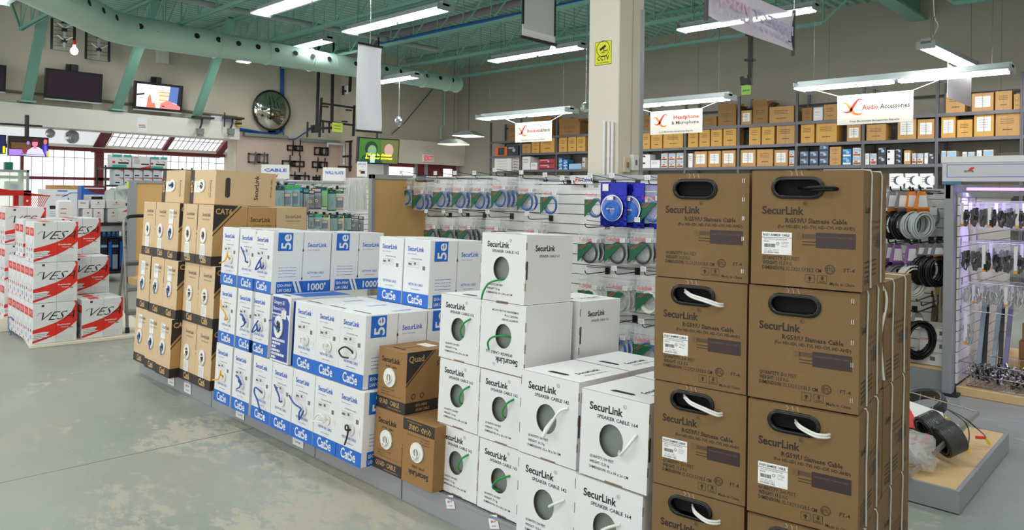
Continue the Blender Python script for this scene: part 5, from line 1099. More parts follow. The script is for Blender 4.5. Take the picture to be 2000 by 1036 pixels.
xbox(219, 257, 302, 328, X1, 'kit', 'teal and white camera kit box, first on top of the wire shelving', z=zz1, group='camera kit boxes'); xbox(258, 293, 305, 330, X1, 'kit2', 'white camera kit box with a red corner on the wire shelving', z=zz1); xbox(294, 327, 307, 331, X1, 'kit', 'teal and white camera kit box beside the kraft boxes', z=zz1, group='camera kit boxes')
for r in range(2):
    for k in range(5): xbox(223+19*k, 241+19*k, 347-.9*0 if r == 0 else 331.5, 362 if r == 0 else 346, X1+.0, 'cam', 'small pale camera box, %s row on the wire shelf, %s from the post' % (('lower', 'upper')[r], ORD(k)), z=zz2+.001 if r == 0 else zz2+.117, group='small camera boxes')
xbox(224, 258, 368, 402, X1, 'kit2', 'grey and white boxed camera under the wire shelf', z=.98)
t = thing('display_table', 'long black topped table with a shelf of blue boxes before the windows', 'table', (-11.9, 2.66, 0)); TL_ = 1.3; 
mb = MB(); mb.box(-.7, .3, 0, TL_, .83, .87, BLK); obj('table_top', mb, t); mb = MB(); mb.box(-.7, .28, 0, TL_, .12, .15, BLK); mb.box(-.7, -.66, 0, TL_, .15, .83, mat('table_back', (40, 42, 50), .7)); obj('lower_shelf', mb, t); mb = MB(); mb.box(.25, .29, 0, TL_, .745, .83, GREYL); obj('price_rail', mb, t)
for y in (.02, TL_-.06): mb = MB(); mb.box(.24, .28, y, y+.04, 0, .83, BLK); obj('leg', mb, t); 
for y in (.02, TL_-.06): mb = MB(); mb.box(-.68, -.64, y, y+.04, 0, .83, BLK); obj('leg', mb, t)
zt_ = .872; XB = -11.75
xbox(84, 151, 370, 433, XB, 'modem', 'tall white router box with blue curved print on the table', z=zt_, depth=.3)
a = xbox(98, 153, 362, 371, XB, 'k', 'flat kraft box lying on top of the white router box', z=P(118, 370, X=XB).z+.0, depth=.25)
xbox(158, 208, 363, 392, XB-.35, 'kit3', 'blue and maroon surveillance kit box behind the white cartons', z=1.18, depth=.2); xbox(158, 208, 392, 433, XB-.35, 'plain', 'white box under the blue and maroon kit box', z=zt_, depth=.2)
for i, (a, b) in enumerate(((162, 181), (182, 203), (211, 231))): xbox(a, b, 408, 433, XB+.02, 'plain', 'small square white carton with a red dot on the table, %s' % ORD(i), z=zt_, group='small white cartons', depth=.22)
for i, (a, b) in enumerate(((152, 174), (178, 206), (208, 246))): xbox(a, b, 391, 407.5, XB+.0, 'plain' if i else 'w', 'white boxed appliance on the second layer of the table, %s' % ORD(i), z=P(190, 408, X=XB+.02).z+.004, group='white appliance boxes', depth=.2)
for i, (px, s) in enumerate(((215, 1), (233, 1), (243, 1.25))):
    p = P(px, 391, X=XB-.1); t = thing('antenna_dome', 'pale %s antenna housing standing on the white boxes, %s' % (('arched', 'arched', 'round topped')[i], ORD(i)), 'antenna', p+Vector((0, 0, 0)), (0, 0, pi/2)); mb = MB()
    if i < 2: mb.poly([(-.06, 0), (.06, 0), (.06, .1)]+[(.06*cos(a*pi/8), .1+.06*sin(a*pi/8)) for a in range(1, 8)]+[(-.06, .1)], mat('pale_grey_plastic', (196, 206, 206), .4), FRONT(0, 0), -.06)
    else: mb.lathe([(.02, 0), (.03, .06), (.05, .12), (.11, .15), (.12, .19), (.08, .22), (0, .225)], mat('pale_grey_plastic', (196, 206, 206), .4), None, 18)
    obj('housing', mb, t)
for i, (a, b, k) in enumerate(((190, 198, 'blue'), (199, 208, 'blue'), (209, 217, 'blue'), (218, 226, 'blue'), (227, 233, 'blue'), (246, 253, 'blue'))): xbox(a, b, 447, 461, -11.75, k, 'small bright blue box under the table, %s along' % ORD(i), z=.66, group='small blue boxes', depth=.2)
mb = MB(); mb.box(-12.4, -11.7, 2.7, 3.93, .64, .655, BLK); solo('under_shelf', mb, 'black half shelf hanging under the display table', 'shelf')
for i, (a, b) in enumerate(((189, 210), (211, 232), (233, 258))): xbox(a, b, 466, 512, -11.75, 'navy', 'large navy and blue boxed electronics on the lower table shelf, %s' % ORD(i), z=.155, group='large navy boxes', depth=.35)
# glass display case, red wire basket rack, bag
t = thing('display_case', 'white framed glass display case at the frame edge', 'display case', (-12.4, .9, 0)); A_, B_ = P(0, 372, X=-12.4), P(58, 372, X=-12.4)
zc0, zc1 = 1.0, P(40, 332, X=-12.4).z; L_ = P(57, 350, X=-12.4).y-.9
mb = MB(); mb.box(-.5, 0, 0, L_, 0, zc0, BW); obj('cabinet', mb, t)
mb = MB()
for x in (-.5, -.03):
    for y in (0, L_-.03): mb.box(x, x+.03, y, y+.03, zc0, zc1, GREYL)
    for z in (zc1-.03,): mb.box(x, x+.03, 0, L_, z, zc1, GREYL)
for y in (0, L_-.03): mb.box(-.5, 0, y, y+.03, zc1-.03, zc1, GREYL)
obj('frame', mb, t); mb = MB(); mb.box(-.48, -.02, .02, L_-.02, 1.3, 1.31, mat('pale_glass', (214, 232, 222), .1, alpha=.35)); mb.box(-.01, -.005, .02, L_-.03, zc0, zc1-.03, mat('pale_glass', (214, 232, 222), .1, alpha=.35)); obj('glass', mb, t)
t = thing('thermostat_box', 'cream device with a small dark screen inside the glass case', 'device', (-12.6, P(30, 360, X=-12.6).y-.12, 1.312), (0, 0, pi/2)); mb = MB(); mb.cbox(0, .22, 0, .1, 0, .15, mat('cream_plastic', (226, 214, 180), .4), .01); obj('case', mb, t); mb = MB(); mb.rect(.06, .16, .04, .11, NAVY, FRONT(0, 0, 0, .002)); obj('screen', mb, t)
p = P(16, 330, X=-12.5); mb = MB(); mb.cbox(p.x-.05, p.x+.05, p.y-.05, p.y+.05, zc1, zc1+.11, mat('tin_green', (20, 110, 90), .4), .006); solo('green_tin', mb, 'small green tin standing on the glass display case', 'tin')
t = thing('basket_rack', 'red metal rack with wire baskets behind the white and red cartons', 'rack', (-9.9, 1.45, 0)); RDM = mat('rack_red', (206, 34, 30), .4)
ye = P(58, 390, X=-9.9).y-1.45; zr1 = P(30, 372, X=-9.9).z
mb = MB(); mb.box(0, .05, ye-.07, ye, 0, zr1, RDM); mb.box(0, .05, -.5, ye, zr1-.06, zr1, RDM); mb.box(0, .05, -.5, ye, .1, .16, RDM); mb.box(0, .05, -.5, -.43, 0, zr1, RDM); mb.box(-.55, -.5, -.5, -.45, 0, zr1, RDM); mb.box(-.55, -.5, ye-.05, ye, 0, zr1, RDM); mb.box(-.55, 0, -.5, -.45, zr1-.06, zr1, RDM); mb.box(-.55, 0, ye-.05, ye, zr1-.06, zr1, RDM); mb.disc(.012, PAPER, SIDE(ye-.035, zr1-.12, .05), 10); mb.disc(.012, PAPER, SIDE(ye-.035, zr1-.28, .05), 10); obj('frame', mb, t)
mb = MB()
for k in range(13): mb.bar((-.5+.06*k, .2, zr1+.06), (-.5+.06*k, ye+.14, zr1-.06), .006, .006, RDM)
for k in range(7): y = .2+(ye-.06)*k/6; mb.bar((-.5, y, zr1+.06-.02*k), (.25, y, zr1+.06-.02*k), .006, .006, RDM)
for k in range(10): mb.bar((-.5+.08*k, ye+.14, zr1-.06), (-.5+.08*k, ye, zr1-.35), .006, .006, RDM)
mb.bar((-.5, ye+.14, zr1-.06), (.25, ye+.14, zr1-.06), .012, .012, RDM); obj('wire_basket', mb, t)
mb = MB(); mb.add([(-.5, -.42, zr1-.1), (-.02, -.42, zr1-.1), (-.02, ye-.1, zr1-.34), (-.5, ye-.1, zr1-.34), (-.5, -.42, zr1-.12), (-.02, -.42, zr1-.12), (-.02, ye-.1, zr1-.36), (-.5, ye-.1, zr1-.36)], [(0, 1, 2, 3), (7, 6, 5, 4), (1, 5, 6, 2), (0, 3, 7, 4)], mat('basket_liner_red', (110, 24, 22), .6)); obj('liner', mb, t)
p = P(126, 432, X=-9.3); t = thing('plastic_sleeve', 'tall white plastic sleeve standing behind the cartons', 'sleeve', (p.x, p.y, 0), (0, 0, pi/2)); mb = MB(); mb.cbox(-.08, .08, 0, .06, .9, P(126, 391, X=-9.3).z, PAPER, .02); scribble(mb, FRONT(0, 0), -.04, 1.15, .06, 5, VR, .01, .05, 2); obj('sleeve', mb, t); mb = MB(); mb.cyl((0, .03, 0), (0, .03, .9), .012, CHROME); mb.lathe([(.12, 0), (.12, .01), (0, .012)], CHROME, Matrix.Translation((0, .03, 0))); obj('stand', mb, t)
# ================================================================ screens
def E_(n, c, s=1.0): return mat('screen_'+n, c, .3, emit=c, es=s)
def tv(px0, px1, py0, py1, X, label, pic, tilt=.12, bez=.03, rz=0, bar=True, arm=True, group=None):
    a, c = P(px0, (py0+py1)/2, X=X), P(px1, (py0+py1)/2, X=X); zc = (a.z+c.z)/2; ym = (a.y+c.y)/2; W_ = (c.y-a.y)/cos(rz); H_ = py_h = abs(P((px0+px1)/2, py0, X=X).z-P((px0+px1)/2, py1, X=X).z)
    t = thing('television', label, 'television', (X, ym, zc), (tilt, 0, pi/2+rz), group); w2, h2 = W_/2, H_/2
    mb = MB(); mb.cbox(-w2, w2, 0, .07, -h2, h2, BLKP, .006); 
    if bar: mb.cbox(-w2, w2, -.004, .05, -h2-.03, -h2-.002, mat('silver_trim', (190, 196, 200), .3, .4), .004)
    obj('casing', mb, t)
    mb = MB(); sx = W_-2*bez; sz = H_-2*bez; M = FRONT(-sx/2, -sz/2, 0, .001); pic(mb, M, sx, sz); obj('screen', mb, t)
    if arm: mb = MB(); mb.box(-.04, .04, .07, .2, -.05, h2+.12, BLK); mb.box(-.1, .1, .18, .2, h2, h2+.12, BLK); obj('wall_bracket', mb, t)
    return t
def L2(M, k): return M @ Matrix.Translation((0, 0, .0008*k))
def ell(mb, M, cx, cy, rx, ry, mt): mb.add([(cx+rx*cos(a*pi/10), cy+ry*sin(a*pi/10), 0) for a in range(20)], [tuple(range(20))], mt, M)
def dark(mb, M, w, h): mb.rect(0, w, 0, h, mat('screen_off', (52, 38, 56), .12), M)
def hands(mb, M, w, h):
    mb.rect(0, w, 0, h, E_('white', (232, 232, 240), .9), M); mb.rect(w*.42, w*.8, h*.1, h*.75, E_('tan', (222, 200, 176), .8), L2(M, 1))
    for z in (.35, .55, .7): mb.rect(w*.5, w*.78, h*z, h*(z+.03), E_('brown', (176, 130, 80), .8), L2(M, 2))
    mb.poly([(w*.22, 0), (w*.25, h*.45), (w*.3, h*.62), (w*.4, h*.25), (w*.44, 0)], E_('skin', (226, 110, 90), .9), L2(M, 3)); mb.poly([(w*.28, h*.78), (w*.44, h*.82), (w*.5, h*.3), (w*.35, h*.2)], E_('phone', (248, 250, 255), 1.1), L2(M, 4))
    mb.poly([(w*.75, h), (w*.98, h), (w, h*.2), (w*.72, h*.35)], E_('denim', (84, 110, 170), .8), L2(M, 3)); mb.poly([(w*.95, h), (w, h), (w, h*.1), (w*.92, h*.2)], E_('shade', (20, 26, 50), .8), L2(M, 4)); mb.poly([(w*.52, 0), (w*.54, h*.22), (w*.7, h*.38), (w, h*.14), (w, 0)], E_('skin2', (232, 120, 120), .9), L2(M, 5)); mb.poly([(0, h*.48), (w*.17, h*.55), (w*.17, h*.62), (0, h*.55)], E_('shade', (20, 26, 50), .8), L2(M, 2)); ell(mb, L2(M, 6), w*.6, h*.1, w*.04, h*.03, E_('lips', (120, 20, 40), .8))
def talk(mb, M, w, h):
    mb.rect(0, w, 0, h, E_('night', (34, 22, 28), .8), M); mb.rect(w*.05, w*.55, h*.35, h*.7, E_('street', (96, 66, 40), .7), L2(M, 1)); mb.rect(0, w*.5, 0, h*.33, E_('lilac', (160, 120, 210), .8), L2(M, 1)); ell(mb, L2(M, 2), w*.48, h*.7, w*.04, h*.1, E_('lilac', (160, 120, 210), .8)); ell(mb, L2(M, 2), w*.4, h*.28, w*.07, h*.15, E_('maroon', (130, 44, 50), .8))
    mb.poly([(w*.84, 0), (w*.84, h*.6), (w*.9, h*.68), (w, h*.65), (w, 0)], E_('suit', (48, 34, 150), .8), L2(M, 2)); ell(mb, L2(M, 3), w*.93, h*.8, w*.05, h*.15, E_('face', (206, 100, 110), .8)); mb.poly([(w*.92, h*.1), (w*.9, h*.6), (w*.96, h*.62), (w*.99, h*.1)], E_('tie', (100, 80, 250), .9), L2(M, 4))
    mb.poly([(w*.42, 0), (w*.47, h*.3), (w*.6, h*.48), (w*.75, h*.5), (w*.86, h*.35), (w*.93, 0)], E_('shirt', (196, 190, 238), .9), L2(M, 5)); mb.rect(w*.62, w*.7, h*.4, h*.55, E_('face2', (222, 110, 140), .9), L2(M, 6)); ell(mb, L2(M, 7), w*.655, h*.68, w*.075, h*.2, E_('face2', (222, 110, 140), .9)); ell(mb, L2(M, 6), w*.68, h*.82, w*.09, h*.14, E_('hair', (80, 24, 36), .7)); mb.poly([(w*.59, h*.76), (w*.6, h*.86), (w*.66, h*.93), (w*.74, h*.88), (w*.745, h*.66), (w*.72, h*.78)], E_('hair', (80, 24, 36), .7), L2(M, 8)); mb.rect(w*.3, w*.45, h*.1, h*.14, NAVY, L2(M, 6)); mb.rect(w*.97, w, 0, h*.3, E_('yellow', (220, 214, 20), .9), L2(M, 8)); mb.rect(w*.34, w*.9, h*.04, h*.1, WHITE, L2(M, 7))
def film(mb, M, w, h):
    mb.rect(0, w, 0, h, E_('green', (60, 110, 44), .45), M); mb.rect(w*.55, w, 0, h, E_('olive', (100, 106, 60), .45), L2(M, 1)); ell(mb, L2(M, 2), w*.3, h*.6, w*.16, h*.3, E_('hairg', (26, 50, 34), .8)); ell(mb, L2(M, 3), w*.32, h*.52, w*.11, h*.22, E_('faceg', (110, 140, 110), .8)); mb.poly([(0, 0), (w*.1, h*.3), (w*.25, h*.35), (w*.5, h*.3), (w*.6, 0)], E_('suitg', (20, 60, 50), .8), L2(M, 3)); mb.rect(w*.28, w*.4, 0, h*.32, E_('shirtg', (150, 190, 200), .8), L2(M, 4))
    ell(mb, L2(M, 2), w*.75, h*.55, w*.12, h*.28, E_('facep', (170, 140, 130), .8)); mb.text('J\'ai eu la chance', h*.15, E_('sub', (240, 240, 30), 1), L2(M, 6) @ Matrix.Translation((w*.5, h*.3, 0)), 'C', .03, fit=w*.66); mb.text('de gagner souvent', h*.15, E_('sub', (240, 240, 30), 1), L2(M, 6) @ Matrix.Translation((w*.5, h*.16, 0)), 'C', .03, fit=w*.7)
tv(88, 200, 139, 196, XL+.3, 'large switched-off television on the wall above the white beam', dark, .1, .04)
tv(262, 357, 163, 216, XL+.3, 'television showing two hands holding a phone, above the white beam', hands, .1, .045)
tv(-60, 12, 124, 176, XL+.3, 'dark television cut by the frame edge above the beam', dark, .1, .04)
tv(16, 95, 267, 306, -12.9, 'small television showing a man in a pale shirt under the beam', talk, .03, .012, bar=False, arm=False)
tv(-60, 12, 262, 300, -12.9, 'small television with a yellow corner cut by the frame edge', lambda mb, M, w, h: (mb.rect(0, w, 0, h, E_('nav', (30, 34, 80), .7), M), mb.rect(w*.93, w, 0, h*.4, E_('yellow', (220, 214, 20), .9), L2(M, 1))), .03, .012, bar=False, arm=False)
p = P(55, 262, X=-12.9); mb = MB(); mb.tube([(-12.98, p.y, p.z-.1), (-12.98, p.y, zb+.02)], .03, BLK); mb.box(-13.0, -12.96, p.y-.4, p.y+.2, p.z+.12, p.z+.15, BLK); solo('television_pole', mb, 'black ceiling pole with crossbar holding the small televisions', 'pole')
tv3 = tv(702, 777, 270, 321, -10.0, 'television with yellow subtitles on a green picture above the cable wall', film, .08, .02, rz=-.1, bar=False, arm=False)
p = P(740, 268, X=-10.05); mb = MB(); mb.tube([(-10.1, p.y, p.z-.12), (-10.1, p.y, 3.98)], .018, BLK); solo('television_pole', mb, 'thin black pole dropping from a joist to the green screen television', 'pole')
# ================================================================ wall bits on the window side
WX = XL+.03
def wallthing(name, label, cat, fn, group=None): mb = MB(); fn(mb); return solo(name, mb, label, cat, group=group)
p = P(531, 216, X=XL+.12); t = thing('convex_mirror', 'round convex security mirror above the pegboard', 'mirror', p, (0, 0, 0)); Mx = plane((0, 0, 0), (0, 1, 0), (0, 0, 1), (1, 0, 0)); rm = (P(567, 216, X=XL+.12).y-P(495, 216, X=XL+.12).y)/2
mb = MB(); mb.lathe([(rm*sin(a*.14), .02+rm*.35*(cos(a*.14)-.35)) for a in range(0, 12)][::-1], mat('mirror_glass', (206, 204, 192), .05, 1), Mx @ Matrix.Scale(1, 4), 28); obj('mirror_dome', mb, t); mb = MB(); mb.tube([tuple(Mx @ Vector((rm*cos(a*.2244), rm*sin(a*.2244), 0))) for a in range(28)], .018, BLK, 8, True); obj('rim', mb, t); mb = MB(); mb.box(-.13, -.02, -.05, .05, -.05, .05, BLK); obj('mount', mb, t)
def bundle(m):
    pts = [P(*q, X=WX) for q in ((549, 122), (549, 160), (549, 195), (551, 240), (546, 258), (520, 262), (480, 256), (462, 253))]
    for k in range(3): m.tube(smooth([a+Vector((.01*k, .02*k, .01*k)) for a in pts], 4), .022, mat('blue_cable', (20, 80, 160), .5), 6)
wallthing('blue_cable_bundle', 'thick bundle of blue cables running down the wall behind the round mirror', 'cable', bundle)
wallthing('blue_cable_drape', 'blue cable sagging along the pegboard top to the black mounting rack', 'cable', lambda m: m.tube(smooth([P(*q, X=WX+.05) for q in ((552, 250), (556, 268), (575, 272), (592, 262), (605, 255))], 5), .014, mat('blue_cable', (20, 80, 160), .5), 6))
for i, (a, b) in enumerate((((473, 262), (558, 268)), ((584, 273), (658, 284)))): wallthing('pelmet_strip', 'grey green strip along the top of the pegboard, %s' % ('beside the beam', 'beside the corner')[i], 'strip', lambda m: m.box(XL+.02, XL+.12, P(*a, X=XL).y, P(*b, X=XL).y, P(*a, X=XL).z-.04, P(*a, X=XL).z+.03, mat('strip_greygreen', (132, 140, 132), .5)))
def bracket(x0, y0, x1, y1, label, rails=2, X=None, dk=BLK, tall=.5):
    X = X or XL+.06; a, c = P(x0, y1, X=X), P(x1, y1, X=X); z0 = a.z; z1 = P(x0, y0, X=X).z; t = thing('television_mount', label, 'wall mount', (X, a.y, z0), (0, 0, pi/2), 'television mounts on the pegboard'); W_ = c.y-a.y; H_ = z1-z0; b = .03
    mb = MB(); mb.box(0, W_, 0, .02, 0, b, dk); mb.box(0, W_, 0, .02, H_-b, H_, dk); mb.box(0, b, 0, .02, 0, H_, dk); mb.box(W_-b, W_, 0, .02, 0, H_, dk); mb.box(W_*.45, W_*.6, 0, .02, 0, H_, dk); mb.box(W_*.4, W_*.45, .02, .045, 0, H_, dk); obj('plate', mb, t)
    for k in range(rails): u = W_*(.3+.45*k); mb = MB(); mb.bar((u, -.015, -H_*tall), (u+.02, -.015, H_*(1+tall)), .025, .02, dk); obj('rail', mb, t)
    return t
bracket(485, 299, 524, 318, 'grey television mount beside the beam end of the pegboard', dk=mat('mount_grey', (92, 92, 92), .4), tall=.15)
bracket(561, 283, 592, 294, 'upper black television mount in the middle of the pegboard', tall=.9); bracket(551, 313, 595, 325, 'wide black television mount below the upper middle one', tall=.9)
bracket(614, 287, 642, 303, 'black television mount with two square openings near the corner', tall=.05); bracket(610, 315, 640, 328, 'thin black television mount under the one with square openings', tall=.6)
bracket(560, 341, 605, 356, 'lowest black television mount above the tool wall signs', tall=.4); bracket(611, 345, 626, 352, 'small black mount low beside the wall plate sign', tall=.5)
def shelfarm(m):
    X = XL+.25; m.tube([P(672, 322, X=X), P(672, 282, X=X), P(640, 281, X=X), P(640, 287, X=X)], .03, mat('arm_white', (224, 228, 230), .4), 8)
wallthing('white_tv_arm', 'white bent television arm in the corner of the pegboard', 'wall mount', shelfarm)
def stand3(m):
    X = XL+.5; q = lambda a, b: P(a, b, X=X); m.bar(q(684, 276), q(683, 335), .04, .04, BLK); m.bar(q(661, 326), q(695, 327), .06, .05, BLK); m.bar(q(670, 306), q(687, 305), .05, .05, BLK); m.bar(q(671, 327), q(670, 352), .02, .02, BLK); m.bar(q(693, 327), q(693, 352), .02, .02, BLK); m.bar(q(676, 277), q(690, 276), .08, .04, BLK)
wallthing('ceiling_tv_mount', 'black hanging television mount beside the green screen television', 'wall mount', stand3)
def rack(m):
    X = -13.6; q = lambda a, b: P(a, b, X=X)
    m.bar(Vector((X, q(623, 135).y, ZC)), q(619, 248), .05, .05, BLK); m.bar(Vector((X, q(650, 138).y, ZC)), q(648, 240), .05, .05, BLK); m.bar(q(628, 191), q(624, 268), .04, .04, BLK); m.bar(q(692, 206), q(690, 266), .04, .04, BLK); m.bar(q(627, 202), q(693, 211), .04, .04, BLK); m.bar(q(625, 236), q(692, 245), .04, .04, BLK); m.bar(q(601, 238), q(600, 268), .03, .03, BLK); m.bar(q(600, 252), q(650, 250), .05, .05, BLK); m.bar(q(611, 252), q(621, 252), .16, .16, BLK)
    for x in (631, 643): m.bar(q(x, 236), q(x, 260), .03, .03, BLK)
    for a in ((636, 208), (681, 215), (673, 237)): m.bar(q(a[0]-5, a[1]), q(a[0]+5, a[1]+1), .05, .03, BLK)
wallthing('hanging_mount_rack', 'black pipe rack with television mounts hanging before the wall corner', 'rack', rack)
def pm(m): X = -13.5; q = lambda a, b: P(a, b, X=X); m.bar(q(685, 141), q(683, 178), .05, .05, BLK); m.bar(q(673, 178), q(684, 178), .04, .04, BLK); m.bar(q(670, 168), q(670, 186), .05, .03, BLK); m.bar(q(677, 168), q(677, 184), .09, .03, STK)
wallthing('projector_mount', 'small black projector mount with a white tag under the duct', 'wall mount', pm)
p = P(659, 249, X=-13.5); wallthing('lime_price_card', 'lime green price card on the black pipe rack', 'price card', lambda m: (m.box(p.x, p.x+.004, p.y-.13, p.y+.13, p.z-.1, p.z+.1, mat('lime_card', (206, 224, 90), .6)), scribble(m, SIDE(p.y, p.z, p.x+.005), -.08, .04, .15, 2, GRN, .015, .06, 3)))
# aerials, bulb, wall box, cameras
def aerial(px0, px1, py0, py1, label):
    X = XL+.25; a, c = P(px0, py1, X=X), P(px1, py0, X=X); t = thing('panel_aerial', label, 'aerial', (X, a.y, a.z), (0, 0, pi/2), 'bow tie aerials on the wall'); W_, H_ = c.y-a.y, c.z-a.z
    for u in (0, W_): mb = MB(); mb.box(u-.02, u+.02, 0, .02, 0, H_, BLK); obj('side_bar', mb, t)
    mb = MB()
    for k in range(9): mb.cyl((0, .01, H_*k/8), (W_, .01, H_*(k+.4 if k % 2 else k)/8), .006, mat('aerial_rod', (130, 128, 124), .4, .5), 5)
    obj('reflector_rods', mb, t); mb = MB(); mb.box(W_*.5-.02, W_*.5+.02, -.06, -.03, .05, H_-.05, mat('aerial_mast', (176, 186, 192), .4)); 
    for k in (.25, .6, .85): mb.box(W_*.5-.04, W_*.5+.04, -.09, -.03, H_*k, H_*k+.06, BLK)
    for s in (-1, 1):
        for k in (.3, .7): mb.bar((W_*.5, -.07, H_*k), (W_*.5+s*W_*.35, -.1, H_*k+.08), .03, .015, GROM)
    obj('dipoles', mb, t)
aerial(101, 146, 42, 96, 'black framed bow tie aerial above the dark television, nearer the brace'); aerial(168, 214, 52, 115, 'black framed bow tie aerial above the dark television, beside the duct')
p = P(145, 97, X=XL+.9); t = thing('bare_bulb', 'bare bright bulb hanging above the switched-off television', 'bulb', p); mb = MB(); mb.lathe([(0, -.09), (.04, -.075), (.06, -.03), (.05, .01), (.02, .05), (.02, .08)], mat('bulb_glow', (255, 255, 255), .4, emit=(255, 255, 255), es=30), None, 14); obj('bulb', mb, t); mb = MB(); mb.cyl((0, 0, .08), (0, 0, .16), .025, VR); obj('socket', mb, t); mb = MB(); mb.cyl((0, 0, .16), (0, 0, ZC-p.z), .01, BLK, 6); obj('cord', mb, t)
p = P(1080, 97, Y=7.9); t = thing('spot_bulb', 'bare bright bulb beside the hanging projector screen', 'bulb', p); mb = MB(); mb.lathe([(0, -.05), (.03, -.04), (.045, 0), (.03, .04), (.015, .07)], MATS['bulb_glow'], None, 14); obj('bulb', mb, t); mb = MB(); mb.cyl((0, 0, .07), (0, 0, 3.99-p.z), .008, BLK, 6); obj('cord', mb, t)
a, c = P(307, 122, X=XL+.1), P(331, 95, X=XL+.1); wallthing('wall_cabinet', 'white metal box fixed high on the wall under the duct', 'box', lambda m: m.cbox(XL, XL+.1, a.y, c.y, a.z, c.z, BW, .01))
a, c = P(268, 257, X=XL+.26), P(288, 231, X=XL+.26); wallthing('wall_notice', 'white notice with red and blue lines on the beam', 'notice', lambda m: (m.box(XL+.25, XL+.254, a.y, c.y, a.z, c.z, PAPER), scribble(m, SIDE(a.y, a.z, XL+.256), .03, .14, .12, 2, VR, .012, .05, 4), scribble(m, SIDE(a.y, a.z, XL+.256), .03, .12, .12, 1, INKB, .012, .05, 4)))
wallthing('conduit_line', 'dark conduit running along the wall above the beam', 'conduit', lambda m: m.tube([P(10, 177, X=WX), P(210, 198, X=WX), P(400, 222, X=WX), P(462, 229, X=WX)], .025, mat('conduit_dark', (120, 114, 104), .5), 6))
def cctvcam(px, py, label):
    p = P(px, py, X=XL+.45); t = thing('security_camera', label, 'camera', p, (0, 0, 0)); G = mat('camera_grey', (120, 124, 122), .4); mb = MB(); mb.box(-.05, .05, -.06, .06, -.08, .04, G); obj('camera_body', mb, t); mb = MB(); mb.tube([(-.02, 0, .04), (-.05, .05, .14), (-.1, .08, .25)], .02, BLK); mb.box(-.2, -.02, -.1, .3, .25, .29, BLK); obj('arm', mb, t); mb = MB(); mb.lathe([(.08, -.12), (.05, -.08), (0, -.075)], G); obj('base', mb, t)
cctvcam(391, 255, 'grey security camera on a curved arm hanging on the beam'); cctvcam(451, 255, 'grey security camera at the end of the beam beside the pegboard')
wallthing('whip_aerial', 'thin upright black whip aerial on the beam between the cameras', 'aerial', lambda m: m.bar(P(438, 248, X=XL+.35), P(439, 220, X=XL+.35), .02, .02, BLK))
wallthing('aerial_panel', 'pale flat lilac panel aerial lying on the beam end', 'aerial', lambda m: m.box(XL+.15, XL+.2, P(412, 240, X=XL+.2).y, P(456, 240, X=XL+.2).y, P(430, 243, X=XL+.2).z, P(430, 227, X=XL+.2).z, mat('panel_lilac', (206, 206, 220), .5)))
wallthing('coupler_column', 'stacked black and brass couplers at the beam end', 'connector', lambda m: [m.bar(P(466, y, X=XL+.3), P(466, y+3, X=XL+.3), .1, .1, BLK if k % 2 else mat('brass', (200, 160, 60), .4, .5)) for k, y in enumerate((228, 232, 236, 240, 244))])
def ball(px, py, r, label, X=None, Y=None, name='mirror_ball', top=None):
    p = P(px, py, X=X, Y=Y); R_ = r/F*((p-Vector((0, 0, EYE))).dot(FW)); t = thing(name, label, 'mirror ball', p, group='hanging mirror balls'); mb = MB(); n = 16; v = []; f = []
    for i in range(9): a = pi*i/8; v += [(R_*sin(a)*cos(2*pi*j/n), R_*sin(a)*sin(2*pi*j/n), R_*cos(a)) for j in range(n)]
    for i in range(8): f += [(i*n+j, (i+1)*n+j, (i+1)*n+(j+1) % n, i*n+(j+1) % n) for j in range(n)]
    mb.add(v, f, mat('mirror_ball_silver', (200, 204, 206), .18, .9)); obj('ball', mb, t); mb = MB(); mb.cyl((0, 0, R_), (0, 0, (top or ZC)-p.z), .005, CHROME, 5); obj('string', mb, t)
ball(98, 261, 9, 'smaller mirror ball hanging before the slanted panel', X=-15.2, top=2.9); ball(141, 268, 13.5, 'larger mirror ball hanging beside the red post', X=-15.2, top=2.9); ball(779, 237, 10, 'mirror ball hanging on a long string before the back wall', X=-11.5); ball(1144, 210, 11, 'mirror ball half hidden behind the column', Y=9)
# exit sign
p = P(836, 309, X=-13.88); t = thing('exit_sign', 'red lettered EXIT sign on the white soffit', 'exit sign', (-13.9, p.y-.17, p.z-.1), (0, 0, pi/2)); mb = MB(); mb.cbox(0, .34, -.05, 0, 0, .2, PAPER, .006); mb.text('EXIT', .17, mat('exit_red', (226, 40, 36), .5, emit=(226, 40, 36), es=.6), FRONT(.17, .035, -.05, .001), 'C', .02, fit=.28); obj('sign_box', mb, t); mb = MB(); mb.rect(.01, .33, 0, .09, PAPER, FRONT(0, .21, -.03)); scribble(mb, FRONT(0, 0, -.031), .04, .28, .25, 2, INKG, .01, .03, 2); obj('notice', mb, t)
wallthing('cable_trace', 'thin dark cable running diagonally down the wall from the duct', 'cable', lambda m: m.tube([P(850, 168, X=-14.15), P(790, 240, X=-14.15), P(765, 262, X=-14.15)], .012, mat('cable_slate', (90, 90, 110), .5), 5))
wallthing('thin_drop_pipe', 'thin teal pipe dropping down the wall near the corner', 'pipe', lambda m: m.tube([P(869, 172, X=-14.1), P(868, 245, X=-14.1), P(861, 248, X=-14.1), P(861, 272, X=-14.1)], .02, DUCT, 6))
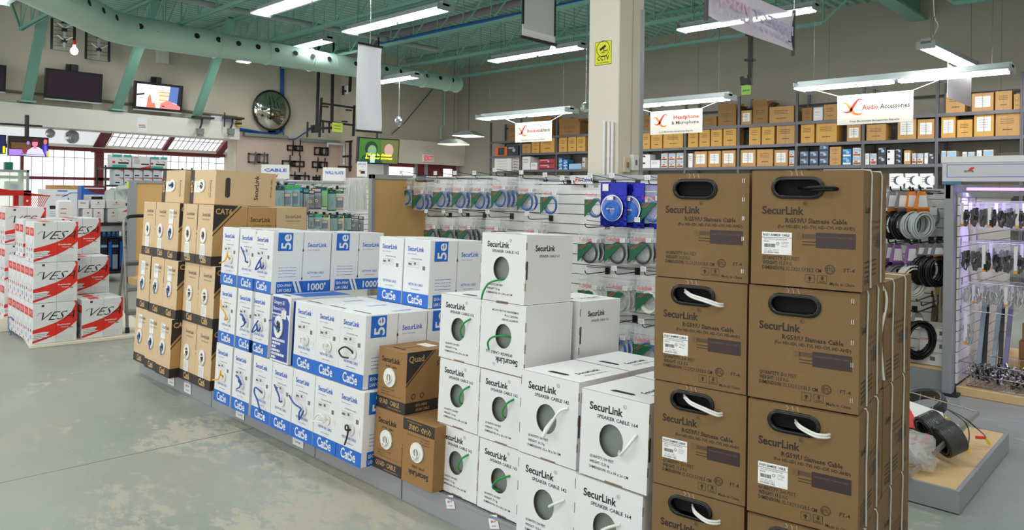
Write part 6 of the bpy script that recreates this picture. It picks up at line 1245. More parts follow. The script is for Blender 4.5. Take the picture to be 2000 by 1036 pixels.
# ================================================================ gondolas beyond the brown stack
YG = 6.5; XP = -1.34
slatwall('slatwall_gondola', 'white slatwall with hanging cable coils beyond the brown stack', (-2.6, YG, 0), 1.26, 1.44, z0=.12)
mb = MB(); mb.cbox(-.02, .02, 0, .02, 0, 1.56, GREYL, .002)
solo('gondola_upright', mb, 'grey upright post at the far end of the coil slatwall', 'post', (-1.96, 6.46, 0))
t = thing('end_panel', 'grey metal end panel between the coil slatwall and the bagged connectors', 'end panel', (XP, 5.86, 0)); mb = MB(); mb.cbox(0, .06, 0, .7, 0, 1.5, GREYL, .004); obj('panel', mb, t); mb = MB(); mb.box(-.01, .1, -.01, .2, 0, .02, BLK); obj('foot', mb, t)
t = thing('gondola_plinth', 'grey base shelf holding three white boxes beyond the brown stack', 'gondola base', (-2.6, 5.97, 0)); mb = MB(); mb.box(0, 1.25, 0, .02, 0, .15, GREYL); obj('kick_plate', mb, t); mb = MB(); mb.box(0, 1.25, -.004, .5, .15, .17, LAM); obj('deck', mb, t)
for i in range(3):
    t = thing('stock_box', 'white box with a small barcode on the grey base, %s of three' % ('lowest', 'middle', 'topmost')[i], 'box', (-1.58+(.06 if i else 0), 6.0, .172+i*.096), group='three white boxes'); mb = MB(); mb.cbox(0, .235 if i == 0 else .18, 0, .25, 0, .093, mat('box_warm_white', (226, 222, 220), .5), .003); mb.rect(0, .18, .084, .088, CB['o'], FRONT(0, 0)); mb.rect(.13, .165, .035, .065, INKG, FRONT(0, 0)); obj('carton', mb, t)
ORC = mat('card_orange', (232, 140, 50), .5); PUR = mat('card_purple', (140, 90, 160), .5); SLV = mat('card_grey_sleeve', (130, 124, 132), .4)
CS = {'clear': mat('coil_silver_clear', (196, 204, 206), .25), 'black': mat('coil_black_gloss', (26, 28, 30), .18), 'white': mat('coil_white_cord', (214, 214, 206), .4), 'grey': mat('coil_mid_grey', (110, 116, 118), .3)}
def coilpack(px, py, Y, kind, card, label, r=.075, rz=.8, n=9, drop=.17, group='cable coils on black hooks', tr=.0062, th=.075, hk=True):
    rz = max(rz, .75); n = max(n, 10)
    p = P(px, py, Y=Y); t = thing('hanging_cable_coil', label, 'cable coil', p, (0, 0, rz), group); cm = {'o': ORC, 'p': PUR, 'g': SLV}[card]
    mb = MB(); a = .045; v = [(-a*.5, -.012, 0), (a*.5, -.012, 0), (a, -.02, -drop*.75), (-a, -.02, -drop*.75), (-a*.5, .012, 0), (a*.5, .012, 0), (a, .03, -drop*.75), (-a, .03, -drop*.75)]
    mb.add(v, [(0, 3, 2, 1), (4, 5, 6, 7), (0, 1, 5, 4), (1, 2, 6, 5), (3, 0, 4, 7)], SLV if kind == 'black' else cm); mb.add([(-a*.8, -.0185, -drop*.68), (a*.8, -.0185, -drop*.68), (a*.55, -.0145, -.03), (-a*.55, -.0145, -.03)], [(0, 1, 2, 3)], STK, Matrix.Translation((0, -.002, 0))); mb.add([(-a, -.021, -drop*.75), (a, -.021, -drop*.75), (a*1.02, -.03, -drop*1.05), (-a*1.02, -.03, -drop*1.05)], [(0, 3, 2, 1), (0, 1, 2, 3)], cm); obj('header_card', mb, t)
    obj('cable_coil', cached(('cp', kind, r, n, tr, th), lambda m: coilmesh(m, r, r*1.25, n+(6 if r > .095 else 3), CS[kind], tr, 5, 0, th, r*.32)), t, (0, .0, -drop-r*.95), (.12, 0, 0))
    if hk: hook(p.x, YG-.012, p.z+.006, YG-Y+.03, 'black hook over the %s' % label.replace(' with a card header', '').replace(' in a clear bag', '').replace(' half hidden by the brown stack,', ''), 'black display hooks', tag_=False, r=.006)
U = [(1742, 374, 6.0, 'black', 'o', .085, .5), (1762, 374, 5.98, 'black', 'g', .085, .45), (1780, 374, 6.0, 'clear', 'o', .08, .5), (1800, 374, 5.96, 'clear', 'o', .08, .45), (1786, 376, 6.05, 'clear', 'g', .08, .4)]
for i, (a, b, y, k, c, r, rz) in enumerate(U): coilpack(a, b, y, k, c, '%s coil with a card header on the upper hooks beyond the brown stack' % ORD(i), r, rz)
Lw = [(1738, 476, 6.05, 'black', 'p', .08, .4, .2), (1752, 478, 6.0, 'grey', 'p', .085, .4, .22), (1780, 478, 5.95, 'white', 'p', .1, .5, .22), (1800, 476, 5.98, 'black', 'g', .085, .4, .14), (1818, 476, 5.96, 'black', 'g', .09, .4, .14), (1832, 476, 5.95, 'black', 'o', .09, .4, .14)]
for i, (a, b, y, k, c, r, rz, dr_) in enumerate(Lw): coilpack(a, b, y, k, c, '%s coil with a card header on the lower hooks beyond the brown stack' % ORD(i), r, rz, 9 if k == 'white' else 7, dr_*.8, th=.09 if k == 'white' else .06)
coilpack(1792, 612, 5.95, 'black', 'g', 'big black cable coil in a clear bag over the white boxes', .115, .4, 11, .08, None, .008, .09)
coilpack(1746, 622, 5.95, 'black', 'p', 'black cable coil half hidden by the brown stack, beside the white boxes', .1, .4, 9, .08, None, .008, .08)
# goods on the slatwall itself
def plug(px, py, label, mt, w, h, Y=6.42, name='extension_cord', cat='extension cord'):
    p = P(px, py, Y=Y); t = thing(name, label, cat, p, (0, 0, .1)); mb = MB(); mb.cbox(-w/2, w/2, -.02, .02, -h, 0, mt, .01); 
    for k in range(3): mb.rect(-.004, .004, -h*.3*(k+1), -h*.3*(k+1)+.02, BLK, FRONT(0, 0, -.02))
    obj('outlet_bar', mb, t); mb = MB(); mb.tube(smooth([(0, 0, 0), (-.02, -.01, .08), (.0, 0, .2), (.02, 0, .08), (.01, 0, 0)], 5), .007, mt, 6); obj('cord', mb, t)
plug(1808, 434, 'white outlet strip with an orange end on the coil slatwall', mat('cream_strip', (228, 222, 200), .4), .05, .1); plug(1785, 440, 'bright yellow plug hanging on the coil slatwall', mat('plug_yellow', (240, 220, 40), .4), .06, .05)
p = P(1826, 385, Y=6.4); t = thing('bagged_charger', 'black and purple charger lead in a clear bag on the coil slatwall', 'charger', p, (0, 0, .1)); mb = MB(); mb.cbox(-.06, .06, -.03, .03, -.26, 0, CLEAR, .01); obj('clear_bag', mb, t); mb = MB(); coilmesh(mb, .035, .075, 6, BLKP, .007, 4); obj('lead', mb, t, (0, 0, -.15)); mb = MB(); mb.rect(-.03, .02, -.14, -.08, STK, FRONT(0, 0, -.031)); obj('sticker', mb, t)
for i, (a, b, mt) in enumerate(((1800, 392, BLKP), (1812, 390, CS['white']), (1820, 398, CS['white']))): p = P(a, b, Y=6.4); wallthing('folded_cord', 'folded cord hanging straight on the coil slatwall, %s' % ORD(i), 'cord', lambda m: [m.tube([p+Vector((.012*k, 0, 0)), p+Vector((.014*k, 0, -.2))], .006, mt, 6) for k in range(3)])
p = P(1835, 610, Y=6.35); wallthing('rope_loop', 'long cream rope loop hanging beside the grey end panel', 'rope', lambda m: m.tube(smooth([P(1826, 560, Y=6.4), P(1830, 600, Y=6.4), P(1829, 622, Y=6.4), P(1834, 629, Y=6.4), P(1839, 620, Y=6.4), P(1836, 600, Y=6.4), P(1838, 560, Y=6.4)], 5), .012, mat('rope_cream', (216, 204, 180), .7), 7))
wallthing('conduit_stick', 'tall dark trunking stick with a yellow top leaning on the coil slatwall', 'trunking', lambda m: (m.bar(P(1822, 660, Y=6.36), P(1829, 575, Y=6.42), .04, .03, mat('trunk_brown', (96, 88, 74), .6)), m.bar(P(1829, 575, Y=6.42), P(1830, 558, Y=6.42), .05, .035, mat('plug_yellow', (240, 220, 40), .4))))
for i, (a, b) in enumerate(((1790, 588), (1800, 598), (1745, 590))): p = P(a, b, Y=6.0); hook(p.x, YG-.012, p.z, .5, 'bare black hook of the coil slatwall, %s' % ORD(i), 'bare black hooks', tag_=False, r=.005)
# header sign
t = thing('header_sign', 'white lit header board with a thin blue outline above the connectors', 'sign', (XP-.01, 5.84, P(1842, 355, Y=5.84).z)); hz = P(1842, 316, Y=5.84).z-P(1842, 356, Y=5.84).z; HB = mat('header_white', (208, 208, 218), .5)
mb = MB(); mb.cbox(0, 1.5, 0, .06, 0, hz, HB, .004); mb.box(-.004, 1.5, -.01, .07, hz-.012, hz+.03, WHITE); e = .0012
for a in ((.03, 1.4, .03, .034), (.03, 1.4, hz-.03, hz-.026), (.03, .034, .03, hz-.026)): mb.rect(*a, INKB, FRONT(0, 0))
f = FRONT(0, 0); mb.poly([(.155, hz*.5), (.18, hz*.5), (.2, hz*.68), (.175, hz*.68)], VR, f); mb.text('SECUR', .02, BLACK, FRONT(.135, hz*.44, 0, .001), 'L', .02); obj('board', mb, t)
for x in (.02, 1.4): mb = MB(); mb.box(x, x+.03, .02, .05, -.12, 0, GREYL); obj('bracket', mb, t)
mb = MB(); mb.box(.0, .12, .0, .02, -.02, 0, mat('tiny_colour_strip', (60, 120, 160), .5)); obj('colour_strip', mb, t)
# slatwall facing the aisle with violet light, clip strips
slv = mat('slatwall_lilac', (196, 186, 222), .5)
t = slatwall('slatwall_gondola', 'lilac lit slatwall running away behind the grey end panel', (XP+.065, 5.95, 0), 1.9, 1.41, axis='y', z0=.08, tone=SLAT)
VL = bpy.data.lights.new('violet_strip', 'AREA'); VL.shape = 'RECTANGLE'; VL.size = 1.4; VL.size_y = .05; VL.energy = 7; VL.color = (.5, .36, 1)
t = thing('violet_light_strip', 'violet light tube behind the header board', 'strip light', (-.55, 6.1, 1.47)); mb = MB(); mb.tube([(-.7, 0, 0), (.7, 0, 0)], .01, mat('violet_tube', (150, 110, 255), .4, emit=(150, 110, 255), es=4), 8); obj('tube', mb, t); lo = bpy.data.objects.new('lamp', VL); COL.objects.link(lo); lo.parent = t; lo.location = (0, .0, -.03)
mb = MB(); mb.box(-.70, -.62, .02, .06, 0, 0, GREYL)
def rod(p0, L, label, z=None): 
    t = thing('display_hook', label, 'hook', p0, (0, 0, 0), 'chrome hooks of the lilac slatwall'); mb = MB(); mb.box(-.01, 0, -.02, .02, -.02, .03, CHROME)
    for s in (-.008, .008): mb.tube([(0, s, 0), (L-.03, s, .0), (L, s, .03)], .003, CHROME, 6)
    obj('wire', mb, t)
NB = 0
def minibag(x, y, z, w, h, kind, seed, label, group):
    t = thing('bagged_connector', label, 'connector pack', (x, y, z), (0, 0, .25*((seed % 5)-2)*.5), group)
    obj('clear_bag', cached(('mb', w, h), lambda m: m.cbox(-w/2, w/2, -.012, .012, -h, 0, mat('clear_small_bag', (235, 238, 240), .15, alpha=.09, spec=.7), .006)), t)
    def inner(m):
        r = random.Random(seed % 6)
        mt = BLKP if kind != 'silver' else CHROME
        for k in range(10): a = (r.uniform(-w*.3, w*.3), r.uniform(-.006, .006), -h*r.uniform(.45, .9)); b = (a[0]+r.uniform(-.012, .012), a[1], a[2]+r.uniform(.02, .05)); m.cyl(a, b, r.uniform(.008, .014), mt, 7)
        m.tube(smooth([(0, 0, -h*.9), (w*.3, 0, -h*.6), (0, 0, -h*.35), (-w*.3, 0, -h*.6), (-.005, 0, -h*.88)], 4), .006, mt, 5)
    obj('connector', cached(('mbi', kind, seed % 6, w, h), inner), t)
    if seed % 3 == 0: obj('label_strip', cached(('mbl', w, h), lambda m: (m.rect(-w*.4, -w*.1, -h*.8, -.01, STK, FRONT(0, 0, -.013)), m.rect(-w*.4, -w*.1, -h*.9, -h*.8, mat('strip_orange_tip', (240, 160, 40), .5), FRONT(0, 0, -.013)))), t)
X0 = XP+.08
rows_ = [(1.385, (5.98, 6.22, 6.46), 'black', .2, 8), (1.09, (6.0, 6.25, 6.5), 'black', .22, 7), (.8, (6.05, 6.3), 'silver', .16, 7)]
for ri, (z, ys_, kind, h, n) in enumerate(rows_):
    for yi, y in enumerate(ys_):
        rod((X0, y, z), .42, 'chrome double hook %s of the %s row on the lilac slatwall' % (ORD(yi), ('upper', 'middle', 'lower')[ri]))
        for k in range(n): minibag(X0+.03+.38*k/(n-1), y, z-.004, .07, h, kind, 7*ri+3*yi+k, '%s pack on hook %s of the %s row under the header board' % (ORD(k), ORD(yi), ('upper', 'middle', 'lower')[ri]), 'bagged connectors on chrome hooks')
rod((X0, 6.02, .6), .36, 'bare chrome hook low on the lilac slatwall')
minibag(X0+.05, 6.02, .596, .07, .27, 'silver', 3, 'long pack with an orange tip on the low chrome hook', None)
# far lattice of blister packs further right
t = slatwall('slatwall_gondola', 'white slatwall in shade at the frame edge behind the connectors', (-.9, 7.6, 0), 1.6, 1.41, z0=.08)
for ri in range(3):
    for k in range(7): minibag(-.85+.11*k, 7.45, 1.33-.36*ri, .09, .26, 'black', ri*5+k, '%s pack of the %s row on the shaded far slatwall' % (ORD(k), ('upper', 'middle', 'lower')[ri]), 'bagged connectors on the far slatwall')
for ri in range(3):
    for k in range(7): hook(-.85+.11*k, 7.588, 1.335-.36*ri, .16, 'hook of the %s row on the shaded far slatwall, %s' % (('upper', 'middle', 'lower')[ri], ORD(k)), 'hooks of the far slatwall', tag_=False)
# long rails leaning, kraft boxes, wooden base, baskets
t = thing('gondola_plinth', 'long pale wooden base under the wire basket of connectors', 'gondola base', (XP+.07, 5.95, 0), (0, 0, 0)); mb = MB(); mb.cbox(0, 2.0, 0, 1.9, 0, .062, LAM, .004); obj('deck', mb, t)
for i, (x, c) in enumerate(((-1.2, (150, 170, 176)), (-1.165, (20, 20, 22)), (-1.12, (160, 176, 180)), (-1.075, (30, 30, 34)), (-1.04, (120, 120, 150)), (-.6, (24, 24, 28)), (-.55, (60, 64, 130)), (-.7, (40, 40, 46)), (-.76, (52, 50, 52)))):
    mb = MB(); mb.bar((x, 6.25+.03*i % .1, .063), (x+.02-.03*(i % 2), 6.42+.03*i % .1, .72-.05*(i % 3)), .03, .012, mat('rail_%d' % i, c, .35, .2)); solo('aluminium_rail', mb, '%s flat rail standing in the bay behind the wire basket, %s' % (('pale', 'black', 'pale', 'dark', 'lilac', 'black', 'blue', 'dark', 'dark grey')[i], ORD(i)), 'rail', group=None)
for i, (x, z, w) in enumerate(((-1.0, .2, .2), (-.79, .2, .3), (-1.0, .063, .26), (-.73, .063, .3), (-.98, .338, .14))): t = thing('stock_box', 'low brown carton stacked behind the wire basket, %s' % ORD(i), 'box', (x, 6.6, z), group='low brown cartons'); mb = MB(); mb.cbox(0, w-.005, 0, .28, 0, .134, KRAFTD, .003); obj('carton', mb, t)
def wire_basket(name, label, loc, rz, L, W, H, mt, tiltx=0, step=.03):
    t = thing(name, label, 'basket', loc, (tiltx, 0, rz)); mb = MB(); r = .002
    fl_ = .04
    for z, e in ((0, 0), (H*.5, fl_*.5), (H, fl_)):
        mb.tube([(-e, -e, z), (L+e, -e, z), (L+e, W+e, z), (-e, W+e, z)], r*1.8, mt, 5, True)
    k = int(L/step)
    for i in range(k+1): x = L*i/k; mb.tube([(x, -fl_, H), (x, 0, 0), (x, W, 0), (x, W+fl_, H)], r*.8, mt, 4)
    k = int(W/step)
    for i in range(1, k): y = W*i/k; mb.tube([(-fl_, y, H), (0, y, 0), (L, y, 0), (L+fl_, y, H)], r*.8, mt, 4)
    obj('wire_frame', mb, t); return t
wire_basket('wire_basket', 'chrome wire basket full of small connectors on the wooden base', (-1.22, 6.02, .066), -.08, .42, .3, .17, CHROME)
def junk(x, y, z, L, W, H, n, seed, label, mts):
    mb = MB(); r = random.Random(seed)
    for k in range(n): a = Vector((x+r.uniform(0, L), y+r.uniform(0, W), z+r.uniform(.02, H))); b = a+Vector((r.uniform(-.03, .03), r.uniform(-.03, .03), r.uniform(-.01, .03))); mb.cyl(a, b, r.uniform(.004, .01), r.choice(mts), 6)
    o = solo('loose_connectors', mb, label, 'connectors'); o['kind'] = 'stuff'; return o
junk(-1.2, 6.0, .07, .38, .28, .13, 260, 4, 'heap of small silver connectors filling the wire basket', [CHROME, BLKP, mat('connector_grey', (96, 100, 98), .3, .5)])
wire_basket('wire_basket', 'chrome wire basket at the frame edge behind the front basket', (-.85, 6.35, .07), -.05, .45, .3, .17, CHROME)
mb = MB(); r = random.Random(3)
for k in range(14): a = Vector((-.82+r.uniform(0, .4), 6.36+r.uniform(0, .25), .12+r.uniform(0, .12))); mb.cbox(a.x-.03, a.x+.03, a.y-.04, a.y+.04, a.z, a.z+.02, CLEAR, .005)
o = solo('bagged_parts', mb, 'clear bags of parts heaped in the rear wire basket', 'bags'); o['kind'] = 'stuff'
# ================================================================ low platform with the wide basket of cables
AX, BX_, CX = P(1873, 1008, Z=0), P(1968, 883, Z=0), P(1778, 983, Z=0)
t = thing('low_platform', 'grey framed low wooden platform beside the brown stack', 'platform', (AX.x, AX.y, 0)); PL, PW, PH = 1.13, 1.3, .105
mb = MB(); mb.box(-PW, 0, 0, .018, .006, PH, GREYL); mb.box(-.018, 0, .018, PL-.018, .006, PH, GREYL); mb.box(-PW, -PW+.018, .018, PL-.018, .006, PH, GREYL); mb.box(-PW, 0, PL-.018, PL, .006, PH, GREYL)
mb.box(-PW+.02, -.02, .02, .05, 0, .02, BLK); mb.box(-PW+.02, -.02, PL-.05, PL-.02, 0, .02, BLK); obj('frame', mb, t); mb = MB(); mb.box(-PW+.018, -.018, .018, PL-.018, .08, PH-.004, LAM); obj('deck', mb, t)
# basket tilted on the platform
GW = mat('basket_wire_grey', (176, 172, 164), .35, .6)
bk = [P(1778, 935, Z=.115), P(1868, 872, Z=.115)]
p0 = P(1772, 938, Z=.112); ang = atan2(P(1908, 825, Z=.3).y-p0.y, P(1908, 825, Z=.3).x-p0.x)
t = thing('wire_basket', 'wide tilted wire basket full of black cable coils on the low platform', 'basket', (p0.x, p0.y, .112), (0, 0, radians(88)))
e0_, e1_ = P(1776, 930, Z=.125), P(1911, 806, Z=.30)
Lb = (Vector((e1_.x, e1_.y, 0))-Vector((e0_.x, e0_.y, 0))).length
t.location = (e0_.x, e0_.y, 0); rzb = atan2(e1_.y-e0_.y, e1_.x-e0_.x); t.rotation_euler = (0, 0, rzb)
mb = MB(); zf0, zf1 = .125, .30; Wb = .5
lip = lambda u: (u*Lb, 0, zf0+(zf1-zf0)*u)
mb.bar(lip(0), lip(1), .012, .022, GW)
for y, z in ((0, .02), (Wb, .02)): pass
low = lambda u, y: (u*Lb*.86+.02, y, .118+.02*u)
for k in range(22): u = k/21; mb.tube([lip(u), low(u, .08), low(u, Wb-.05), (u*Lb, Wb+.06, zf0+(zf1-zf0)*u+.04)], .003, GW, 5)
for y in (.08, .18, .28, .38, Wb-.05): mb.tube([low(0, y), low(1, y)], .002, GW, 5)
mb.tube([lip(0), (0, Wb+.06, zf0+.04), (Lb, Wb+.06, zf1+.04), lip(1)], .004, GW, 6)
for k in range(1, 7): y = Wb*k/7; mb.tube([(Lb, y, zf1+.03), (Lb*.9, y, .14)], .002, GW, 5); mb.tube([(0, y, zf0+.02), (.03, y, .12)], .002, GW, 5)
obj('wire_frame', mb, t)
BM = Matrix.Translation(t.location) @ Matrix.Rotation(rzb, 4, 'Z')
def inb(x, y, z): return BM @ Vector((x, y, z))
for i, (px, py, Z_, r, hh) in enumerate(((1822, 838, .24, .075, .085), (1852, 858, .22, .072, .085))):
    c = P(px, py, Z=Z_); t = thing('cable_spool', 'glossy black coiled cable lying in the tilted basket, %s' % ('upper', 'lower, nearer the rim')[i], 'cable coil', c, (1.15, .25, rzb+.9), 'glossy black cable coils'); mb = MB()
    for k in range(9): mb.tube([(r*cos(a*.2618), r*sin(a*.2618), -hh/2+hh*k/8) for a in range(24)], .0068, CS['black'], 7, True)
    for k in range(4): mb.tube([(r*.8*cos(a*.2618), r*.8*sin(a*.2618), -hh/2+hh*k/3) for a in range(24)], .0068, CS['black'], 6, True)
    obj('cable_coil', mb, t); mb = MB(); mb.lathe([(r*1.1, -hh*.5), (r*1.12, hh*.5), (r*.7, hh*.55)], mat('thin_clear_wrap', (235, 238, 240), .08, alpha=.06, spec=.8), None, 24); obj('clear_wrap', mb, t)
c = P(1800, 798, Z=.23); t = thing('cable_spool', 'large grey cable coil lying flat at the back of the tilted basket', 'cable coil', c, (.35, -.3, 0)); mb = MB()
for k in range(4): mb.tube([(.12*cos(a*.2094), .12*sin(a*.2094), .013*k) for a in range(30)], .014, mat('sleeve_grey', (50, 52, 54), .35), 7, True)
obj('cable_coil', mb, t)
c = P(1806, 822, Z=.24); t = thing('printed_card', 'white card with red triangle lying in the tilted basket', 'card', c, (.7, .3, .6)); mb = MB(); mb.box(-.1, .1, -.09, .09, 0, .004, PAPER); mb.poly([(-.09, -.08), (-.02, -.08), (-.09, .07)], VR, TOP(0, 0, .005)); mb.rect(0, .05, 0, .01, INKG, TOP(0, 0, .005)); obj('card', mb, t)
for i, (px, py, Z_) in enumerate(((1792, 866, .22), (1800, 895, .17), (1785, 880, .2))):
    c = P(px, py, Z=Z_); t = thing('bagged_cable', 'crumpled clear bag with connectors in the tilted basket, %s' % ORD(i), 'cable pack', c, (.4, .3*i, .5*i), 'crumpled clear bags'); mb = MB(); r = random.Random(i); n = 9; v = []; f = []
    for a in range(7):
        for b in range(n): th_ = pi*a/6; ph = 2*pi*b/n; R_ = .075*(1+r.uniform(-.18, .18)); v.append((R_*sin(th_)*cos(ph), R_*sin(th_)*sin(ph), R_*.55*cos(th_)))
    for a in range(6): f += [(a*n+b, (a+1)*n+b, (a+1)*n+(b+1) % n, a*n+(b+1) % n) for b in range(n)]
    mb.add(v, f, mat('clear_film_shiny', (235, 238, 242), .06, alpha=.35, spec=1)); obj('clear_bag', mb, t); mb = MB()
    for k in range(9): a = Vector((r.uniform(-.04, .04), r.uniform(-.04, .04), r.uniform(-.02, .02))); mb.cyl(a, a+Vector((.01, .02, .005)), .006, r.choice([CHROME, BLKP, VR]), 6)
    obj('connectors', mb, t)
for i, (pts, tips) in enumerate((([(1850, 800, .3), (1872, 815, .33), (1888, 830, .33), (1893, 850, .24), (1891, 870, .14)], 'y'), ([(1840, 795, .3), (1880, 815, .35), (1905, 835, .32), (1922, 850, .2), (1925, 856, .15)], 'r'))):
    q = [P(a, b, Z=z) for a, b, z in pts]; t = thing('video_lead', 'black lead with a %s plug hanging over the basket rim' % ('yellow', 'red and yellow')[i], 'lead', (0, 0, 0)); mb = MB(); mb.tube(smooth(q, 5), .0032, BLKP, 6); obj('cord', mb, t); e = q[-1]
    mb = MB(); mb.cyl(e, e+Vector((0, 0, -.045)) if i == 0 else e+Vector((-.045, -.01, -.005)), .008, mat('plug_yellow', (240, 220, 40), .4) if i == 0 else VR, 8); obj('plug', mb, t)
    if i: mb = MB(); mb.cyl(e, e+Vector((.02, .01, -.03)), .008, mat('plug_yellow', (240, 220, 40), .4), 8); obj('plug', mb, t)
junk_o = MB(); r = random.Random(9)
for k in range(60): a = inb(r.uniform(.55, .95)*Lb, r.uniform(.08, .4), r.uniform(.15, .26)); junk_o.cyl(a, a+Vector((r.uniform(-.02, .02), r.uniform(-.02, .02), .01)), r.uniform(.005, .01), r.choice([CHROME, BLKP, BLKP, VR, mat('plug_yellow', (240, 220, 40), .4)]), 6)
for k in range(10): c = inb(r.uniform(.1, .9)*Lb, r.uniform(.1, .45), .15); junk_o.tube([c+Vector((.06*cos(a*.6283), .05*sin(a*.6283), .01*k)) for a in range(10)], .004, BLKP, 5, True)
o = solo('loose_leads', junk_o, 'tangle of black leads and plugs at the bottom of the tilted basket', 'leads'); o['kind'] = 'stuff'
# ================================================================ signs and banners hanging from the ceiling
def translucent(m, amt=.5):
    nt = m.node_tree; b = nt.nodes['Principled BSDF']; o = nt.nodes['Material Output']; tr = nt.nodes.new('ShaderNodeBsdfTranslucent'); tr.inputs[0].default_value = b.inputs['Base Color'].default_value
    mx = nt.nodes.new('ShaderNodeMixShader'); mx.inputs[0].default_value = amt; nt.links.new(b.outputs[0], mx.inputs[1]); nt.links.new(tr.outputs[0], mx.inputs[2]); nt.links.new(mx.outputs[0], o.inputs['Surface']); return m
def loopmark(m, M, s):
    """two crossing ribbons, red and orange"""
    R_ = mat('ribbon_red', (206, 44, 40), .5); O_ = mat('ribbon_orange', (238, 130, 60), .5)
    def rib(pts, w, mt):
        q = smooth([(x*s, y*s, 0) for x, y in pts], 6); n = len(q); v = []
        for i, p in enumerate(q):
            d = (q[min(i+1, n-1)]-q[max(i-1, 0)]).normalized(); e = Vector((-d.y, d.x, 0))*w*s*sin(pi*(i+.6)/(n+.2)); v += [p+e, p-e]
        m.add(v, [(2*i, 2*i+1, 2*i+3, 2*i+2) for i in range(n-1)], mt, M)
    rib([(.1, .1), (.35, .0), (.55, .12), (.75, .55), (1.0, .9), (1.3, .8)], .085, R_); rib([(0, .6), (.25, .7), (.5, .35), (.75, -.1), (1.05, -.18), (1.2, -.05)], .085, O_)
def hsign(px0, px1, py0, py1, Y, label, l1, l2, c1, c2, two=False):
    a, c = P(px0, py1, Y=Y), P(px1, py1, Y=Y); z1 = P(px0, py0, Y=Y).z; W_, H_ = c.x-a.x, z1-a.z; t = thing('hanging_sign', label, 'sign', (a.x, Y, a.z))
    mb = MB(); mb.box(0, W_, 0, .006, 0, H_, mat('sign_ivory', (222, 220, 212), .6)); loopmark(mb, FRONT(W_*.05, H_*.42) @ Matrix.Scale(1.25, 4, (1, 0, 0)), H_*.46)
    if two: mb.text(l1, H_*.24, c1, FRONT(W_*.94, H_*.62), 'R', .022, fit=W_*.48); mb.text(l2, H_*.2, c2, FRONT(W_*.94, H_*.4), 'R', .022, fit=W_*.52)
    else: mb.text(l1, H_*.23, c1, FRONT(W_*.34, H_*.48), 'L', .022, fit=W_*(.22 if 'Audio' in l1 else .36)); mb.text(l2, H_*.23, c2, FRONT(W_*(.58 if 'Acc' in l2 else .7), H_*.48), 'L', .022, fit=W_*(.38 if 'Acc' in l2 else .26))
    mb.text('Your Electronics Accessories Experts', H_*.08, BLACK, FRONT(W_*.5, H_*.08), 'C', .02, fit=W_*.66)
    obj('board', mb, t)
    for s in (0, 1): mb = MB(); x = W_*s; mb.tube([(x, 0, H_), (x+(-.35 if s == 0 else .35), -.0, H_+(2.86-z1))], .004, mat('string_cream', (214, 200, 170), .6), 5); obj('string', mb, t)
IR = mat('ink_sign_red', (214, 60, 50), .5); IK = mat('ink_sign_grey', (70, 66, 66), .5)
hsign(1635, 1783, 188, 245, 9.95, 'ivory hanging sign reading AudioAccessories', 'Audio', 'Accessories', IR, IK); hsign(1270, 1371, 219, 264, 10.2, 'ivory hanging sign reading Headphone and Microphone', 'Headphone', '& Microphone', IR, IK, True); hsign(1006, 1077, 241, 279, 10.15, 'ivory hanging sign reading Brackets and Stands', 'Brackets', '&Stands', IR, IK)
# long narrow white banner
a, c = P(697, 255, X=-7.2), P(744, 255, X=-7.2); zt_ = P(700, 84, X=-7.2).z; t = thing('hanging_banner', 'long narrow white banner hanging before the round duct', 'banner', (-7.2, a.y, a.z), (0, 0, pi/2)); W_ = c.y-a.y; H_ = zt_-a.z
mb = MB(); v = []; n = 8
for j in range(13):
    for i in range(n+1): u = i/n; v.append((W_*u, .02*sin(u*5+j*.3)*(1 if 0 < j < 12 else .3), H_*j/12))
f = [(j*(n+1)+i, j*(n+1)+i+1, (j+1)*(n+1)+i+1, (j+1)*(n+1)+i) for j in range(12) for i in range(n)]
mb.add(v, f, translucent(mat('banner_white', (246, 247, 252), .35)), None, True); mb.add([(x, y+.004, z) for x, y, z in v], [g[::-1] for g in f], MATS['banner_white'], None, True); obj('sheet', mb, t)
for z in (0, H_): mb = MB(); mb.box(-.01, W_+.01, -.012, .016, z-.012, z+.012, BLK); obj('rail', mb, t)
mb = MB(); mb.tube([(W_*.5, 0, H_), (W_*.5, 0, 4.0-a.z)], .004, CHROME, 5); obj('string', mb, t)
# projector screen
a, c = P(1020, 72, X=-4.6), P(1084, 84, X=-4.6); z0_ = min(a.z, c.z); t = thing('projector_screen', 'white hanging projector screen with black side edges beside the column', 'screen', (-4.6, a.y, z0_), (0, 0, pi/2)); W_ = c.y-a.y
mb = MB(); mb.box(0, W_, 0, .006, 0, 3.95-z0_, translucent(mat('screen_cloth', (246, 246, 248), .6))); obj('sheet', mb, t); mb = MB(); mb.box(0, W_, -.002, -.0005, .08, 3.95-z0_, MATS['screen_cloth']); mb.box(-.004, .02, -.004, .01, .12, 3.95-z0_, BLK); mb.box(W_-.02, W_+.004, -.004, .01, .08, 3.95-z0_, BLK); obj('black_edge', mb, t); mb = MB(); mb.box(-.02, W_+.02, -.012, .016, -.015, .012, BLK); obj('bottom_rail', mb, t)
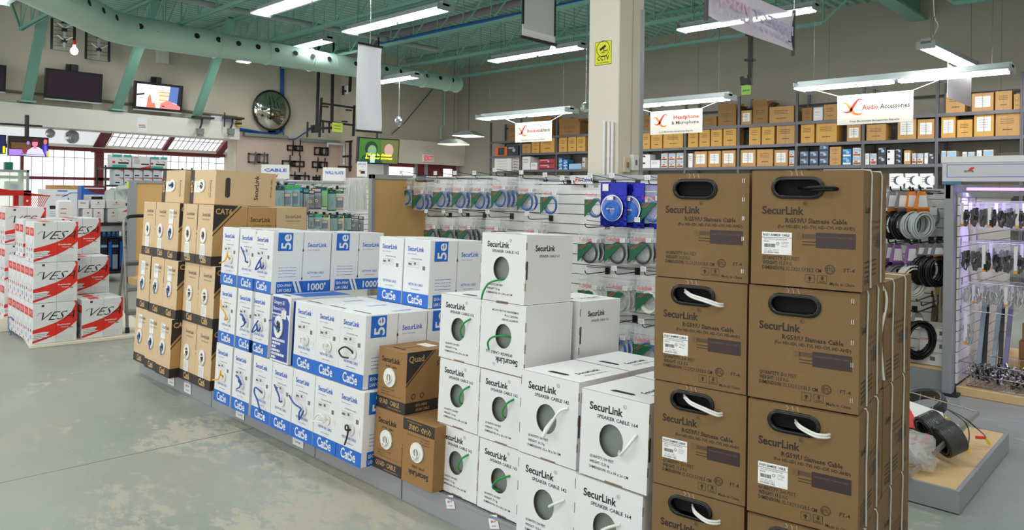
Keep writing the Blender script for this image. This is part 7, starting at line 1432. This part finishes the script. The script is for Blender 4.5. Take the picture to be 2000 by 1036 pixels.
# translucent banner seen from behind, lettering reversed
XQ = -1.9; a, c = P(1379, 28, X=XQ), P(1549, 100, X=XQ); zt_ = P(1549, 26, X=XQ).z; t = thing('hanging_banner', 'wide translucent banner seen from behind with reversed lettering', 'banner', (XQ, a.y, a.z), (0, -atan2(c.z-a.z, c.y-a.y), pi/2)); W_ = c.y-a.y; H_ = zt_-c.z+.0
LB = mat('banner_lilac', (214, 206, 226), .6, alpha=.93); GP = mat('ghost_pink', (214, 176, 200), .7); GB = mat('ghost_blue', (176, 176, 218), .7)
mb = MB(); v = []; n = 12
for j in range(5):
    for i in range(n+1): u = i/n; v.append((W_*u, .012*sin(u*6+j), H_*j/4+.0*u-.012*sin(pi*u)))
f = [(j*(n+1)+i, j*(n+1)+i+1, (j+1)*(n+1)+i+1, (j+1)*(n+1)+i) for j in range(4) for i in range(n)]; mb.add(v, f, LB, None, True)
MM = lambda x, z: FRONT(x, z, -.016) @ Matrix.Scale(-1, 4, (1, 0, 0))
mb.text('PERFECT', H_*.34, GB, MM(W_*.96, H_*.36), 'L', .02, fit=W_*.5); mb.text('VISION', H_*.34, GP, MM(W_*.44, H_*.36), 'L', .02, fit=W_*.4); mb.text('M A N U F A C T U R I N G', H_*.14, GB, MM(W_*.94, H_*.14), 'L', .01, fit=W_*.88)
obj('sheet', mb, t)
for x in (0, W_): mb = MB(); mb.box(x-.006, x+.006, -.01, .01, -.03, H_+.02, BLK); obj('rail', mb, t)
for x in (0, W_): mb = MB(); mb.tube([(x, 0, H_), (x, 0, ZC-c.z)], .003, CHROME, 5); obj('string', mb, t)
# blank tag under the tilted fixture
fa, fb = b8; xt = fa.x; a, c = P(1851, 160, X=xt), P(1897, 180, X=xt); z0_ = P(1874, 200, X=xt).z; z1_ = P(1874, 137, X=xt).z; t = thing('hanging_sign', 'blank white tag tied under the tilted strip light', 'sign', (xt, a.y, z0_), (0, 0, pi/2)); W_ = c.y-a.y
mb = MB(); mb.box(0, W_, 0, .004, 0, z1_-z0_, mat('tag_lilac_white', (205, 202, 212), .5)); obj('board', mb, t)
for x in (0, W_): mb = MB(); mb.tube([(x, 0, z1_-z0_), (x+(-.06 if x == 0 else .08), 0, zz-z0_-.03)], .003, PAPER, 5); obj('string', mb, t)
wallthing('loose_flex', 'tangled white flex dropping to the tilted strip light', 'cable', lambda m: (m.tube(smooth([P(1822, -30, X=xt), P(1825, 30, X=xt), P(1832, 50, X=xt), P(1822, 72, X=xt)], 5), .006, PAPER, 6), m.tube(smooth([P(1826, -30, X=xt), P(1828, 20, X=xt), P(1822, 45, X=xt), P(1824, 72, X=xt)], 5), .005, mat('flex_grey', (120, 118, 122), .5), 6)))
# camera mount with green tag
q = lambda a, b: P(a, b, Y=6.3); t = thing('ceiling_mount', 'black drop pole mount with a lime price tag', 'ceiling mount', (0, 0, 0)); mb = MB(); mb.bar(q(1466, 40), q(1466, 152), .035, .035, BLK); mb.bar(q(1456, 118), q(1474, 117), .05, .02, BLK); mb.bar(q(1458, 69), q(1474, 69), .06, .02, BLK); obj('pole', mb, t); mb = MB(); mb.bar(q(1449, 150), q(1451, 166), .03, .03, BLK); mb.bar(q(1464, 146), q(1466, 166), .04, .03, BLK); mb.bar(q(1449, 160), q(1468, 158), .05, .05, BLK); obj('clamp', mb, t)
a = q(1449, 186); mb = MB(); mb.box(a.x, a.x+.09, a.y-.01, a.y-.006, a.z, a.z+.085, mat('lime_tag', (170, 220, 110), .6)); mb.text('$24.99', .025, BLACK, FRONT(a.x+.045, a.z+.03, a.y-.01), 'C', .01); obj('price_tag', mb, t); mb = MB(); b = q(1466, 40); mb.cyl(b, (b.x, b.y, 4.0), .0175, BLK); obj('drop_tube', mb, t)
# column goods
cx_, cy_ = -3.48, 4.5
t = thing('wall_sign', 'yellow CCTV warning sign on the column', 'sign', (0, cy_, 0)); p0, p1 = P(1162, 129, Y=cy_), P(1195, 78, Y=cy_); W_, H_ = p1.x-p0.x, p1.z-p0.z; YL = mat('sign_yellow', (222, 226, 30), .5)
mb = MB(); mb.box(0, W_, -.003, 0, 0, H_, YL); M = lambda x, z: FRONT(x, z, -.003)
for b in ((0, W_, 0, .003), (0, W_, H_-.003, H_), (0, .003, 0, H_), (W_-.003, W_, 0, H_)): mb.rect(b[0], b[1], b[2], b[3], BLACK, M(0, 0))
mb.ring(W_*.37, W_*.4, BLACK, M(W_*.5, H_*.68), 28); mb.poly([(-.035, -.012), (.02, .018), (.028, .0), (-.025, -.028)], BLACK, M(W_*.5, H_*.75)); mb.rect(-.003, .003, -.03, 0, BLACK, M(W_*.55, H_*.72)); mb.rect(0, .03, -.004, .002, BLACK, M(W_*.55, H_*.6)); mb.rect(.028, .033, -.012, .01, BLACK, M(W_*.55, H_*.6))
mb.text('CAMERA', .014, BLACK, M(W_*.5, H_*.5), 'C', .01); mb.text('CCTV', .05, BLACK, M(W_*.5, H_*.19), 'C', .02, fit=W_*.74); mb.text('in operation', .018, BLACK, M(W_*.5, H_*.07), 'C', .01, fit=W_*.72); obj('plate', mb, t); t.location.x = p0.x; t.location.z = p0.z
for i, px in enumerate((1179, 1188, 1195)): a, c = P(px, 345, Y=cy_-.02), P(px, 237+i, Y=cy_-.02); mb = MB(); mb.cyl((a.x, cy_-.02, a.z-.3), (a.x, cy_-.02, c.z), .012, PAPER, 8); solo('white_tube', mb, 'slim white tube standing against the column, %s' % ORD(i), 'tube', group=None)
mb = MB(); mb.box(0, .012, 0, .04, 0, 1.3, RAIL); 
for k in range(40): mb.box(-.001, .0, .012, .028, .02+.03*k, .035+.03*k, SLIT)
p = P(1250, 340, X=-3.18); solo('slotted_standard', mb, 'slotted metal standard fixed to the side of the column', 'standard', (-3.194, 4.78, p.z-.02))
for i, (px, py) in enumerate(((1222, 322), (1236, 318))):
    p = P(px, py, X=-3.19); t = thing('light_switch', ('beige weathered switch plate low on the column', 'clear covered thermostat on the column')[i], 'switch', (-3.194, p.y, p.z)); mb = MB(); mb.cbox(0, .02 if not i else .035, -.04, .04, -.06, .06, mat('switch_beige', (214, 204, 180), .5) if not i else PAPER, .004); obj('plate', mb, t); mb = MB(); mb.box(.02 if not i else .035, .03 if not i else .04, -.01, .01, -.02, .02, INKG if i else TEAR); obj('toggle', mb, t)
